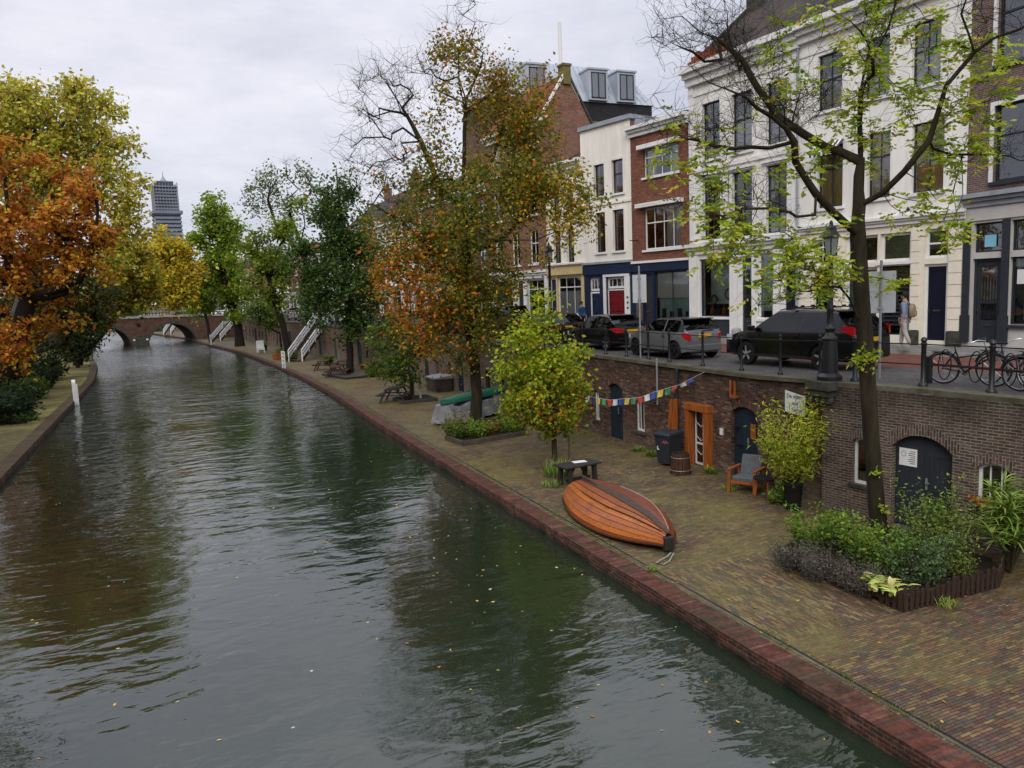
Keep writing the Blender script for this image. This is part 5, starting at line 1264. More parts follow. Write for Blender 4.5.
tree('bright_green_tree', 'bright yellow-green tree near the far bridge with a thick dark trunk', (6.57, 104.03), 5, [(215, 215, 13, 0), (205, 235, 15, 0), (228, 235, 15, .6), (215, 260, 20, 0), (238, 262, 14, -.5), (200, 270, 13, 0), (225, 288, 18, 0), (205, 298, 13, .4), (240, 295, 14, 0), (232, 315, 12, 0), (212, 202, 8, 0)], 130, .5, BRG, 11500, .48, .75, 12, 'bark_dark', trunk=[(238, 325, 0), (230, 300, 0), (222, 270, 0), (216, 225, 0)])
tree('low_green_tree', 'low dark green tree between the bright tree and the leaning trunk', (9.8, 88.0), 2, [(255, 315, 11, 0), (268, 320, 12, 0), (262, 305, 9, 0)], 50, .1, GRN, 2600, .28, .5, 13, 'bark_dark')
tree('bridge_foot_tree', 'slender green tree standing at the foot of the far bridge', (3.6, 119.0), 3, [(202, 300, 12, 0), (192, 285, 10, 0), (208, 285, 10, 0), (195, 308, 8, 0)], 50, .22, BRG, 2800, .38, .7, 14, 'bark_dark', trunk=[(208, 325, 0), (204, 308, 0), (200, 290, 0)])
# left bank: chestnut, plane, and the trees towards the bridge
def pal_orange(rng, pos, ppm):
    n = len(pos); rx, z = to_px(pos, None)
    o = pick_cols(rng, [(4, (.34, .120, .016)), (3, (.40, .18, .020)), (3, (.26, .075, .012)), (2, (.16, .045, .007)), (2, (.46, .25, .016))], n); g = pick_cols(rng, [(2, (.30, .24, .014)), (2, (.42, .31, .016)), (1, (.12, .11, .012))], n)
    p = np.clip(.14+.12*(rx-2.5)+.10*(4-z), .06, .75); m_ = rng.uniform(0, 1, n) < p; o[m_] = g[m_]; return o
tree('chestnut_tree', 'rust-orange chestnut tree overhanging the left wharf', (-10.7, 57.9), 4, [(14, 160, 24, 0), (55, 185, 30, 1), (92, 185, 18, -.5), (25, 225, 42, 0), (72, 240, 38, -1), (102, 225, 18, .5), (15, 295, 38, 0), (52, 305, 30, 1), (18, 345, 24, -1), (42, 345, 14, -1.5), (100, 268, 16, 0), (-30, 240, 60, 0), (-20, 330, 40, 0)], 240, .6, LIME, 16500, .33, .42, 21, 'bark_dark', palf=pal_orange, trunk=[(8, 370, 0), (20, 330, 0), (28, 300, 0)], limbs=[(.95, [(14, 270, -.5), (13, 220, -.5), (10, 170, -.5)]), (.95, [(62, 292, .3), (66, 250, .3), (60, 200, .3), (58, 165, .5)]), (.97, [(80, 280, 0), (95, 240, 0), (98, 210, 0), (92, 175, 0)])], tip=.02, twl=1.)
YEL = [(4, (.44, .39, .06)), (3, (.34, .32, .05)), (2, (.19, .20, .025)), (2, (.44, .38, .045)), (1, (.26, .17, .02))]
tree('plane_tree', 'tall pale yellow tree rising behind the rust-orange chestnut', (-12.7, 69.6), 8, [(25, 115, 30, 0), (65, 110, 28, 0), (92, 105, 20, .5), (40, 150, 32, 0), (85, 145, 32, 1), (112, 160, 24, 0), (125, 190, 20, 0), (-15, 140, 40, 0), (70, 190, 36, 0), (125, 220, 20, .5), (135, 205, 12, 0), (32, 95, 12, 0), (10, 190, 40, 0), (112, 250, 26, 0)], 300, .5, YEL, 26000, .36, .58, 22, 'bark_grey', tip=.02, trunk=[(12, 340, 0), (30, 270, 0), (55, 190, 0), (60, 140, 0)], twl=1.2)
OLV = [(3, (.30, .26, .02)), (3, (.20, .19, .018)), (2, (.40, .30, .022)), (1, (.07, .075, .012)), (1, (.30, .13, .012))]
tree('olive_tree', 'olive-gold tree leaning over the canal before the far bridge', (-9.9, 87.5), 5, [(125, 270, 22, 0), (110, 290, 22, .5), (140, 290, 16, 0), (128, 250, 14, 0), (95, 310, 16, 0), (150, 270, 12, 0), (140, 300, 10, 0), (120, 308, 12, 0)], 150, .35, OLV, 11000, .44, .6, 23, 'bark_dark', trunk=[(82, 330, 0), (98, 300, 0), (115, 275, 0)])
GLD = [(4, (.44, .36, .025)), (3, (.32, .29, .024)), (2, (.50, .38, .028)), (2, (.42, .22, .018)), (1, (.12, .13, .016))]
tree('golden_tree', 'golden-yellow tree whose crown half hides the far bridge below the tower', (-11.3, 106.), 5, [(163, 246, 15, 0), (150, 255, 12, 0), (178, 258, 12, .5), (165, 272, 20, 0), (188, 275, 13, 0), (145, 285, 14, 0), (175, 292, 16, -.5), (155, 298, 10, 0), (190, 292, 10, 0)], 160, .4, GLD, 12500, .50, .75, 24, 'bark_dark', trunk=[(105, 330, 0), (125, 300, 0), (148, 280, 0)])
SHD = [(3, (.018, .032, .012)), (2, (.028, .048, .014)), (2, (.012, .020, .009)), (1, (.05, .075, .015))]
tree('evergreen_tree', 'dark evergreen at the water side under the golden trees', (-9.5, 84.), 1.2, [(80, 345, 14, 0), (90, 335, 12, 0), (70, 335, 13, 0), (72, 318, 12, 0), (85, 320, 10, 0), (62, 345, 12, 0)], 70, .15, SHD, 3800, .3, .55, 25, 'bark_dark')
tree('backing_tree', 'dark green tree filling the gap behind the chestnut trunk', (-12., 74.), 3, [(50, 320, 30, 0), (20, 310, 34, 0), (80, 310, 26, 0), (70, 285, 26, 0), (30, 275, 34, 0), (100, 295, 20, 0)], 120, .3, [(3, (.03, .04, .012)), (2, (.055, .06, .012)), (1, (.12, .08, .012))], 7000, .4, .7, 26, 'bark_dark')
for i, (x, y, h, sd, lb) in enumerate([(-13.5, 40., 15., 31, 'leafy yellow tree on the left bank outside the main view'), (-15., 128., 13., 32, 'yellow tree at the left end of the far bridge'), (-9., 162., 13., 33, 'yellow-green tree beyond the far bridge on the inner bend'), (-22, 150., 14., 34, 'olive tree on the left bank past the far bridge')]):
    rng = np.random.default_rng(sd)
    def pxof(v):
        d = Vector(v)-EYEV; a, b_ = 512+F_PX*d.dot(cR)/d.dot(cF), 384-F_PX*d.dot(cU)/d.dot(cF); return rot2(a, b_, -ROLL), F_PX/d.dot(cF)
    bl = []
    for k in range(7):
        (px, py), pm = pxof((x+rng.uniform(-2, 2), y+rng.uniform(-2, 2), rng.uniform(.35, .85)*h)); bl.append((px, py, pm*rng.uniform(1.6, 2.6), rng.uniform(-1.5, 1.5)))
    tree('bank_tree', lb, (x, y), h*.4, bl, 90, .3, (YEL, YEL, BRG, OLV)[i], 5000, .4, .8, sd, 'bark_dark')
# ------------------------------------------------------------------ the near ash tree, limb by limb
def ash():
    base = (13.63, 11.9); rng = np.random.default_rng(77); b = np.array([base[0], base[1], WZ])
    root = thing('ash_tree', 'near tree with a dark trunk and bare limbs carrying sprays of bright green leaves', 'tree', tuple(b))
    def A(px, py, o=0.): return np.array(at(px, py, base, o))-b
    sk = Skel(rng)
    tr = sk.path([np.array([0, 0, -.05]), A(874, 470), A(869, 400), A(866, 350), A(862, 300), A(859, 255), A(858, 235)], -1, .35, .006); fork = tr[-1]
    def limb(st, pts, jit=.02): return sk.path([A(*p) for p in pts], st, .3, jit)
    up = limb(fork, [(861, 205, .1), (864, 160, .2), (866, 120, .3), (870, 85, .4), (879, 50, .5), (888, 15, .5), (896, -25, .6), (900, -60, .7)])
    l1 = limb(fork, [(846, 228, -.2), (826, 214, -.4), (805, 198, -.6), (793, 184, -.7), (781, 168, -.8), (778, 150, -.9), (769, 139, -1.), (754, 129, -1.1), (738, 121, -1.2), (726, 113, -1.3), (705, 108, -1.5), (690, 104, -1.6)])
    l1b = limb(l1[len(l1)//6], [(800, 219, -.8), (777, 222, -1.1), (769, 218, -1.2), (748, 215, -1.4), (719, 217, -1.6), (699, 224, -1.8), (680, 223, -2.)])
    l1c = limb(l1[int(len(l1)*.48)], [(760, 153, -.6), (742, 152, -.5), (709, 150, -.4), (680, 142, -.3), (665, 135, -.2)])
    l1d = limb(l1[int(len(l1)*.52)], [(783, 129, -.5), (792, 105, -.3), (800, 85, -.2)])
    l2 = limb(up[int(len(up)*.25)], [(846, 149, .3), (836, 143, .5), (816, 127, .7), (795, 107, .9), (784, 90, 1.), (774, 72, 1.1), (761, 43, 1.2), (743, 25, 1.3), (719, 8, 1.5), (700, -12, 1.6)])
    l2b = limb(l2[int(len(l2)*.36)], [(798, 128, .2), (785, 124, 0), (781, 112, -.2), (770, 95, -.3)])
    l2c = limb(l2[int(len(l2)*.62)], [(764, 48, 1.6), (758, 20, 1.8), (755, -10, 2.)])
    l2d = limb(l2[int(len(l2)*.78)], [(735, 45, 1.), (715, 50, .8), (700, 42, .6), (688, 40, .5)])
    l3 = limb(up[int(len(up)*.08)], [(876, 195, -.3), (889, 176, -.6), (898, 160, -.8), (906, 149, -.9), (912, 120, -1.), (916, 100, -1.1), (929, 82, -1.2), (936, 72, -1.3)])
    l3a = limb(l3[-1], [(928, 57, -1.4), (920, 39, -1.4), (925, 20, -1.5), (930, -10, -1.5)]); l3b = limb(l3[-1], [(948, 62, -1.5), (965, 57, -1.7), (985, 45, -1.9), (1002, 39, -2.1), (1020, 30, -2.3)])
    l4 = limb(l3[int(len(l3)*.42)], [(920, 153, -.5), (943, 157, -.3), (965, 155, -.1), (984, 154, .1), (1010, 152, .3), (1040, 156, .6)])
    l5 = limb(up[int(len(up)*.48)], [(864, 80, -.4), (859, 68, -.6), (850, 55, -.8), (841, 47, -.9), (824, 41, -1.2), (808, 38, -1.4)]); l5b = limb(l5[len(l5)//3], [(864, 55, -.7), (870, 40, -.8), (874, 10, -1.), (878, -30, -1.1)])
    l6 = limb(tr[int(len(tr)*.70)], [(848, 303, -.2), (842, 298, -.35), (826, 288, -.7), (811, 286, -1.), (795, 288, -1.3), (780, 291, -1.6), (768, 292, -1.8), (756, 297, -2.), (738, 302, -2.2), (722, 303, -2.4)])
    l6b = limb(l6[int(len(l6)*.55)], [(775, 280, -1.6), (765, 262, -1.8), (758, 245, -2.)])
    # secondary bare branches
    for ids, n, ln in ((l1, 16, 1.5), (l1b, 8, 1.), (l1c, 12, 1.3), (l2, 20, 1.7), (l2b, 6, 1.1), (l2c, 9, 1.3), (l2d, 12, 1.3), (l3, 9, 1.3), (l3a, 5, 1.), (l3b, 6, 1.), (l4, 7, 1.2), (l5, 6, 1.), (l5b, 5, 1.), (up, 10, 1.5), (l6, 5, .8), (l1d, 4, .9)):
        for _ in range(n):
            st = ids[rng.integers(int(len(ids)*.35), len(ids))]; d = rng.normal(0, 1, 3); d[2] = abs(d[2])*.6+.15; d /= np.linalg.norm(d); p = sk.P[st].copy(); pts = []
            L_ = ln*rng.uniform(.5, 1.3)
            for k in range(4): d = d+rng.normal(0, .35, 3); d[2] += .1; d /= np.linalg.norm(d); p = p+d*L_/4; pts.append(p.copy())
            sk.path(pts, st, .3, .01)
    tr_o, r = sk.mesh('trunk', 'bark_ash', root, .165, .0055, .56, 1.25, (10, 7, 5, 4), (.08, .035, .016))
    mb = MB()
    thin = [sk.P[i] for i in range(len(sk.P)) if r[i] < .045]
    tw = twigs(mb, rng, thin, 2100, .85, .005, .2, 5, .45)
    # leaf sprays: compound leaves of paired leaflets
    cl = [(675, 135), (663, 159), (675, 186), (690, 172), (702, 178), (689, 257), (706, 232), (716, 230), (730, 250), (745, 240), (777, 91), (773, 108), (716, 138), (743, 189), (790, 165), (815, 17), (800, 12), (777, 51), (830, 73), (808, 81), (953, 44), (940, 30), (965, 35), (994, 44), (985, 55), (899, 105), (885, 110), (912, 108), (862, 88), (868, 100), (882, 125), (870, 135), (967, 129), (984, 139), (953, 91), (945, 100), (798, 173), (786, 160), (825, 220), (903, 217), (915, 205), (950, 230), (940, 222), (920, 203), (930, 135), (920, 150), (905, 140), (879, 64), (872, 75), (923, 17), (893, 7), (880, 12), (790, 274), (824, 274), (812, 268), (894, 280), (946, 235), (720, 237), (689, 245), (672, 228), (719, 253), (748, 247), (789, 257), (789, 276), (761, 288), (724, 282), (735, 272), (828, 274), (775, 270), (860, 50), (845, 120), (850, 100), (928, 120), (938, 112), (960, 60), (978, 90), (925, 165), (890, 90), (908, 85), (698, 190), (683, 205), (695, 225), (752, 262), (742, 278), (767, 255), (870, 30), (905, 35), (990, 60), (965, 110), (975, 150), (940, 165), (955, 145), (880, 160), (835, 60), (845, 25)]
    bag = LeafBag(); VF = []
    allP = np.array(sk.P); PAL = [(4, (.22, .28, .016)), (4, (.27, .34, .022)), (3, (.13, .18, .014)), (2, (.36, .39, .04)), (1, (.42, .34, .03))]
    pos, dirs, cols = [], [], []
    fwd = np.array([cF.x, cF.y, 0]); fwd /= np.linalg.norm(fwd)
    br = MB()
    for (px, py) in cl:
        p0 = A(px, py); j = int(np.argmin(np.linalg.norm((allP-p0)-((allP-p0)@fwd)[:, None]*fwd, axis=1)+.25*np.abs((allP-p0)@fwd))); q = allP[j]
        off = np.clip((q-p0)@fwd, -2.4, 2.4)+rng.normal(0, .15); c = p0+fwd*off
        # a twig carries the spray
        mid = (q+c)/2+rng.normal(0, .05, 3); br.tube([q, mid, c], [.012, .009, .006], 4, cap=False)
        for f in range(rng.integers(9, 15)):
            s0 = c+rng.normal(0, .16, 3); d = rng.normal(0, 1, 3); d[2] = d[2]*.5+.05; d /= np.linalg.norm(d); L_ = rng.uniform(.24, .42); side = np.cross(d, [0, 0, 1.]); side /= np.linalg.norm(side)+1e-6
            col = pick_cols(rng, PAL, 1, .16)[0]; pts = []
            for k in range(5):
                t = (k+1)/5.5; pt = s0+d*L_*t+np.array([0, 0, -.10*t*t]); pts.append(pt)
                for sg in (-1, 1):
                    dd = side*sg+d*.7+np.array([0, 0, -.25])+rng.normal(0, .15, 3); pos.append(pt); dirs.append(dd/np.linalg.norm(dd)); cols.append(col*rng.uniform(.85, 1.15))
            pos.append(s0+d*L_); dirs.append(d); cols.append(col)
    pos, dirs, cols = np.array(pos), np.array(dirs), np.clip(np.array(cols), .01, .8)
    V, Fq, C = leaf_quads(rng, pos, .122, .42, 0, cols, dirs); bag.add(V, Fq, C)
    # a few leaves straight from the trunk
    tp = np.concatenate([A(860, 358)+rng.normal(0, .11, (60, 3)), A(866, 352)+rng.normal(0, .08, (30, 3)), A(872, 470)+rng.normal(0, .07, (18, 3)), A(876, 505)+rng.normal(0, .07, (18, 3)), A(850, 356)+rng.normal(0, .08, (30, 3))])
    tp -= fwd*.32
    V, Fq, C = leaf_quads(rng, tp, .12, .45, .1, pick_cols(rng, PAL, len(tp))); bag.add(V, Fq, C)
    mb.build('twigs', M['bark_dark'], root); br.build('leaf_stalks', M['bark_ash'], root); bag.build('crown', 'leaf', root)
ash()
# ------------------------------------------------------------------ cars: body lofted along its length (x forward from the rear bumper)
def smooth01(t): t = max(0, min(1, t)); return t*t*(3-2*t)
def car(name, label, pos, heading, paint, L=4.2, W=1.75, H=1.45, wb=2.6, ro=.78, wr=.31, belt=.92, hood=.82, rear=.95, cab=(.05, .75, 2.2, 3.0), sill=.24, kind='hatch', rails=False, group=None, lampc='lamp_red', lamp=None, wheel='alloy', roofpaint=None, flare=False):
    """cab = x of rear-glass foot, roof rear end, roof front end, windscreen foot"""
    root = thing(name, label, 'car', pos, heading, group)
    xr, xf = ro, ro+wb; ar = wr*1.17
    c0, c1, c2, c3 = cab
    xs = set([0, .04, .1, .2, L-.2, L-.1, L-.04, L]+[lerp(0, L, i/22) for i in range(23)]+[c0, c1, c2, c3, lerp(c0, c1, .5), lerp(c2, c3, .5)])
    for xc in (xr, xf):
        for k in range(-4, 5): xs.add(xc+ar*math.sin(k/4*PI/2))
    pB = lerp(c1, c2, .52); pil = [(pB-.035, pB+.035)]
    if kind in ('suv', 'estate'): pil.append((lerp(c1, c2, .02)-.0, lerp(c1, c2, .02)+.07))
    for a, b in pil: xs.update((a, b))
    xs = sorted(x for x in xs if 0 <= x <= L); q = [xs[0]]
    for x in xs[1:]:
        if x-q[-1] > .012: q.append(x)
    xs = q
    def beltz(x):
        if x < c0: return lerp(rear-.16, rear, smooth01(x/max(.05, c0)))
        if x > c3: t = (x-c3)/(L-c3); return lerp(hood+.06, hood-.12-.06*(kind == 'suv'), smooth01(t)**1.3) if t < .93 else lerp(hood-.12, hood-.24, (t-.93)/.07)
        return lerp(rear, hood+.06, (x-c0)/(c3-c0))
    def roofz(x):
        if x <= c0 or x >= c3: return beltz(x)
        if x < c1: return lerp(beltz(c0), H-.03, ((x-c0)/(c1-c0))**.85)
        if x > c2: return lerp(H-.015, beltz(c3), ((x-c2)/(c3-c2))**1.12)
        return H-.03+.03*math.sin(PI*(x-c1)/(c2-c1))+.012*(x-c1)/(c2-c1)
    def hw(x):
        e = .5*W; f = 1.
        if x < .5: f = lerp(.80 if kind == 'mini' else .86, 1, smooth01(x/.5)**.6)
        if x > L-.8: f = lerp(1, .80, ((x-L+.8)/.8)**2.2)
        return e*f
    def under(x):
        z = sill
        if x < .35: z = lerp(sill+.08, sill, x/.35)
        if x > L-.45: z = lerp(sill, sill+.02, (x-L+.45)/.45)
        for xc in (xr, xf):
            if abs(x-xc) < ar: z = max(z, wr+math.sqrt(max(0, ar*ar-(x-xc)**2)))
        return z
    body = MB(); glass = MB(); rings = []
    for x in xs:
        w_, zb_, zr, zu = hw(x), beltz(x), roofz(x), under(x); k = zr-zb_
        wrf = w_*lerp(.975, .74, min(1, k/(H-belt)*1.0)) if k > .01 else w_*.93
        zm = max(zu+.02, lerp(sill, zb_, .55)); 
        rings.append([(x, 0, sill+.02), (x, w_*.9, min(zu, sill+.04) if zu <= sill+.1 else zu), (x, w_*.985, zu+.005), (x, w_*1.0, max(zm, zu+.012)), (x, w_*.985, max(zb_-.06, zu+.02)), (x, w_*.965, zb_), (x, lerp(w_*.94, wrf, 1.), zb_+k*.90), (x, wrf*.86, zr-.012), (x, 0, zr+.01)])
    n = len(rings[0])
    for i in range(len(xs)-1):
        A, B = rings[i], rings[i+1]; xm = (xs[i]+xs[i+1])/2; cabk = min(roofz(xs[i])-beltz(xs[i]), roofz(xs[i+1])-beltz(xs[i+1]))
        for j in range(n-1):
            isg = False
            if j == 5 and c0 < xm < c3 and max(roofz(xs[i])-beltz(xs[i]), roofz(xs[i+1])-beltz(xs[i+1])) > .04 and not any(a <= xm <= b for a, b in pil) and c0+.30*(c1-c0) < xm < c3-.1: isg = True
            if j >= 6 and ((c0+.03 < xm < c1-.03) or (c2+.03 < xm < c3-.03)): isg = True
            for s in (1, -1):
                f = [(p[0], p[1]*s, p[2]) for p in (A[j], B[j], B[j+1], A[j+1])]
                if s > 0: f = f[::-1]
                if isg: glass.poly(f)
                else:
                    mi = 1 if (roofpaint and j >= 6 and c1-.02 <= xm <= c2+.02) else (2 if j <= 1 else 0)
                    body.poly(f, mi)
    for x_i, rv in ((0, 1), (-1, 0)):
        R_ = rings[x_i]; pts = [(p[0], p[1], p[2]) for p in R_]+[(p[0], -p[1], p[2]) for p in reversed(R_[1:-1])]
        body.poly(pts[::-1] if rv else pts)
    def weld(mb_):
        key = {}; nv = []; mp_ = []
        for v in mb_.v:
            k = (round(v[0], 3), round(v[1], 3), round(v[2], 3))
            if k not in key: key[k] = len(nv); nv.append(v)
            mp_.append(key[k])
        fs, ms = [], []
        for f, m_ in zip(mb_.f, mb_.m):
            g = []
            for i in f:
                if not g or g[-1] != mp_[i]: g.append(mp_[i])
            if g[0] == g[-1]: g = g[:-1]
            if len(set(g)) >= 3: fs.append(tuple(g)); ms.append(m_)
        mb_.v, mb_.f, mb_.m = nv, fs, ms
    weld(body); weld(glass)
    bo = body.build('body', [M[paint], M[roofpaint or paint], M['plastic_black']], root, smooth=38)
    if glass.v: glass.build('window_glass', M['car_glass'], root, smooth=38)
    # dark underbody fills the wheel arches
    mb = MB(); mb.box(.25, L-.3, -W*.36, W*.36, sill-.04, .62); mb.box(xr-ar, xr+ar, -W*.44, W*.44, .35, .66); mb.box(xf-ar, xf+ar, -W*.44, W*.44, .35, .66); mb.build('underbody', M['plastic_black'], root)
    # seats seen through the glass
    for x in (lerp(c1, c2, .18), lerp(c1, c2, .68)):
        for s in (1, -1):
            mb = MB(); mb.box(x-.06, x+.10, s*W*.2-.22, s*W*.2+.22, .5, belt+.12); mb.box(x-.05, x+.04, s*W*.2-.12, s*W*.2+.12, belt+.14, belt+.30); mb.build('seat', M['plastic_black'], root, bevel=.03)
    mb = MB(); mb.box(c3-.55, c3-.1, -W*.4, W*.4, .5, belt-.02); mb.box(c0+.2, c3-.5, -W*.42, W*.42, .45, .62); mb.build('dashboard', M['plastic_black'], root)
    # wheels
    def wheel_mb():
        t = MB(); w_ = .105
        t.lathe((0, 0, 0), [(wr*.66, -w_), (wr*.94, -w_), (wr, -w_*.6), (wr, w_*.6), (wr*.94, w_), (wr*.66, w_)], 24, axis=(0, 1, 0), cap=False); r = MB()
        r.lathe((0, 0, 0), [(wr*.67, -w_*.6), (wr*.67, w_*.9), (wr*.60, w_*.9), (wr*.58, w_*.4), (.02, w_*.35)], 20, 1, axis=(0, 1, 0))
        for k in range(5):
            a = 2*PI*k/5+.3; d = Vector((math.cos(a), 0, math.sin(a))); r.beam(d*.03+Vector((0, w_*.72, 0)), d*wr*.64+Vector((0, w_*.82, 0)), .052, .03, up=(0, 1, 0))
        r.lathe((0, w_*.6, 0), [(.07, 0), (.065, .03), (.01, .035)], 12, axis=(0, 1, 0)); return t, r
    t, r = wheel_mb(); first = None
    for x in (xr, xf):
        for s in (1, -1):
            if first is None:
                first = bpy.data.objects.new('wheel', None); COL.objects.link(first); first.parent = root; first.empty_display_size = .1
                t.build('tyre', M['tyre'], first, smooth=40); r.build('rim', [M[wheel], M['plastic_black']], first, smooth=30); o = first
            else:
                o = first.copy(); COL.objects.link(o); o.parent = root
                for ch in list(first.children):
                    c_ = ch.copy(); COL.objects.link(c_); c_.parent = o
            o.location = (x, s*(W/2-.125), wr); o.rotation_euler = (0, 0, 0 if s > 0 else PI)
    # lamps, plate, mirrors, handles, bumper
    for s in (1, -1):
        mb = MB(); z0, z1, dx, wy = lamp or (rear-.22, rear-.04, .22, .32)
        pts = []
        y0 = hw(.02)
        # wedge wrapping the corner
        def P_(x, y, z): return (x, y*s, z)
        yy = [hw(dx)*1.0+.012, hw(dx*.45)+.014, hw(.02)*.97+.006, hw(.02)-wy]
        xx = [dx, dx*.45, -.012, -.016]
        zl = [z1-(z1-z0)*.30, z0+(z1-z0)*.28, z0, z0+(z1-z0)*.12]; zh = [z1, z1+.015, z1, z1-(z1-z0)*.18]
        for a in range(3):
            f = [P_(xx[a], yy[a], zl[a]), P_(xx[a+1], yy[a+1], zl[a+1]), P_(xx[a+1], yy[a+1], zh[a+1]), P_(xx[a], yy[a], zh[a])]
            mb.poly(f if s > 0 else f[::-1]); 
            f2 = [P_(xx[a], yy[a], zh[a]), P_(xx[a+1], yy[a+1], zh[a+1]), P_(xx[a+1]+.12, yy[a+1]-.08, zh[a+1]-.01), P_(xx[a]+.02, yy[a]-.05, zh[a]-.01)]
            if kind != 'suv': mb.poly(f2 if s > 0 else f2[::-1])
        mb.build('tail_light', M[lampc], root)
        mb = MB(); xx = [L-.42, L-.22, L-.07, L-.03]; yy = [hw(L-.42)+.01, hw(L-.22)+.012, hw(L-.07)+.008, hw(L-.07)-.22]; z0, z1 = hood-.26, hood-.10
        for a in range(3):
            f = [P_(xx[a], yy[a], z0), P_(xx[a], yy[a], z1), P_(xx[a+1], yy[a+1], z1), P_(xx[a+1], yy[a+1], z0)]; mb.poly(f if s > 0 else f[::-1])
        mb.build('headlight', M['lamp_clear'], root)
        mb = MB(); x = c3-.12; mb.box(x-.09, x+.09, s*(hw(x)+.05), s*(hw(x)+.22), belt+.02, belt+.17); mb.box(x-.02, x+.03, s*(hw(x)-.02), s*(hw(x)+.06), belt+.02, belt+.07); mb.build('mirror', M[paint], root, bevel=.03)
        for x in ((pB+.12, lerp(c1, c2, .1)) if kind != 'mini' else (pB-.02,)):
            mb = MB(); mb.box(x-.1, x+.1, s*(hw(x)-.01), s*(hw(x)+.03), belt-.16, belt-.12); mb.build('door_handle', M['chrome' if kind == 'mini' else paint], root)
        # door shut lines
        mb = MB()
        for x in (pB, c3-.28, lerp(c1, c2, .05)):
            if abs(x-xr) < ar: continue
            mb.box(x-.004, x+.004, s*(hw(x)-.02), s*(hw(x)+.0035), sill+.08, belt-.02)
        mb.box(xr+ar+.05, xf-ar-.05, s*(hw(1.8)-.02), s*(hw(1.8)+.012), sill+.0, sill+.09); mb.build('door_seam', M['plastic_black'], root)
    mb = MB(); mb.box(-.03, .02, -.26, .26, rear-.20-.1*(kind == 'suv'), rear-.085-.1*(kind == 'suv')); mb.build('number_plate', M['plate_yellow'], root)
    mb = MB(); mb.box(-.045, .2, -W*.41, W*.41, sill+.06, sill+.30); mb.build('bumper', M[paint if kind != 'suv' else 'plastic_black'], root, bevel=.03)
    mb = MB(); mb.box(c0-.02, c0+.02, -.4, .05, rear+.03, rear+.05); mb.build('wiper', M['plastic_black'], root)
    if kind in ('hatch', 'suv', 'mini'):
        mb = MB(); mb.box(c1-.22, c1+.08, -W*.33, W*.33, H-.045, H-.01); mb.build('roof_spoiler', M['plastic_black'], root, bevel=.01)
    if rails:
        for s in (1, -1):
            mb = MB(); mb.tube([(c1+.1, s*W*.35, H-.01), (c1+.25, s*W*.355, H+.05), (c2-.4, s*W*.355, H+.06), (c2-.1, s*W*.35, H+.0)], .018, 6); mb.build('roof_rail', M['plastic_black'], root)
        for x in (c1+.5, c2-.55):
            mb = MB(); mb.box(x-.03, x+.03, -W*.4, W*.4, H+.06, H+.09)
            for s in (-.28, -.12, .12, .28): mb.box(x-.05, x+.05, s*W-.03, s*W+.03, H+.09, H+.13)
            mb.build('roof_bar', M['plastic_black'], root)
    return root
GC = 'cars parked along the canal wall'
def head(y): return math.atan2(1, (wx(y+3)-wx(y-3))/6)
def along(x_near, y0, h): return None
# black SUV: near wheels at (16.65,16.6) and (16.26,19.3)
hd = math.atan2(2.72, -.30)
def place(xn, yn, hd, ro, W):
    """origin (rear bumper centre) from the canal-side rear wheel"""
    d = Vector((math.cos(hd), math.sin(hd))); n = Vector((d.y, -d.x)); p = Vector((xn, yn))-d*ro+n*(W/2-.05); return (p.x, p.y, sz(yn))
car('black_suv', 'black SUV with roof rails and red tail lamps parked behind the near tree', place(16.6, 16.6, hd, .95, 1.88), hd, 'carpaint_black', L=4.77, W=1.88, H=1.70, wb=2.83, ro=.95, wr=.365, belt=1.08, hood=1.03, rear=1.12, cab=(.05, .58, 2.72, 3.52), sill=.30, kind='suv', rails=True, group=GC, lamp=(1.0, 1.26, .30, .10))
hd2 = math.atan2(2.65, .0)
car('grey_hatchback', 'small grey hatchback with black roof and oval red lamps', place(15.75, 22.5, hd2, .62, 1.73), hd2, 'carpaint_grey', L=3.83, W=1.73, H=1.42, wb=2.50, ro=.62, wr=.31, belt=.95, hood=.90, rear=.96, cab=(.06, .46, 1.95, 2.58), sill=.22, kind='mini', group=GC, lamp=(.66, .92, .22, .12), wheel='plastic_black', roofpaint='carpaint_black')
hd3 = math.atan2(1, -.03)
car('black_hatchback', 'glossy black hatchback with chrome wheels parked ahead of the grey one', place(15.95, 27.6, hd3, .75, 1.76), hd3, 'carpaint_black', L=4.2, W=1.76, H=1.45, wb=2.58, ro=.75, wr=.32, cab=(.05, .8, 2.25, 3.05), group=GC, lamp=(.74, .93, .35, .35))
car('dark_estate', 'black estate car half hidden behind the lime-green tree', place(15.95, 33.2, hd3, .8, 1.8), hd3, 'carpaint_black', L=4.6, W=1.8, H=1.48, wb=2.7, ro=.9, wr=.32, kind='estate', cab=(.05, .6, 2.5, 3.4), group=GC)
car('dark_jeep', 'boxy black off-roader with pale rear window', place(15.9, 39.2, hd3, .8, 1.85), hd3, 'carpaint_black', L=4.5, W=1.85, H=1.78, wb=2.7, ro=.8, wr=.37, belt=1.1, hood=1.05, rear=1.1, sill=.34, kind='suv', cab=(.03, .3, 2.3, 3.0), group=GC, lamp=(.85, 1.15, .2, .14))
car('blue_hatchback', 'dark blue car seen through the orange leaves of the autumn tree', place(15.8, 45.2, hd3, .75, 1.76), hd3, 'carpaint_blue', L=4.2, W=1.76, H=1.5, wb=2.58, ro=.75, wr=.32, group=GC, lamp=(.7, 1.2, .2, .14))
k_ = 0
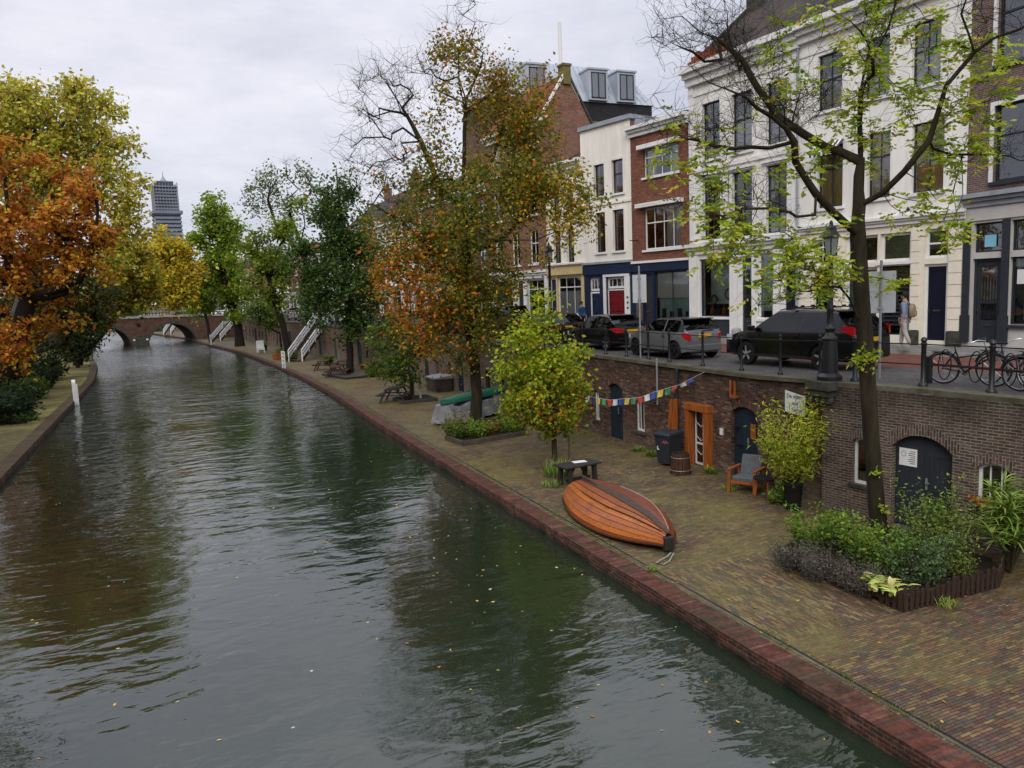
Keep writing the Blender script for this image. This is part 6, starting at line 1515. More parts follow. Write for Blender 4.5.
for y, nm, pt, lb in ((51.5, 'silver_hatchback', 'carpaint_silver', 'silver car parked left of the dark blue one, mostly behind leaves'), (58, 'parked_car', 'carpaint_black', 'black car on the street above the dark green tree'), (66, 'grey_car', 'carpaint_grey', 'grey car on the street above the teal cellar doors'), (74, 'white_hatchback', 'carpaint_white', 'white car at the head of the white stair'), (88, 'white_car', 'carpaint_white', 'white car parked above the low green tree'), (97, 'silver_car', 'carpaint_silver', 'silver car near the bright green tree')):
    h_ = head(y); p_ = (wx(y)+2.0, y, 3.7); car(nm, lb, p_, h_, pt, group=GC, L=4.3, W=1.78, H=1.5)
# traffic on the far bridge
for u, pt, nm, lb in ((5., 'carpaint_grey', 'grey_bridge_car', 'grey car crossing the far bridge under the golden tree'), (17., 'carpaint_silver', 'silver_bridge_car', 'silver car at the right end of the far bridge')):
    v = Vector(BT(u, -3, BTOP(u)-.05))+BINV; car(nm, lb, tuple(v), math.atan2(5.5, 27), pt)
# ------------------------------------------------------------------ upturned rowing boat
def boat():
    s0, b0 = Vector((9.66, 18.1)), Vector((9.22, 13.5)); d = (b0-s0); L_ = d.length; d.normalize(); rz = math.atan2(d.y, d.x)
    root = thing('rowing_boat', 'upturned varnished orange clinker rowing boat lying on the wharf by the water', 'boat', (s0.x, s0.y, WZ), rz)
    ns, nk = 28, 7
    PLC = [(.30, .055, .010), (.46, .135, .016), (.40, .105, .013), (.34, .085, .013), (.40, .12, .016), (.35, .09, .015), (.27, .07, .016)]
    def half(t):      # half breadth at gunwale, keel height
        b = .60+(.95-.60)*math.sin(min(1, t/.42)*PI/2) if t < .42 else .95*max(0.0, 1-((t-.42)/.58)**2.3)**.85
        return max(b, .11)
    def keelz(t): return .54+.09*math.sin(PI*t)-.12*max(0, (t-.72)/.28)**2
    def sheer(t): return .03+.0*t+.10*((t-.45)/.55)**2*(1 if t > .45 else .6)
    V = []; F = []; C = []
    def prof(t, k, nk_=nk):
        """strake edge k (0 gunwale .. nk keel) at station t"""
        a = k/nk_; b = half(t); full = lerp(1., .55, max(0, (t-.5)/.5)); th = a*PI/2
        y = b*(math.cos(th)**(.62 if t < .6 else lerp(.62, 1.0, (t-.6)/.4))); z = sheer(t)+(keelz(t)-sheer(t))*(math.sin(th)**lerp(1.0, 1.05, t)); return y, z
    for s in (1, -1):
        for k in range(nk):
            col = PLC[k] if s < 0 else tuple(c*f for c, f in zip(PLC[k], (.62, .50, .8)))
            for i in range(ns):
                t0, t1 = i/ns, (i+1)/ns; o = len(V); q = []
                for t in (t0, t1):
                    y0, z0 = prof(t, k); y1, z1 = prof(t, k+1); step = .022 if k else 0
                    l = math.hypot(y1-y0, z1-z0)+1e-6; ny, nz_ = (z1-z0)/l*1., (y0-y1)/l
                    q.append(((t*L_, (y0+ny*.024)*s, z0+nz_*.024), (t*L_, (y1+ny*.006)*s, z1+nz_*.006), (t*L_, (y0)*s, z0-.002)))
                (a0, b0_, e0), (a1, b1_, e1) = q
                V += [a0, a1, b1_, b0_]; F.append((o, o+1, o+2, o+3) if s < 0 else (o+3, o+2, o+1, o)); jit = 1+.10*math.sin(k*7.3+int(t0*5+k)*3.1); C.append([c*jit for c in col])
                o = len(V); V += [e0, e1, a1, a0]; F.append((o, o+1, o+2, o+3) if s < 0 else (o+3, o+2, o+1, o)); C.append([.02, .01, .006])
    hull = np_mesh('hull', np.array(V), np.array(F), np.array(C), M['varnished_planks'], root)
    mb = MB(); mb.poly([(0.004, *prof(0, k)) for k in range(nk+1)]+[(0.004, -prof(0, k)[0], prof(0, k)[1]) for k in range(nk-1, -1, -1)]); mb.box(-.02, .03, -.35, .35, .22, .28); mb.build('transom', M['wood_brown'], root)
    # grey worn bottom board and keel
    mb = MB()
    for i in range(ns):
        t0, t1 = i/ns, (i+1)/ns; w0, w1 = (.05+.12*math.sin(PI*min(1, t+.08))) if False else .04+.085*math.sin(PI*(t0*.9+.05)), .04+.085*math.sin(PI*(t1*.9+.05)); z0, z1 = keelz(t0)+.036, keelz(t1)+.036
        mb.poly([(t0*L_, -w0, z0-.01), (t1*L_, -w1, z1-.01), (t1*L_, w1, z1-.01), (t0*L_, w0, z0-.01)])
    P('boat_bottom', (.085, .060, .046), .7, .5, 4., stretch=(1, 6, 6)); mb.build('bottom_board', M['boat_bottom'], root)
    mb = MB()
    for i in range(ns):
        t0, t1 = i/ns-.01, (i+1)/ns; h0, h1 = .03+.10*max(0, 1-t0/.25)**1.2, .03+.10*max(0, 1-t1/.25)**1.2
        a, b = (t0*L_, 0, keelz(max(0, t0))), (t1*L_, 0, keelz(t1)); mb.add([(a[0], -.02, a[2]), (a[0], .02, a[2]), (a[0], .02, a[2]+h0), (a[0], -.02, a[2]+h0), (b[0], -.02, b[2]), (b[0], .02, b[2]), (b[0], .02, b[2]+h1), (b[0], -.02, b[2]+h1)], [(0, 1, 2, 3), (7, 6, 5, 4), (0, 4, 5, 1), (1, 5, 6, 2), (2, 6, 7, 3), (3, 7, 4, 0)])
    mb.build('keel', M['boat_bottom'], root)
    for s in (1, -1):
        mb = MB(); pts = [(t*L_, s*(half(t)+.03), sheer(t)+.035) for t in [i/20 for i in range(21)]]; mb.tube(pts, .026, 6); mb.build('gunwale', M['wood_brown'], root, smooth=60)
        mb = MB(); pts = [(t*L_, s*(prof(t, 5)[0]+.02), prof(t, 5)[1]+.03) for t in [.25+i/20*.72 for i in range(21)]]; mb.tube(pts, .012, 5); mb.build('rubbing_strip', M['stone_pale'] if s > 0 else M['wood_brown'], root)
    mb = MB(); mb.box(L_-.10, L_+.06, -.11, .11, .04, .36); mb.build('stem_block', M['wood_dark'], root, bevel=.03)
    mb = MB()
    r_ = thing('mooring_chain', 'loop of old pale rope lying on the bricks at the boat bow', 'rope', (9.0, 13.1, WZ))
    pts = [(.25, .25, .02), (.1, .1, .015), (-.1, -.1, .015), (-.32, -.2, .015), (-.42, -.08, .015), (-.25, .02, .02), (0, .12, .03), (.2, .28, .03)]
    mb.tube(pts, .018, 6); mb.build('strand', M['stone_pale'], r_, smooth=60)
boat()
# dark wooden table
def table():
    root = thing('wooden_table', 'sturdy dark wet wooden table with trestle legs at the boat stern', 'table', (10.35, 19.75, WZ), math.radians(8)); root.scale = (.76, .8, .80)
    mb = MB()
    for k in range(5): mb.box(-.85, .85, -.42+k*.17, -.42+k*.17+.162, .70, .76)
    mb.build('table_top', M['wood_dark'], root, bevel=.006)
    for sx in (-1, 1):
        for sy in (-1, 1):
            mb = MB(); mb.beam((sx*.58, sy*.33, 0), (sx*.58, sy*.27, .7), .15, .15, up=(1, 0, 0)); mb.build('leg', M['wood_dark'], root)
        mb = MB(); mb.box(sx*.58-.04, sx*.58+.04, -.38, .38, .60, .699); mb.build('cross_bar', M['wood_dark'], root)
        mb = MB(); mb.beam((sx*.5, 0, .1), (sx*.1, 0, .68), .08, .05); mb.build('brace', M['wood_brown'], root)
    mb = MB(); mb.box(-.58, .58, -.035, .035, .14, .24); mb.build('stretcher', M['wood_dark'], root)
    p = tag(MB_paper(), 'white sheet of paper lying on the dark table', 'paper')
def MB_paper():
    mb = MB(); o = [(-.2, -.1), (.22, -.14), (.25, .12), (-.16, .16)]; z = WZ+.612
    for i in range(1): mb.poly([(10.45+x, 19.85+y, z+.004*abs(x)) for x, y in o]); 
    mb.v += [(v[0], v[1], v[2]+.004) for v in mb.v]; mb.f.append((4, 5, 6, 7)); mb.m.append(0); return mb.build('paper_sheet', M['sign_white'])
table()
# wheelie bin
def bin_(loc, rz):
    root = thing('wheelie_bin', 'dark grey wheelie bin with a pink tag beside the orange plank', 'bin', loc, rz)
    mb = MB(); b, t = .24, .31
    vs = [(-b, -b, .06), (b, -b, .06), (b, b, .06), (-b, b, .06), (-t, -t, .98), (t, -t, .98), (t, t*1.1, .98), (-t, t*1.1, .98)]
    mb.add(vs, [(0, 3, 2, 1), (4, 5, 6, 7), (0, 1, 5, 4), (1, 2, 6, 5), (2, 3, 7, 6), (3, 0, 4, 7)]); mb.box(-t-.02, t+.02, -t-.02, t*1.1+.02, .93, .985); mb.build('body', M['plastic_dark'], root, bevel=.02)
    mb = MB(); mb.add([(-.34, -.36, .99), (.34, -.36, .99), (.34, .37, .99), (-.34, .37, .99), (-.31, -.30, 1.06), (.31, -.30, 1.06), (.31, .33, 1.09), (-.31, .33, 1.09)], [(0, 3, 2, 1), (4, 5, 6, 7), (0, 1, 5, 4), (1, 2, 6, 5), (2, 3, 7, 6), (3, 0, 4, 7)]); mb.build('lid', M['plastic_dark'], root, bevel=.015)
    for s in (1, -1):
        mb = MB(); mb.lathe((s*.25, .27, .1), [(.0, -.03), (.1, -.03), (.1, .03), (.0, .03)], 14, axis=(1, 0, 0)); mb.build('wheel', M['tyre'], root)
    mb = MB(); mb.tube([(-.25, .40, 1.0), (-.25, .45, 1.0), (.25, .45, 1.0), (.25, .40, 1.0)], .02, 6); mb.build('handle', M['plastic_dark'], root)
    P('graffiti_pink', (.45, .09, .16), .6, .1)
    mb = MB(); y = -.30
    for k, (x0, z0, x1, z1) in enumerate(((.02, .72, .08, .82), (.08, .82, .12, .72), (.12, .72, .17, .83), (.17, .83, .22, .74), (.22, .74, .27, .80), (.0, .77, .28, .76))): mb.beam((x0, y-.004, z0), (x1, y-.004, z1), .022, .012)
    mb.build('graffiti_tag', M['graffiti_pink'], root)
    mb = MB(); mb.box(-.2, -.17, -.30, -.285, .5, .62); mb.box(-.17, -.12, -.30, -.285, .5, .53); mb.build('house_number', M['sign_white'], root)
bin_((13.95, 20.35, WZ), math.radians(-75))
# slatted wooden tub
def tub():
    root = thing('slatted_tub', 'dark brown slatted wooden tub standing in front of the bin', 'tub', (13.6, 19.2, WZ))
    for k in range(16):
        a = 2*PI*k/16; a1 = a+2*PI/16*.86; mb = MB(); r0, r1 = .33, .26
        p = lambda r, t, z: (r*math.cos(t), r*math.sin(t), z)
        mb.add([p(r0, a, 0), p(r0, a1, 0), p(r1, a1, .62), p(r1, a, .62), p(r0-.03, a, 0), p(r0-.03, a1, 0), p(r1-.03, a1, .62), p(r1-.03, a, .62)], [(0, 1, 2, 3), (7, 6, 5, 4), (0, 4, 5, 1), (3, 2, 6, 7), (1, 5, 6, 2), (0, 3, 7, 4)]); mb.build('stave', M['wood_brown'], root)
    mb = MB(); mb.lathe((0, 0, 0), [(.01, .05), (.29, .05), (.235, .55), (.01, .56)], 16); mb.build('liner', M['soil'], root)
    for z, r in ((.12, .322), (.5, .278)): mb = MB(); mb.ring((0, 0, z), (0, 0, 1), r, .009, 24, 5); mb.build('hoop', M['steel_grey'], root)
tub()
# orange plank leaning on the wall, pole
pk = thing('orange_plank', 'tall pair of orange boards leaning upright on the wall next to the bin', 'plank', (14.45, 20.95, WZ), math.radians(90))
for k in range(2): mb = MB(); mb.beam((-.22+k*.21, .10, 0), (-.22+k*.21, -.12, 2.02-.03*k), .20, .045, up=(1, 0, 0)); mb.v = [tuple(v) for v in mb.v]; mb.build('board', M['wood_orange'], pk)
mb = MB(); mb.lathe((14.55, 21.8, 2.3), [(.035, 0), (.035, 1.5), (.04, 1.52), (.01, 1.54)], 8); mb.lathe((14.62, 21.0, 1.0), [(.03, 0), (.03, 2.7)], 8)
o = MB(); o.lathe((14.54, 21.8, 2.3), [(.035, 0), (.035, 1.5), (.045, 1.5), (.045, 1.56), (.01, 1.57)], 8); tag(o.build('flag_pole', M['steel_grey'], smooth=40), 'short grey metal pole on the wall holding the prayer flags', 'pole')
o = MB(); o.lathe((14.60, 20.75, WZ), [(.05, 0), (.05, 2.9), (.065, 2.9), (.065, 3.0), (.05, 3.0)], 10); tag(o.build('drain_pipe', M['plastic_dark'], smooth=40), 'dark drainpipe on the brick wall between plank and orange frame', 'pipe')
# prayer flags
def flags():
    root = thing('prayer_flags', 'string of small coloured prayer flags hung along the wharf wall', 'flags', (14.35, 23, WZ))
    inv = Vector((14.35, 23, WZ)); kp = [Vector(p) for p in ((14.2, 27.4, 2.16), (14.25, 26.84, 2.10), (14.3, 24.56, 2.16), (14.35, 22.59, 2.48), (14.42, 21.8, 2.74), (14.45, 20.35, 3.14), (14.6, 19.3, 3.62))]
    pts = []
    for a, b in zip(kp, kp[1:]):
        for k in range(6): pts.append(a.lerp(b, k/6)-inv)
    pts.append(kp[-1]-inv)
    mb = MB(); mb.tube(pts, .006, 4); mb.build('cord', M['sign_white'], root)
    cs = ['green', 'red', 'white', 'blue', 'yellow', 'green', 'red', 'white', 'blue', 'yellow', 'green', 'red', 'white', 'blue', 'yellow', 'green', 'red', 'white', 'blue']
    tot = [0]
    for a, b in zip(pts, pts[1:]): tot.append(tot[-1]+(b-a).length)
    def atl(s):
        for i in range(len(pts)-1):
            if s <= tot[i+1]: return pts[i].lerp(pts[i+1], (s-tot[i])/(tot[i+1]-tot[i]))
        return pts[-1]
    rr = random.Random(4)
    for k, c in enumerate(cs):
        s = .25+k*.405; a, b = atl(s), atl(s+.30); h = .22 if k < 16 else .12; sw = rr.uniform(-.05, .05); mb = MB(); n = 4
        for i in range(n):
            t0, t1 = i/n, (i+1)/n; d0 = Vector((-.03*math.sin(t0*5+k)+sw, 0, -h)); d1 = Vector((-.03*math.sin(t1*5+k)+sw, 0, -h+rr.uniform(-.01, .01)))
            p, q = a.lerp(b, t0), a.lerp(b, t1); mb.poly([p, q, q+d1, p+d0])
        mb.build('flag', M['flag_'+c], root)
flags()
# armchairs, black side table
def armchair(loc, rz, label):
    root = thing('armchair', label, 'armchair', loc, rz, 'garden armchairs by the blue door')
    mb = MB(); mb.box(-.30, .30, -.30, .30, .30, .42); mb.build('seat_cushion', M['cushion_grey'], root, bevel=.03)
    mb = MB(); mb.beam((0, .28, .36), (0, .44, .90), .56, .10, up=(1, 0, 0)); mb.v = [v for v in mb.v]; b_ = MB()
    b_.add([(-.29, .22, .40), (.29, .22, .40), (.29, .42, .92), (-.29, .42, .92), (-.29, .33, .38), (.29, .33, .38), (.29, .52, .90), (-.29, .52, .90)], [(0, 1, 2, 3), (7, 6, 5, 4), (0, 4, 5, 1), (3, 2, 6, 7), (1, 5, 6, 2), (0, 3, 7, 4)]); b_.build('back_cushion', M['cushion_grey'], root, bevel=.03)
    for s in (1, -1):
        mb = MB(); mb.beam((s*.36, -.36, 0), (s*.36, -.30, .60), .065, .075, up=(1, 0, 0)); mb.build('front_leg', M['wood_orange'], root)
        mb = MB(); mb.beam((s*.36, .44, 0), (s*.36, .32, .60), .065, .075, up=(1, 0, 0)); mb.build('rear_leg', M['wood_orange'], root)
        mb = MB(); mb.beam((s*.36, -.36, .62), (s*.36, .44, .60), .09, .05); mb.build('arm_rest', M['wood_orange'], root, bevel=.008)
        mb = MB(); mb.box(s*.335-.02, s*.335+.02, -.30, .36, .24, .31); mb.build('side_rail', M['wood_orange'], root)
    mb = MB(); mb.box(-.33, .33, -.33, -.29, .24, .31); mb.box(-.33, .33, .30, .34, .24, .31); mb.build('seat_rail', M['wood_orange'], root)
armchair((13.95, 16.62, WZ), math.radians(-62), 'orange wooden armchair with grey cushions in front of the blue door')
st = thing('side_table', 'low black side table tucked between armchair and bamboo', 'table', (13.85, 15.75, WZ))
mb = MB(); mb.lathe((0, 0, .52), [(.01, 0), (.32, 0), (.32, .04), (.01, .04)], 18); mb.build('table_top', M['plastic_black'], st)
for k in range(3): a = 2*PI*k/3; mb = MB(); mb.tube([(.22*math.cos(a), .22*math.sin(a), .52), (.28*math.cos(a), .28*math.sin(a), 0)], .022, 6); mb.build('leg', M['wood_orange'], st)
# white sign with lettering
def sign():
    n = Vector((-1, 0, 0)); root = thing('wall_sign', 'white sign with black lettering on the wall above the bamboo', 'sign', (14.66, 15.53, 2.8))
    mb = MB(); T = lambda y, x, z: (-.03-x, y, z)
    mb.add([(-.035, .36, .04), (-.035, -.36, -.04), (-.035, -.36, .50), (-.035, .36, .60), (-.003, .36, .04), (-.003, -.36, -.04), (-.003, -.36, .50), (-.003, .36, .60)], [(0, 1, 2, 3), (7, 6, 5, 4), (0, 4, 5, 1), (3, 2, 6, 7), (1, 5, 6, 2), (0, 3, 7, 4)]); mb.build('board', M['sign_white'], root)
    for i, (t, s) in enumerate((('De water', .155), ('stof', .14), ('zuiger', .155))):
        cu = bpy.data.curves.new('lettering', 'FONT'); cu.body = t; cu.size = s; cu.align_x = 'CENTER'; cu.extrude = .002
        o = bpy.data.objects.new('lettering', cu); COL.objects.link(o)
        me = bpy.data.meshes.new_from_object(o); bpy.data.objects.remove(o); me.materials.clear(); me.materials.append(M['ink'])
        o = bpy.data.objects.new('lettering', me); COL.objects.link(o); o.parent = root; o.location = (-.038, 0 if i < 2 else -.06, .42-i*.175); o.rotation_euler = (PI/2, math.radians(0), -PI/2)
sign()
# orange wall lamp bracket thing
wl = thing('wall_lantern', 'orange wooden lantern box hanging on the wall above the blue door', 'lantern', (14.66, 17.9, 2.98))
mb = MB(); mb.box(-.16, -.12, -.12, -.06, 0, .5); mb.box(-.16, -.12, .06, .12, 0, .5); mb.box(-.16, -.12, -.06, .06, 0, .08); mb.box(-.12, -.003, -.12, .12, 0, .06); mb.build('case', M['wood_orange'], wl)
mb = MB(); mb.lathe((-.09, 0, .1), [(.01, 0), (.05, .03), (.05, .26), (.02, .32)], 10); mb.box(-.11, -.003, -.02, .02, .42, .5); mb.build('lamp', M['plastic_black'], wl)
# ------------------------------------------------------------------ street furniture
def street_lamp(name, label, loc, h=3.9, group=None):
    root = thing(name, label, 'street lamp', loc, 0, group)
    mb = MB(); mb.lathe((0, 0, 0), [(.30, 0), (.30, .10), (.25, .14), (.20, .18), (.19, .62), (.165, .98), (.19, 1.0), (.19, 1.04), (.13, 1.10), (.10, 1.18), (.13, 1.24), (.14, 1.28), (.10, 1.34), (.085, 1.4), (.075, 1.7), (.09, 1.74), (.07, 1.8), (.055, h-.62), (.08, h-.58), (.05, h-.54), (.04, h-.4)], 14); mb.build('post', M['paint_black'], root, smooth=40)
    mb = MB(); z = h-.4
    for k in range(4):
        a = PI/4+k*PI/2; mb.tube([(.05*math.cos(a), .05*math.sin(a), z-.1), (.13*math.cos(a), .13*math.sin(a), z+.02), (.14*math.cos(a), .14*math.sin(a), z+.06)], .014, 5); mb.beam((.11*math.cos(a), .11*math.sin(a), z), (.155*math.cos(a), .155*math.sin(a), z+.42), .022)
    mb.lathe((0, 0, z+.42), [(.22, 0), (.22, .03), (.14, .14), (.12, .2), (.12, .24), (.05, .3), (.04, .38), (.01, .42)], 4); mb.lathe((0, 0, z-.02), [(.14, 0), (.14, .03)], 4); l = mb.build('lantern', M['paint_black'], root)
    mb = MB(); mb.lathe((0, 0, z+.01), [(.11, 0), (.17, .41)], 4); mb.build('lantern_glass', M['lamp_glass'], l)
street_lamp('street_lamp', 'ornate black lamp post on the stone bracket in front of the SUV', (14.62, 14.35, 3.82), 3.45)
street_lamp('street_lamp', 'ornate black lamp post rising behind the lime-green tree', (14.95, 30.6, 3.7), 4.2)
street_lamp('street_lamp', 'distant black lamp post above the white stair', (13.2, 72.0, 3.7), 4.2)
street_lamp('street_lamp', 'distant black lamp post near the far bridge', (10.2, 108, 3.7), 4.2)
def back_sign(loc, rz, w_, h, z0, ph, label):
    root = thing('traffic_sign', label, 'sign', loc, rz); mb = MB(); mb.lathe((0, 0, 0), [(.032, 0), (.032, ph), (.02, ph+.01)], 8); mb.build('pole', M['steel_grey'], root, smooth=40)
    mb = MB(); mb.box(-w_/2, w_/2, .035, .05, z0, z0+h); mb.build('panel', M['sign_back'], root, bevel=.004); 
    for z in (z0+.12, z0+h-.12): mb = MB(); mb.box(-.06, .06, -.036, .034, z-.02, z+.02); mb.build('clamp', M['steel_grey'], root)
back_sign((15.85, 13.95, 3.8), math.radians(-42), .68, 1.02, 1.62, 2.9, 'grey back of a tall street sign on a pole behind the near tree')
back_sign((15.25, 23.9, 3.7), math.radians(-42), .5, 1.0, 2.0, 3.3, 'grey back of a narrow street sign near the red brick house')
# stone bollards by the shop
for i, (x, y, lb) in enumerate(((20.9, 25.5, 'pale stone bollard at the kerb left of the SUV'),)):
    mb = MB(); mb.lathe((x, y, sz(y)), [(.2, 0), (.2, .62), (.17, .70), (.06, .74)], 14); tag(mb.build('stone_bollard', M['stone_pale'], smooth=40), lb, 'bollard')
# ------------------------------------------------------------------ bicycles and rack
def bicycle(name, label, p, q, z, paint='paint_black', crate=False, lean=4):
    """p rear hub, q front hub (plan)"""
    p, q = Vector(p), Vector(q); d = q-p; rz = math.atan2(d.y, d.x); wbs = d.length
    root = thing(name, label, 'bicycle', (p.x, p.y, z), rz, 'bicycles in the rack by the railing'); root.rotation_euler = (math.radians(lean), 0, rz); R_ = .345
    for nm, x in (('rear_wheel', 0), ('front_wheel', wbs)):
        e = bpy.data.objects.new(nm, None); COL.objects.link(e); e.parent = root; e.location = (x, 0, R_+.018); e.empty_display_size = .1
        mb = MB(); mb.ring((0, 0, 0), (0, 1, 0), R_, .018, 32, 6); mb.build('tyre', M['tyre'], e, smooth=60)
        mb = MB(); mb.ring((0, 0, 0), (0, 1, 0), R_-.026, .011, 32, 5); mb.build('rim', M['alloy'], e, smooth=60)
        mb = MB()
        for k in range(18): a = 2*PI*k/18; mb.tube([(0, .02*(-1)**k, 0), ((R_-.03)*math.cos(a), 0, (R_-.03)*math.sin(a))], .0025, 3, cap=False)
        mb.tube([(0, -.05, 0), (0, .05, 0)], .02, 8); mb.build('spokes', M['alloy'], e)
        mb = MB(); pts = [((R_+.04)*math.cos(a), 0, (R_+.04)*math.sin(a)) for a in [math.radians(v) for v in range(10 if x else 0, 171 if not x else 130, 15)]]; mb.tube(pts, .018, 5); mb.build('mudguard', M[paint], e, smooth=60)
    hz = R_+.018; bb = (.44, 0, .29); seat = (.26, 0, .80); hd = (wbs-.16, 0, .86); hd0 = (wbs-.11, 0, .62)
    mb = MB(); mb.tube([bb, seat], .018, 7); mb.tube([seat, (.24, 0, .90)], .013, 6); mb.tube([bb, hd0], .021, 7); mb.tube([(.30, 0, .62), (wbs-.13, 0, .74)], .018, 7); mb.tube([hd, hd0], .02, 7)
    for s in (1, -1): mb.tube([(0, s*.05, hz), bb], .012, 5); mb.tube([(0, s*.05, hz), (.27, s*.02, .76)], .010, 5); mb.tube([hd0, (wbs-.05, s*.05, .48), (wbs, s*.05, hz)], .012, 5)
    mb.build('frame', M[paint], root, smooth=50)
    mb = MB(); mb.tube([hd, (wbs-.19, 0, 1.0)], .013, 6); mb.tube([(wbs-.42, -.28, 1.0), (wbs-.24, -.22, 1.06), (wbs-.17, 0, 1.02), (wbs-.24, .22, 1.06), (wbs-.42, .28, 1.0)], .012, 6); mb.build('handlebar', M['chrome'], root, smooth=60)
    mb = MB(); mb.add([(.10, -.10, .90), (.10, .10, .90), (.40, .02, .92), (.40, -.02, .92), (.11, -.09, .96), (.11, .09, .96), (.38, .02, .955), (.38, -.02, .955)], [(0, 1, 2, 3), (7, 6, 5, 4), (0, 4, 5, 1), (1, 5, 6, 2), (2, 6, 7, 3), (3, 7, 4, 0)]); mb.build('saddle', M['plastic_black'], root, bevel=.02)
    mb = MB(); mb.lathe((bb[0], .06, bb[2]), [(.09, 0), (.09, .008)], 14, axis=(0, 1, 0)); mb.beam((bb[0], .08, bb[2]), (bb[0]+.1, .08, bb[2]-.13), .02); mb.beam((bb[0], -.08, bb[2]), (bb[0]-.1, -.08, bb[2]+.13), .02); mb.build('crank', M['steel_grey'], root)
    mb = MB(); mb.box(-.22, .16, -.07, .07, .735, .75); mb.tube([(0, .05, hz), (-.05, .05, .735)], .006, 4); mb.tube([(0, -.05, hz), (-.05, -.05, .735)], .006, 4); mb.build('carrier', M[paint], root)
    if crate:
        mb = MB(); x0, x1 = wbs-.10, wbs+.28
        mb.box(x0, x1, -.22, .22, .86, .875)
        for (a, b, c, e) in ((x0, x0+.015, -.22, .22), (x1-.015, x1, -.22, .22), (x0+.016, x1-.016, -.22, -.205), (x0+.016, x1-.016, .205, .22)): mb.box(a, b, c, e, .876, 1.12)
        mb.build('crate', M['plastic_black'], root)
    mb = MB(); mb.lathe((wbs-.10, 0, .90), [(.03, 0), (.045, .05), (.01, .055)], 10, axis=(1, 0, 0)); mb.build('headlamp', M['chrome'], root)
bicycle('bicycle', 'black bicycle at the left end of the rack', (16.05, 12.35), (16.35, 11.35), 3.8)
bicycle('bicycle', 'black bicycle with a crate in front, at the picture edge', (16.9, 11.05), (16.35, 10.1), 3.8, crate=True, lean=-4)
bicycle('bicycle', 'dark bicycle squeezed in the middle of the rack', (16.75, 11.75), (16.7, 10.7), 3.8, lean=-3)
bicycle('bicycle', 'dark bicycle farthest right behind the railing', (16.1, 10.6), (16.3, 9.6), 3.8, lean=4)
rk = thing('bicycle_rack', 'low black bicycle rack with hoops behind the railing', 'rack', (15.85, 11, 3.8))
mb = MB(); mb.box(-.02, .1, 1.55, 1.67, 0, .62); mb.build('post', M['paint_black'], rk)
mb = MB(); mb.beam((.04, 1.55, .45), (.04, -3, .45), .05, .05); mb.build('bar', M['paint_black'], rk)
for k in range(6):
    y = 1.2-k*.75; mb = MB(); pts = [(.04+.02*math.sin(a), y+.16*math.cos(a), .45+.36*math.sin(a)*(1 if math.sin(a) > 0 else .9)) for a in [2*PI*i/18 for i in range(19)]]; mb.tube(pts, .014, 5, cap=False); mb.build('hoop', M['paint_black'], rk)
# ------------------------------------------------------------------ people
def skin_body(name, joints, edges, radii, mat, parent=None, sub=2):
    me = bpy.data.meshes.new(name); me.from_pydata([tuple(j) for j in joints], edges, []); o = bpy.data.objects.new(name, me); COL.objects.link(o)
    sm = o.modifiers.new('Skin', 'SKIN'); sm.use_smooth_shade = True
    for i, r in enumerate(radii): me.skin_vertices[0].data[i].radius = (r, r) if not isinstance(r, tuple) else r; me.skin_vertices[0].data[i].use_root = (i == 0)
    o.modifiers.new('Sub', 'SUBSURF').levels = sub; o.modifiers['Sub'].render_levels = sub
    dg = bpy.context.evaluated_depsgraph_get(); m2 = bpy.data.meshes.new_from_object(o.evaluated_get(dg)); bpy.data.objects.remove(o)
    m2.materials.clear(); m2.materials.append(M[mat]); o = bpy.data.objects.new(name, m2); COL.objects.link(o)
    m2.polygons.foreach_set('use_smooth', [True]*len(m2.polygons))
    if parent: o.parent = parent
    return o
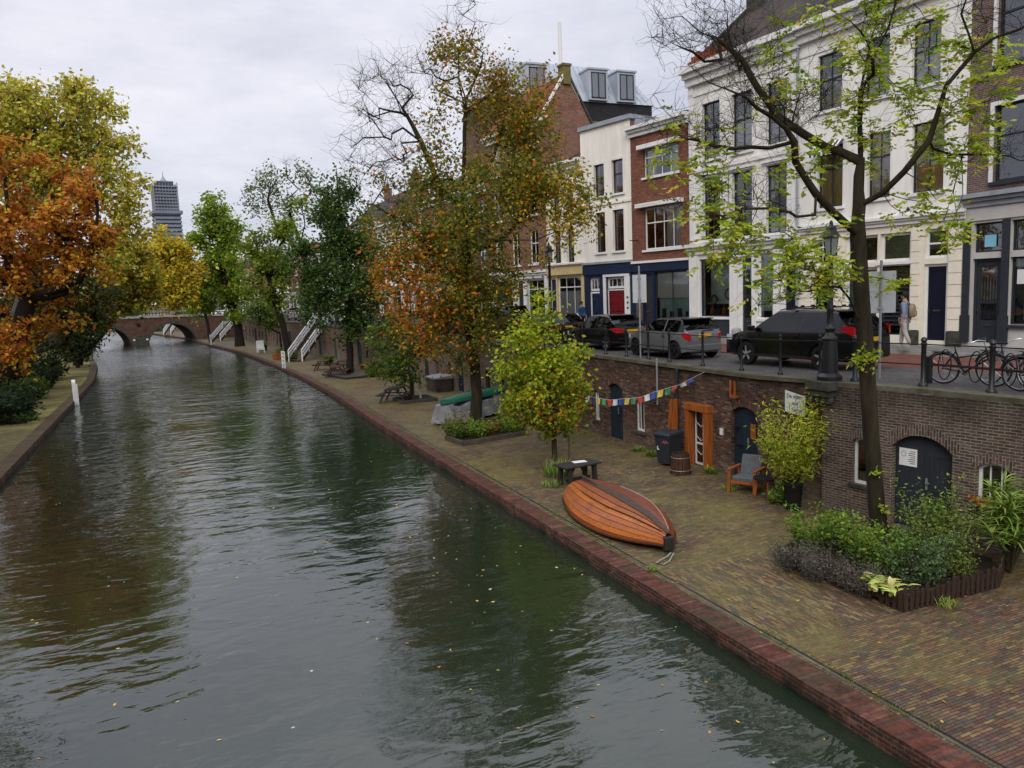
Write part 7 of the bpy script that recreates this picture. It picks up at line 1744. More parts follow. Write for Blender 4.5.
def person(label, loc, rz, top, trousers, h=1.78, hair='hair_dark', stride=.28, arms=(.2, -.2), cap=None):
    """faces +y; walking pose"""
    root = thing('person', label, 'person', loc, rz); k = h/1.78; root.scale = (k, k, k); s = stride
    J = [(0, 0, .96), (0, 0, 1.15), (0, .0, 1.36), (0, .0, 1.48), (0, .01, 1.54), (0, .03, 1.63), (0, .03, 1.72)]; R_ = [(.15, .105), (.14, .10), (.165, .105), (.10, .07), (.055, .055), (.078, .092), (.07, .082)]
    E_ = [(0, 1), (1, 2), (2, 3), (3, 4), (4, 5), (5, 6)]
    for sd, st in ((1, s), (-1, -s)):
        b = len(J); J += [(sd*.09, 0, .90), (sd*.095, st*.55+.03, .50), (sd*.095, st-.06*(st < 0)-.01, .10 if st > 0 else .13), (sd*.10, st+.13, .045 if st > 0 else .05)]; R_ += [.095, .068, .045, .040]; E_ += [(0, b), (b, b+1), (b+1, b+2), (b+2, b+3)]
    for sd, sw in ((1, arms[0]), (-1, arms[1])):
        b = len(J); J += [(sd*.19, 0, 1.42), (sd*.235, sw*.4-.02, 1.16), (sd*.23, sw+.06, .93), (sd*.225, sw+.09, .85)]; R_ += [.062, .046, .033, .034]; E_ += [(2, b), (b, b+1), (b+1, b+2), (b+2, b+3)]
    skin_body('body', J, E_, R_, 'skin', root, 2)
    # clothes follow the same bones, a little wider
    Jt = [J[0], J[1], J[2], (0, 0, 1.46)]; Rt = [(.168, .122), (.158, .118), (.18, .122), (.115, .09)]; Et = [(0, 1), (1, 2), (2, 3)]
    for b in (15, 19):
        c = len(Jt); Jt += [J[b], J[b+1], tuple(lerp(J[b+1][i], J[b+2][i], .92) for i in range(3))]; Rt += [.078, .060, .045]; Et += [(2, c), (c, c+1), (c+1, c+2)]
    Jt.append((0, 0, .86)); Rt.append((.17, .125)); Et.append((0, len(Jt)-1)); skin_body('jacket', Jt, Et, Rt, top, root, 2)
    Jp = [(0, 0, .95)]; Rp = [(.158, .115)]; Ep = []
    for b in (7, 11):
        c = len(Jp); Jp += [J[b], J[b+1], tuple(lerp(J[b+1][i], J[b+2][i], .93) for i in range(3))]; Rp += [.108, .080, .062]; Ep += [(0, c), (c, c+1), (c+1, c+2)]
    skin_body('trousers', Jp, Ep, Rp, trousers, root, 2)
    for b in (7, 11):
        j = J[b+3]; mb = MB(); mb.lathe((j[0], j[1]-.16, .0+max(0, j[2]-.045)), [(.052, 0), (.055, .05), (.045, .10), (.02, .12)], 10); mb.v = [(v[0], j[1]-.16+(v[1]-(j[1]-.16))*2.3+.07, v[2]) for v in mb.v]; mb.build('shoe', M['shoe'], root, smooth=60)
    mb = MB(); c = Vector((0, .015, 1.685)); vs = []
    mb.lathe(c, [(.09, -.07), (.097, -.02), (.094, .04), (.07, .085), (.02, .105)], 14); mb.v = [(v[0], v[1]*1.12-.012 if v[1] < .05 else .05+(v[1]-.05)*.7, v[2]) for v in mb.v]; mb.build('hair', M[hair], root, smooth=60)
    mb = MB(); mb.lathe((0, .115, 1.63), [(.004, .03), (.014, 0), (.016, -.018), (.004, -.024)], 8)
    for sd in (1, -1): mb.lathe((sd*.082, .03, 1.625), [(.004, -.03), (.018, -.01), (.02, .015), (.006, .03)], 8)
    mb.build('face_features', M['skin'], root, smooth=60)
    mb = MB()
    for sd in (1, -1): mb.lathe((sd*.032, .112, 1.655), [(.003, -.008), (.011, 0), (.003, .008)], 8)
    mb.box(-.025, .025, .108, .116, 1.578, 1.586); mb.build('eyes', M['ink'], root)
    # hands: palm and five fingers
    for sd, b in ((1, 15), (-1, 19)):
        p = Vector(J[b+3]); mb = MB(); mb.lathe(p+Vector((0, 0, -.09)), [(.012, 0), (.026, .02), (.03, .06), (.022, .11)], 8)
        for f in range(4): x = -.022+f*.0147; mb.tube([p+Vector((x*.5, x, -.08)), p+Vector((x*.5-sd*.008, x+.008, -.125)), p+Vector((x*.5-sd*.022, x+.012, -.150-.008*(f in (1, 2)))) ], [.009, .008, .006], 6)
        mb.tube([p+Vector((0, .022, -.03)), p+Vector((-sd*.01, .045, -.065)), p+Vector((-sd*.014, .05, -.09))], [.010, .009, .007], 6); mb.build('hand', M['skin'], root, smooth=60)
    return root
ph = math.radians(25)
pr_ = person('person in a denim jacket and pale trousers walking past the navy door', (21.95, 18.35, 3.93), ph, 'cloth_denim', 'cloth_beige', 1.82, stride=.13, arms=(.08, -.06))
def backpack():
    root = thing('backpack', 'tan backpack worn by the walking person in the denim jacket', 'backpack', (21.95, 18.35, 3.93), ph); y = -.22
    mb = MB(); mb.lathe((0, y, 1.0), [(.12, 0), (.165, .05), (.17, .25), (.15, .38), (.08, .44)], 12); mb.v = [(v[0], y+(v[1]-y)*.62, v[2]) for v in mb.v]; mb.build('bag', M['canvas_tan'], root, smooth=60)
    mb = MB(); mb.lathe((0, y-.09, 1.04), [(.08, 0), (.1, .04), (.1, .15), (.07, .19)], 10); mb.v = [(v[0], y-.09+(v[1]-y+.09)*.5, v[2]) for v in mb.v]; mb.build('front_pocket', M['canvas_tan'], root, smooth=60)
    for s in (1, -1): mb = MB(); mb.tube([(s*.1, y+.08, 1.42), (s*.11, .0, 1.53), (s*.13, .12, 1.42), (s*.14, .12, 1.22), (s*.13, -.05, 1.08)], .02, 6); mb.build('strap', M['wood_brown'], root, smooth=60)
backpack()
person('person in a bright blue jacket standing by the pale house with yellow fascia', (20.4, 37.9, 3.82), math.radians(200), 'cloth_blue', 'cloth_dark', 1.74, stride=.06, arms=(.05, .08))
# ------------------------------------------------------------------ small plants
def stems_leaves(rng, n_stem, R_, H, leaf, nleaf, pal, aspect=.5, lean=.35, bottom=.12, squash=1., tipw=1.0):
    """a bush of leaning stems with leaves along them -> (stem MB, leaf arrays)"""
    mb = MB(); pos = []
    for k in range(n_stem):
        a = rng.uniform(0, 2*PI); r = R_*math.sqrt(rng.uniform(0, .35)); p = np.array([r*math.cos(a), r*math.sin(a)*squash, 0.]); d = np.array([math.cos(a)*lean*rng.uniform(.2, 1.4), math.sin(a)*lean*rng.uniform(.2, 1.4)*squash, 1.]); d /= np.linalg.norm(d)
        h = H*rng.uniform(.55, 1.08); pts = [p]
        for q in range(5): d = d+rng.normal(0, .10, 3); d[2] = max(d[2], .3); d /= np.linalg.norm(d); pts.append(pts[-1]+d*h/5)
        mb.tube(pts, [.010*(1-.15*q) for q in range(6)], 4, cap=False)
        m = int(nleaf/n_stem)
        for _ in range(m):
            t = bottom+(1-bottom)*rng.uniform(0, 1)**(1/tipw); i = min(4, int(t*5)); f = t*5-i; pos.append(pts[i]*(1-f)+pts[i+1]*f+rng.normal(0, .07*R_/.5, 3)*np.array([1, 1, .7]))
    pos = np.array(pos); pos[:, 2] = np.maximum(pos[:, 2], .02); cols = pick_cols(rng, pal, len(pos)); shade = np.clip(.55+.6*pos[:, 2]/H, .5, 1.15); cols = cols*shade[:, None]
    return mb, leaf_quads(rng, pos, leaf, aspect, .1, cols)
def bush(name, label, loc, R_, H, pal, leaf=.07, nleaf=1500, n_stem=16, seed=1, cat='shrub', group=None, aspect=.5, lean=.35, stem='bark_dark', mat='leaf', squash=1., tipw=1., rz=0.):
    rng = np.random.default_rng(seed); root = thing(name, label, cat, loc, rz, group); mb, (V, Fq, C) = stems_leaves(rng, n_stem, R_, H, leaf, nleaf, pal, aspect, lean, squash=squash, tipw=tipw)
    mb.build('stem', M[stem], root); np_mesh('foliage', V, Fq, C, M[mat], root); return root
def blades(rng, pts, L_, w_, pal, arch=.5, seg=4):
    """curved strap leaves rooted at pts"""
    V, Fq, C = [], [], []
    for p in pts:
        a = rng.uniform(0, 2*PI); d = np.array([math.cos(a), math.sin(a), 0.]); s = np.array([-d[1], d[0], 0.]); l = L_*rng.uniform(.6, 1.2); o = len(V); col = pick_cols(rng, pal, 1)[0]; ar = arch*rng.uniform(.4, 1.4); up0 = rng.uniform(.75, 1.05)
        for k in range(seg+1):
            t = k/seg; c = np.array(p)+d*l*ar*t*t*.9+d*l*.12*t+np.array([0, 0, 1.])*l*up0*(t-.55*ar*t*t); ww = w_*math.sin(PI*min(1, .18+t*.82))*(1-.15*t); V += [c-s*ww/2, c+s*ww/2]
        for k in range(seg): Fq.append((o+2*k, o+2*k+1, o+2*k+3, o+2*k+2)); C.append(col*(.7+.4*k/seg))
    return np.array(V), np.array(Fq), np.clip(np.array(C), .003, .9)
def grass_tuft(name, label, loc, R_, H, n, pal, seed, w_=.018, arch=.55, cat='grass tuft'):
    rng = np.random.default_rng(seed); pts = [(R_*math.sqrt(rng.uniform())*math.cos(a), R_*math.sqrt(rng.uniform())*math.sin(a), 0) for a in rng.uniform(0, 2*PI, n)]
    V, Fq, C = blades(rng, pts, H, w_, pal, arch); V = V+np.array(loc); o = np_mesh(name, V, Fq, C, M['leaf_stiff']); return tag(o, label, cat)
GRASS = [(3, (.10, .17, .02)), (2, (.14, .22, .025)), (1, (.06, .11, .015)), (1, (.22, .24, .05))]
# ------------------------------------------------------------------ picket bed under the ash tree
FL, FC, FR = Vector((10.75, 11.75)), Vector((10.95, 9.05)), Vector((13.3, 9.0))
pf = thing('picket_fence', 'low brown picket fence round the plant bed under the near tree', 'fence', (10.95, 9.05, WZ))
def fence_side(a, b, n, seed):
    r = random.Random(seed); mb = MB(); d = (b-a).normalized(); nrm = Vector((-d.y, d.x)); inv = Vector((10.95, 9.05))
    for k in range(n):
        c = a+(b-a)*((k+.5)/n)-inv; h = .34+r.uniform(-.09, .06); w_ = .08+r.uniform(-.01, .01); t = r.uniform(-.12, .12)
        if r.random() < .07: continue
        pass; n2 = nrm*.011; e = d*w_/2; tl = d*t*h
        for sg in (1,):
            B = [c-e-n2, c+e-n2, c+e+n2, c-e+n2]; Tp = [c-e*.9-n2+tl, c+e*.9-n2+tl, c+e*.9+n2+tl, c-e*.9+n2+tl]
            mb.add([(p.x, p.y, 0) for p in B]+[(p.x, p.y, h) for p in Tp]+[((c-n2+tl).x, (c-n2+tl).y, h+.05), ((c+n2+tl).x, (c+n2+tl).y, h+.05)], [(0, 3, 2, 1), (0, 1, 5, 4), (1, 2, 6, 5), (2, 3, 7, 6), (3, 0, 4, 7), (4, 5, 8), (6, 7, 9), (5, 6, 9, 8), (7, 4, 8, 9)])
    o = mb.build('pickets', M['fence_wood'], pf); o['kind'] = 'stuff'
    mb = MB(); a2, b2 = a-inv+nrm*.03, b-inv+nrm*.03
    for z in (.10, .26): mb.beam((a2.x, a2.y, z), (b2.x, b2.y, z), .025, .05)
    mb.build('rail', M['fence_wood'], pf)
fence_side(FL, FC, 22, 1); fence_side(FC, FR, 19, 2); fence_side(FR, Vector((14.55, 9.7)), 11, 3)
mb = MB(); mb.prism([(10.82, 11.72), (11.02, 9.13), (13.3, 9.08), (14.4, 9.9), (14.5, 12.2), (13.2, 12.9), (11.5, 12.5)], WZ-.05, WZ+.07); struct(mb.build('bed_soil_ground', M['soil']))
LAV = [(3, (.13, .125, .085)), (3, (.17, .15, .115)), (2, (.09, .10, .055)), (2, (.06, .055, .042)), (1, (.17, .14, .14))]
for i, (x, y, R_, H, lb) in enumerate(((10.75, 11.5, .5, .62, 'grey-purple lavender bush at the outer left corner of the picket bed'), (10.82, 10.75, .48, .60, 'grey-purple lavender bush in the middle of the left picket side'), (10.95, 10.0, .42, .5, 'small dull lavender bush behind the pale hosta'))):
    bush('lavender_bush', lb, (x, y, WZ+.05), R_, H, LAV, .055, 2600, 60, 60+i, aspect=.22, lean=.55, stem='bark_grey', group='lavender bushes in the picket bed')
SHR = [(4, (.12, .20, .026)), (3, (.16, .25, .03)), (2, (.07, .13, .018)), (1, (.24, .28, .04))]
SHR2 = [(4, (.14, .20, .035)), (2, (.20, .25, .05)), (2, (.09, .13, .025)), (1, (.27, .27, .06))]
DUL = [(3, (.09, .15, .055)), (3, (.13, .20, .075)), (2, (.06, .10, .035))]
for i, (x, y, R_, H, pal, lf, nl, lb) in enumerate((
    (11.9, 12.15, .55, .95, SHR, .085, 1500, 'bright green leafy shrub at the far left of the picket bed'),
    (12.5, 11.4, .6, .95, SHR, .085, 1700, 'green leafy shrub just left of the near tree trunk'),
    (12.0, 10.5, .6, 1.05, SHR, .085, 2000, 'bushy green shrub in the middle of the picket bed'),
    (12.1, 9.75, .55, 1.05, DUL, .07, 2000, 'blue-green shrub with small leaves near the picket corner'),
    (13.3, 10.3, .6, 1.75, SHR2, .075, 1900, 'tall loose olive-green shrub in front of the dark double door'),
    (13.9, 10.9, .5, 1.1, SHR, .08, 1000, 'green shrub between the near tree and the dark double door'),
    (13.0, 9.5, .45, .8, SHR2, .06, 900, 'thin weedy shrub along the front picket side'))):
    bush('garden_shrub', lb, (x, y, WZ+.05), R_, H, pal, lf, nl, 18, 80+i, group='shrubs in the picket bed')
# hosta
rng = np.random.default_rng(5); hs = thing('hosta_plant', 'pale yellow-green hosta spilling over the picket fence corner', 'plant', (11.0, 9.5, WZ+.3))
pos = rng.normal(0, 1, (46, 3))*np.array([.13, .22, .05]); d = pos/np.linalg.norm(pos, axis=1)[:, None]; 
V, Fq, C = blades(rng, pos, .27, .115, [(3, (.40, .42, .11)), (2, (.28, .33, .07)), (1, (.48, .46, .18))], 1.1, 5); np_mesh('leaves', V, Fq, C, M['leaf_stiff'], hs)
mb = MB(); 
for k in range(12): mb.tube([(0, 0, -.25), tuple(pos[k])], .006, 4, cap=False)
mb.build('stem', M['bark_moss'], hs)
grass_tuft('grass_tuft', 'yellowish grass tuft at the foot of the picket fence', (11.75, 8.85, WZ), .16, .22, 60, [(2, (.24, .26, .05)), (2, (.14, .2, .03))], 6)
# bamboo in a black pot
bp_ = thing('potted_bamboo', 'tall yellow-green bamboo in a black pot standing against the wharf wall', 'plant', (13.75, 14.65, WZ))
mb = MB(); mb.lathe((0, 0, 0), [(.19, 0), (.24, .62), (.26, .64), (.26, .70), (.22, .70), (.21, .6), (.01, .6)], 16); mb.build('pot', M['plastic_black'], bp_, smooth=40)
rng = np.random.default_rng(15); BAM = [(4, (.27, .33, .025)), (3, (.36, .38, .035)), (2, (.17, .24, .02)), (1, (.40, .36, .05))]
mb, pos = MB(), []
for k in range(34):
    a = rng.uniform(0, 2*PI); p = np.array([.13*math.cos(a), .13*math.sin(a), .6]); h = rng.uniform(.9, 2.55); d = np.array([math.cos(a)*.26, math.sin(a)*.26+.12, 1.]); d /= np.linalg.norm(d); pts = [p]
    for q in range(6): d = d+rng.normal(0, .05, 3)+np.array([.02*math.cos(a), .02*math.sin(a)+.012, 0]); d /= np.linalg.norm(d); pts.append(pts[-1]+d*h/6)
    mb.tube(pts, .007, 4, cap=False)
    for q in range(105):
        t = rng.uniform(.12, 1)**.8; i = min(5, int(t*6)); f = t*6-i; pos.append(pts[i]*(1-f)+pts[i+1]*f+rng.normal(0, .14, 3))
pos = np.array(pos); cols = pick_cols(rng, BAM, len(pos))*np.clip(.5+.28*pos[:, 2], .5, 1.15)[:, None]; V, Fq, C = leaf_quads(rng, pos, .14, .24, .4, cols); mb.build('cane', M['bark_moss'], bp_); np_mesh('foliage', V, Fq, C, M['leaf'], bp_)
bush('wall_plant', 'low green plant between the side table and the bamboo pot', (13.75, 15.15, WZ), .32, .5, SHR, .12, 260, 10, 99, cat='plant')
# strap-leaved plant at the right edge with the window box behind
bp2 = thing('strap_leaf_plant', 'large plant with long drooping pale green leaves at the picture edge', 'plant', (14.15, 9.35, WZ))
rng = np.random.default_rng(16); mb = MB(); Vs, Fs, Cs, o = [], [], [], 0; LPAL = [(3, (.15, .24, .035)), (3, (.21, .29, .05)), (1, (.30, .34, .09)), (2, (.10, .17, .025))]
for k in range(30):
    a = rng.uniform(0, 2*PI); h = rng.uniform(.7, 1.8); top = np.array([.55*math.cos(a)*rng.uniform(.3, 1.2), .38*math.sin(a)*rng.uniform(.3, 1.2), h]); mid = top*np.array([.45, .45, .6]); mb.tube([(0, 0, 0), tuple(mid), tuple(top)], [.016, .012, .008], 5, cap=False)
    pts = [top*(1-.35*rng.uniform(0, 1)) for _ in range(30)]
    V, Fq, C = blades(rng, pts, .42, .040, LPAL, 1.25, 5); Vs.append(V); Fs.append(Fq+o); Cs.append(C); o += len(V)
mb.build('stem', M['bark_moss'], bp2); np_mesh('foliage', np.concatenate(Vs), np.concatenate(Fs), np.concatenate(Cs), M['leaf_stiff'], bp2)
wbx = thing('window_box', 'window box of orange flowers on the sill beside the strap-leaved plant', 'window box', (14.93, 10.45, 1.42))
mb = MB(); mb.box(-.16, 0, -.42, .1, 0, .14); mb.build('trough', M['wood_dark'], wbx)
pos = rng.normal(0, 1, (150, 3))*np.array([.07, .19, .045])+np.array([-.1, -.15, .22]); V, Fq, C = leaf_quads(rng, pos, .085, .8, 0, pick_cols(rng, [(3, (.50, .11, .012)), (2, (.40, .08, .01)), (1, (.08, .13, .02))], 150)); np_mesh('flowers', V, Fq, C, M['leaf'], wbx)
# ------------------------------------------------------------------ plant bed under the big autumn tree
mb = MB(); mb.prism([(9.15, 28.5), (9.35, 27.0), (12.3, 27.6), (13.0, 29.5), (12.4, 31.6), (10.2, 31.4)], WZ-.05, WZ+.08); struct(mb.build('bed_soil_ground', M['soil']))
ef = thing('bed_edging', 'low dark timber edging along the bed of the autumn tree', 'edging', (9.35, 27., WZ))
mb = MB(); mb.beam((0, 0, .08), (2.95, .6, .08), .08, .17); mb.build('front_board', M['wood_grey'], ef); mb = MB(); mb.beam((0, 0.05, .08), (-.2, 1.5, .08), .08, .17); mb.build('side_board', M['wood_grey'], ef)
for i, (x, y, R_, H, pal, lb) in enumerate(((9.6, 28.3, .55, .7, GRN, 'rounded green bush at the canal corner of the autumn tree bed'), (10.3, 28.0, .55, .75, SHR, 'grassy green bush in front of the autumn tree trunk'), (11.0, 28.3, .5, .6, [(2, (.30, .13, .02)), (2, (.24, .18, .03)), (2, (.10, .14, .02))], 'rusty orange low bush along the timber edging'), (11.8, 28.3, .6, .55, SHR, 'low green plants at the right of the autumn tree bed'), (12.3, 29.8, .6, .6, GRN, 'green ground plants behind the lime-green tree'), (9.9, 29.3, .5, .9, [(2, (.28, .2, .06)), (2, (.12, .16, .03))], 'tall tawny dried plant by the autumn tree'))):
    bush('bed_plant', lb, (x, y, WZ+.05), R_, H, pal, .11, 900, 16, 110+i, group='plants round the autumn tree')
# canoe on its tarp-covered stand
cn = thing('canoe', 'green canoe lying upside down on the covered stand behind the autumn tree', 'canoe', (10.0, 31.6, WZ+.92), math.atan2(2.6, 4.3))
mb = MB(); n = 18; L_ = 5.0; rows = []
for i in range(n+1):
    t = i/n; b = .36*math.sin(PI*min(1, max(0, t)))**.6+.015; h = .30-.10*(2*t-1)**2+.02; z0 = .0+.16*(2*t-1)**4*0
    rows.append([(t*L_, b*math.cos(a), z0+h*math.sin(a)) for a in [PI*k/10 for k in range(11)]])
for A, B in zip(rows, rows[1:]):
    for k in range(10): mb.poly([A[k], B[k], B[k+1], A[k+1]])
mb.build('hull', M['canoe_green'], cn, smooth=60)
mb = MB()
for s in (0, 10): mb.tube([r[s] for r in rows], .02, 5)
mb.build('gunwale', M['wood_dark'], cn)
tp = thing('tarpaulin', 'crumpled grey tarpaulin draped over the stand beneath the green canoe', 'tarpaulin', (10.0, 31.6, WZ), math.atan2(2.6, 4.3))
mb = MB(); nx_, ny_ = 40, 22; r = random.Random(8)
def tz(u, v):
    x = .05+u*3.7; y = (v-.5)*2; e = abs(v-.5)*2
    if e < .55: yy = y*.72; z = .88+.03*math.sin(x*5)
    else:
        q = (e-.55)/.45; yy = (1 if y > 0 else -1)*(.40+.20*q+.07*math.sin(x*7+math.sin(x*3)*2)*q); z = .88*(1-q*(.93+.07*math.sin(x*4)))+.02
    sag = .22*math.sin(x*1.7)**2; return (x+.06*math.sin(v*17+x), yy, max(.02, z-sag*(e < .55)*.5+.02*math.sin(9*x+7*v)))
g = [[tz(i/nx_, j/ny_) for j in range(ny_+1)] for i in range(nx_+1)]
for i in range(nx_):
    for j in range(ny_): mb.poly([g[i][j], g[i+1][j], g[i+1][j+1], g[i][j+1]])
for e in (0, nx_): mb.poly([g[e][j] for j in range(ny_+1)])
mb.build('sheet', M['tarp_grey'], tp, smooth=60)
# stakes by the lime-green tree, plant tuft
mb = MB(); mb.lathe((11.62, 22.75, WZ), [(.04, 0), (.035, .82), (.01, .84)], 8); tag(mb.build('tree_stake', M['wood_grey']), 'short wooden stake beside the lime-green tree stem', 'stake')
grass_tuft('grass_tuft', 'tall bright green grass tuft between the lime-green tree and the table', (10.25, 20.9, WZ), .42, .62, 210, GRASS, 41, .022)
grass_tuft('grass_tuft', 'low green tuft by the left leg of the dark table', (9.55, 19.9, WZ), .3, .2, 120, GRASS, 42, .02)
# ------------------------------------------------------------------ picnic tables, decks, benches further on
def picnic(loc, rz, mat, label, flag=[None]):
    root = thing('picnic_table', label, 'picnic table', loc, rz, 'picnic tables on the wharf')
    mb = MB()
    for k in range(5): mb.box(-.9, .9, -.37+k*.15, -.37+k*.15+.14, .70, .745)
    mb.build('table_top', M[mat], root)
    for s in (1, -1):
        mb = MB()
        for k in range(2): mb.box(-.9, .9, s*.70-.14+k*.145, s*.70-.14+k*.145+.13, .42, .46)
        mb.build('seat', M[mat], root)
        for x in (-.65, .65): mb = MB(); mb.beam((x, s*.30, .70), (x, s*.72, 0), .09, .05, up=(1, 0, 0)); mb.build('leg', M[mat], root)
    for x in (-.65, .65): mb = MB(); mb.box(x-.025, x+.025, -.82, .82, .36, .419); mb.build('cross_bar', M[mat], root)
    return root
picnic((10.3, 40.6, WZ), math.radians(60), 'wood_dark', 'grey picnic table left of the small green tree')
picnic((10.1, 56.4, WZ), math.radians(70), 'wood_brown', 'brown picnic table in front of the wooden deck')
picnic((10.2, 62.5, WZ), math.radians(70), 'wood_brown', 'brown picnic table farthest along, near the white stair')
picnic((11.4, 61.0, WZ), math.radians(80), 'wood_brown', 'picnic table between the deck and the teal doors')
dk = thing('wooden_deck', 'low square timber deck round the dark green tree', 'deck', (11.3, 56.2, WZ), math.radians(12)); mb = MB()
for k in range(16): mb.box(-1.6, 1.6, -2.2+k*.27, -2.2+k*.27+.255, .03, .12)
mb.build('boards', M['wood_grey'], dk); mb = MB(); mb.box(-1.65, 1.65, -2.25, -2.21, 0, .13); mb.box(-1.65, -1.61, -2.2, 2.2, 0, .13); mb.build('rim_board', M['wood_dark'], dk)
pl = thing('tree_planter', 'low square brick rim round the small green tree and its stakes', 'planter', (11.3, 40.3, WZ)); 
mb = MB(); 
for a in ((-1, -1, 1, -.85), (-1, .85, 1, 1), (-1, -.84, -.85, .84), (.85, -.84, 1, .84)): mb.box(a[0], a[2], a[1], a[3], 0, .14)
mb.build('rim', M['stone_dark'], pl); mb = MB(); mb.box(-.85, .85, -.84, .84, 0, .1); mb.build('soil', M['soil'], pl)
for dx in (-.25, .3): mb = MB(); mb.lathe((dx, -.1, .1), [(.06, 0), (.055, 1.5), (.01, 1.52)], 8); mb.build('stake', M['wood_brown'] if dx < 0 else M['stone_pale'], pl)
bn = thing('orange_bench', 'orange wooden bench against the wall beyond the deck', 'bench', (12.7, 58.6, WZ), math.radians(95))
mb = MB(); 
for k in range(3): mb.box(-.9, .9, -.25+k*.17, -.1+k*.17, .42, .46)
mb.build('seat', M['wood_orange'], bn); mb = MB(); mb.box(-.9, .9, -.30, -.26, .55, .9); mb.build('backrest', M['wood_orange'], bn)
for x in (-.75, .75): mb = MB(); mb.box(x-.05, x+.05, -.28, .22, 0, .42); mb.build('leg', M['wood_orange'], bn)
bx = thing('storage_box', 'low grey wooden storage chest with sloping lid against the wall', 'chest', (13.75, 43.6, WZ), math.radians(92))
mb = MB(); mb.box(-.85, .85, -.5, .5, 0, .72); mb.build('body', M['wood_grey'], bx); mb = MB(); mb.add([(-.9, -.55, .72), (.9, -.55, .72), (.9, .55, .72), (-.9, .55, .72), (-.9, -.55, .92), (.9, -.55, .92), (.9, .55, .80), (-.9, .55, .80)], [(0, 3, 2, 1), (4, 5, 6, 7), (0, 1, 5, 4), (1, 2, 6, 5), (2, 3, 7, 6), (3, 0, 4, 7)]); mb.build('lid', M['tarp_grey'], bx)
op = thing('orange_planter', 'orange timber planter box with green plants near the leaning tree', 'planter', (8.6, 77, WZ), math.radians(20)); mb = MB(); mb.box(-.75, .75, -.4, .4, 0, .6); mb.build('box', M['wood_orange'], op)
rng = np.random.default_rng(50); pos = rng.normal(0, 1, (260, 3))*np.array([.4, .25, .18])+np.array([0, 0, .75]); V, Fq, C = leaf_quads(rng, pos, .2, .5, 0, pick_cols(rng, GRN, 260)); np_mesh('foliage', V, Fq, C, M['leaf'], op)
ws = thing('white_chair', 'white chair sculpture standing near the water further on', 'chair', (7.7, 88.5, WZ)); mb = MB(); mb.box(-.4, .4, -.4, .4, .3, .55); mb.build('seat', M['white_rail'], ws); mb = MB(); mb.box(-.4, .4, .3, .42, .55, 1.3); mb.build('backrest', M['white_rail'], ws)
for x in (-.34, .34):
    for y in (-.34, .34): mb = MB(); mb.box(x-.06, x+.06, y-.06, y+.06, 0, .3); mb.build('leg', M['white_rail'], ws)
for i, (x, y, lb) in enumerate(((11.2, 66.5, 'green potted shrub beside the teal doors'), (12.2, 54.2, 'dark green shrub right of the wooden deck'), (9.0, 73.4, 'dark green shrub at the foot of the white stair'), (13.6, 36.5, 'dark shrub against the wall behind the lime-green tree'), (8.2, 92., 'low hedge-like shrub below the low green tree'))): bush('wharf_shrub', lb, (x, y, WZ), .6, .9, GRN if i != 3 else SHD, .2, 700, 12, 130+i)
# white stairs from the wharf up to the street
def stair(p0, p1, label):
    p0, p1 = Vector((*p0, WZ)), Vector((*p1, 3.72)); d = p1-p0; h = Vector((d.x, d.y, 0)); L_ = h.length; rz = math.atan2(h.y, h.x); root = thing('white_stair', label, 'stairs', tuple(p0), rz); H = d.z; n = 17
    mb = MB()
    for k in range(n): mb.box(L_*k/n, L_*(k+1)/n+.02, -.6, .6, H*(k+1)/n-.05, H*(k+1)/n)
    mb.build('tread', M['wood_grey'], root)
    for s in (1, -1):
        mb = MB(); mb.beam((0, s*.63, .05), (L_, s*.63, H), .05, .28); mb.build('stringer', M['wood_brown'], root)
        mb = MB()
        for k in range(5): t = k/4; mb.box(L_*t-.05, L_*t+.05, s*.66-.05, s*.66+.05, H*t, H*t+1.05)
        for z in (.35, .68, 1.0): mb.beam((-.05, s*.66, z), (L_+.05, s*.66, H+z), .07, .13)
        mb.build('railing', M['white_rail'], root)
stair((9.3, 72.5), (12.6, 77.3), 'white-railed wooden stair climbing to the street behind the picnic tables')
stair((4.4, 119.5), (7.6, 124), 'small white-railed stair at the right end of the far bridge')
stair((-2.6, 155), (-.4, 160), 'white-railed stair seen through the right bridge arch')
def qboard(loc, rz, label, h=1.4, n=4):
    root = thing('ladder_rail', label, 'rail', loc, rz, 'white rails at the water edge'); 
    for s in (-.32, .32): mb = MB(); mb.box(s-.06, s+.06, -.05, .05, -.1, h); mb.build('post', M['white_rail'], root)
    for k in range(n): mb = MB(); z = h*(.30+.68*k/(n-1)); mb.box(-.26, .26, -.03, .03, z-.07, z+.05); mb.build('rail', M['white_rail'], root)
qboard((7.55, 66.7, WZ), math.radians(100), 'white railed frame at the water edge below the white stair')
qboard((3.4, 111.4, WZ), math.radians(100), 'white frame at the water edge by the far bridge', 1.35)
for x, y, lb in ((-6.6, 54.3, 'white mooring post at the edge of the left wharf'), (-11.6, 118, 'distant white post on the left quay before the bridge')):
    root = thing('mooring_post', lb, 'post', (x+.12, y, WZ), math.radians(10)); mb = MB(); mb.box(-.1, .1, -.1, .1, -.5, 1.15); mb.add([(-.1, -.1, 1.15), (.1, -.1, 1.15), (.1, .1, 1.15), (-.1, .1, 1.15), (-.1, .0, 1.30), (.1, .0, 1.30)], [(0, 1, 5, 4), (2, 3, 4, 5), (1, 2, 5), (3, 0, 4)]); mb.build('shaft', M['white_rail'], root); mb = MB(); mb.box(.11, .19, -.1, .1, -.5, 1.0); mb.build('back_board', M['white_rail'], root)
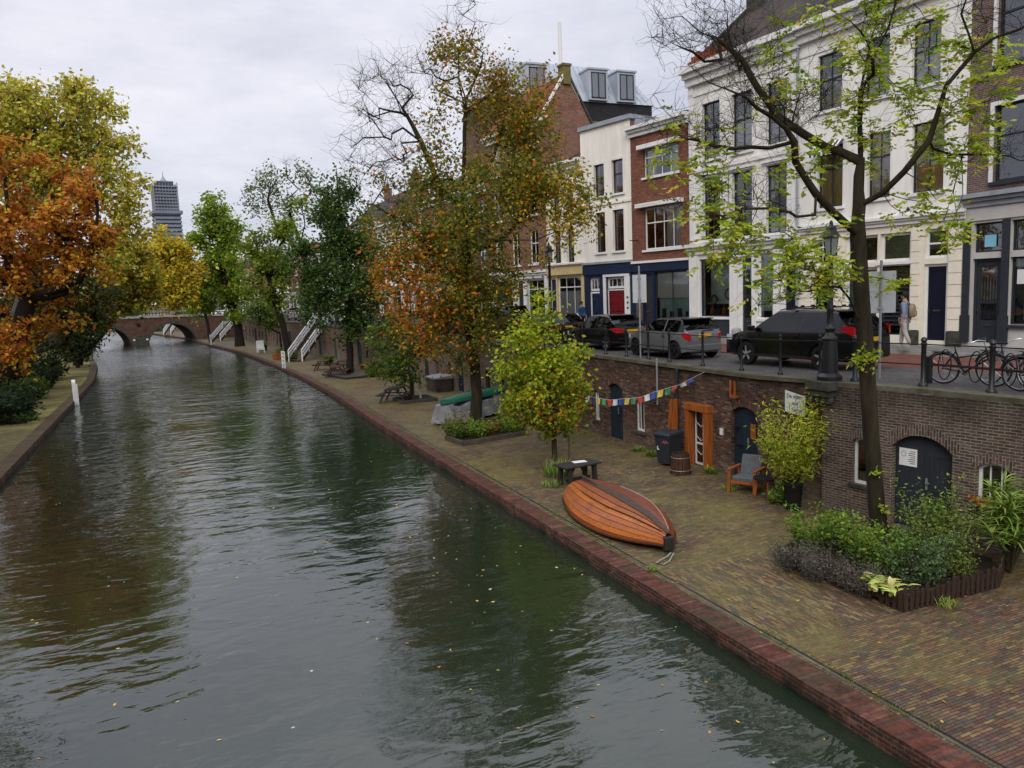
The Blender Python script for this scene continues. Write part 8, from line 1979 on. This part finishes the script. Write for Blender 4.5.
# left bank shrubs
for i, (x, y, R_, H, pal, lb) in enumerate(((-9.0, 46.8, 1.7, 1.7, SHD, 'big dark evergreen shrub at the left picture edge'), (-9.3, 51.5, 1.2, 1.7, SHD, 'dark shrub behind the one at the left edge'), (-9.6, 57.2, 1.2, 1.6, GRN, 'green shrub below the chestnut branches'), (-9.9, 64., 1.2, 1.8, SHD, 'dark shrub between chestnut and evergreen'), (-10.3, 71., 1.4, 2.6, SHD, 'dark shrub just before the evergreen'), (-10.6, 94., 1.4, 2.2, GRN, 'green shrub on the left wharf near the bridge'))):
    bush('bank_shrub', lb, (x, y, WZ), R_, H, pal, .26, 2600, 34, 150+i, lean=.5)
bush('ground_plants', 'fringe of low green plants at the feet of the left shrubs', (-8.2, 46.2, WZ), 1.2, .5, [(3, (.04, .07, .02)), (2, (.07, .11, .03))], .16, 1500, 30, 170, cat='plants', lean=.8)
# hedge seen through the right arch
bush('bend_hedge', 'green hedge on the inner bend seen through the right arch', (-6, 182, WZ), 3.5, 2.2, GRN, .5, 1500, 30, 171, cat='hedge', squash=2.)
# ------------------------------------------------------------------ things nobody could count
rng = np.random.default_rng(90)
def flat_leaves(n, gen, size, pal, z, zj=.01):
    V, Fq, C = [], [], []
    for k in range(n):
        x, y = gen(); a = rng.uniform(0, 2*PI); s = size*rng.uniform(.5, 1.3); d = np.array([math.cos(a), math.sin(a), rng.normal(0, .08)]); e = np.array([-d[1], d[0], rng.normal(0, .12)]); c = np.array([x, y, z+rng.uniform(0, zj)]); o = len(V)
        V += [c-d*s*.5, c+e*s*.3, c+d*s*.5, c-e*s*.3]; Fq.append((o, o+1, o+2, o+3)); C.append(pick_cols(rng, pal, 1)[0])
    return np.array(V), np.array(Fq), np.array(C)
def gw():
    while True:
        y = rng.uniform(5, 60)**1.0; x = rng.uniform(-6, 7.6)
        if rng.uniform() < (.9 if x > 3 or x < -4.2 else .28): return x, y
V, Fq, C = flat_leaves(560, gw, .07, [(3, (.50, .36, .07)), (2, (.42, .2, .03)), (1, (.2, .28, .04)), (1, (.45, .42, .3))], WATER+.004, .004); tag(np_mesh('floating_leaves', V, Fq, C, M['leaf_stiff']), kind='stuff')
def gp():
    y = rng.uniform(6, 50); return rng.uniform(qx(y)+.5, wx(y)-.1), y
V, Fq, C = flat_leaves(620, gp, .075, [(3, (.30, .17, .04)), (2, (.22, .09, .03)), (2, (.30, .26, .06)), (1, (.13, .16, .03))], WZ-.004, .012); tag(np_mesh('fallen_leaves', V, Fq, C, M['leaf_stiff']), kind='stuff')
pts = []
for k in range(700):
    y = rng.uniform(6, 60); m_ = rng.uniform()
    if m_ < .42: x = qx(y)+.57+rng.normal(0, .07)
    elif m_ < .62: x = wx(y)-abs(rng.normal(0, .10))
    else: x = rng.uniform(qx(y)+.6, wx(y))
    r = rng.integers(3, 12)
    if 9 < y < 12.5 and 10.7 < x < 14.6: continue
    for _ in range(r): pts.append((x+rng.normal(0, .05), y+rng.normal(0, .07), WZ-.012))
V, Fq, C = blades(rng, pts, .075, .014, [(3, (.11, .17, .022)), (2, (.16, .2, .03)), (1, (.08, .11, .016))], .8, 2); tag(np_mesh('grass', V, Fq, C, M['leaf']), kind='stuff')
for i, (x, y, R_, H, n, lb) in enumerate(((14.35, 18.75, .16, .30, 60, 'weed clump at the foot of the orange door frame'), (14.3, 22.6, .25, .25, 90, 'weeds along the wall under the small barred window'), (14.2, 21.7, .2, .3, 80, 'weed clump beside the orange boards'), (13.6, 16.9, .2, .22, 60, 'small weed clump under the armchair'), (8.35, 12.8, .12, .10, 40, 'green moss tuft in the quay gutter by the boat bow'))): grass_tuft('weed_clump', lb, (x, y, WZ), R_, H, n, GRASS, 200+i, .03, .9, 'weeds')
# ------------------------------------------------------------------ the left bank beside the picture: street, houses and trees that the canal mirrors
for i, (ya, yb, zt, wl_, rf, lb) in enumerate(((-8, 3, 13.5, 'brown_house_brick', 'roof_tile_dark', 'brown brick house on the left bank nearest the old bridge'), (3, 12, 15., 'red_house_brick', 'roof_tile_orange', 'red brick house on the left bank'), (12, 22, 13., 'plaster_cream', 'roof_tile_dark', 'cream house on the left bank'), (22, 33, 14.5, 'gable_brick', 'roof_tile_dark', 'wide brick house on the left bank'), (33, 45, 13.8, 'brown_house_brick', 'roof_tile_orange', 'brown brick house on the left bank farthest along'))):
    xo = -20.5; z_g = 7.2; Lh = yb-ya; ops = [(Lh*(k+.5)/3-.55, Lh*(k+.5)/3+.55, z, z+2.1) for k in range(3) for z in (8., 11.)]
    h, L_ = house('left_bank_house', lb, (xo, yb), (xo, ya), zt, wl_, ops, gmat='trim_grey', gz=z_g)
    for o in ops: win(h, *o, cols=2, bars=(.42,), frame='trim_white')
    cornice(h, L_, zt-.5, zt+.05, .4, 'trim_white'); roofed(h, L_, 10, zt, zt+3, 4.5, rf)
for i, (x, y, h_, pal, lb) in enumerate(((-11.5, 4., 14., OLV, 'olive tree on the left bank nearest the old bridge'), (-11., 17., 15., GLD, 'golden tree on the left bank outside the picture'), (-11.5, 29., 16., OLV, 'olive-gold tree on the left bank before the yellow one'))):
    rng = np.random.default_rng(300+i); root = thing('bank_tree', lb, 'tree', (x, y, WZ)); sk = Skel(rng)
    ids = sk.path([np.array([0, 0, -.1]), np.array([.3, .2, h_*.4])], -1, .6, .03)
    v = rng.normal(0, 1, (120, 3)); v /= np.linalg.norm(v, axis=1)[:, None]; tg = np.array([.5, 0, h_*.64])+v*(rng.uniform(.2, 1, (120, 1))**.5)*np.array([4.6, 4.6, h_*.34])
    sk.grow(tg, ids[-1], .8, .1, .35, minfrac=len(ids)//2); sk.mesh('trunk', 'bark_dark', root, .32, .016)
    LP = np.array([sk.P[j] for j in sk.leafn]); pos = LP[rng.integers(len(LP), size=7500)]+rng.normal(0, .65, (7500, 3)); V, Fq, C = leaf_quads(rng, pos, .36, .6, .35, pick_cols(rng, pal, len(pos))); np_mesh('crown', V, Fq, C, M['leaf'], root)
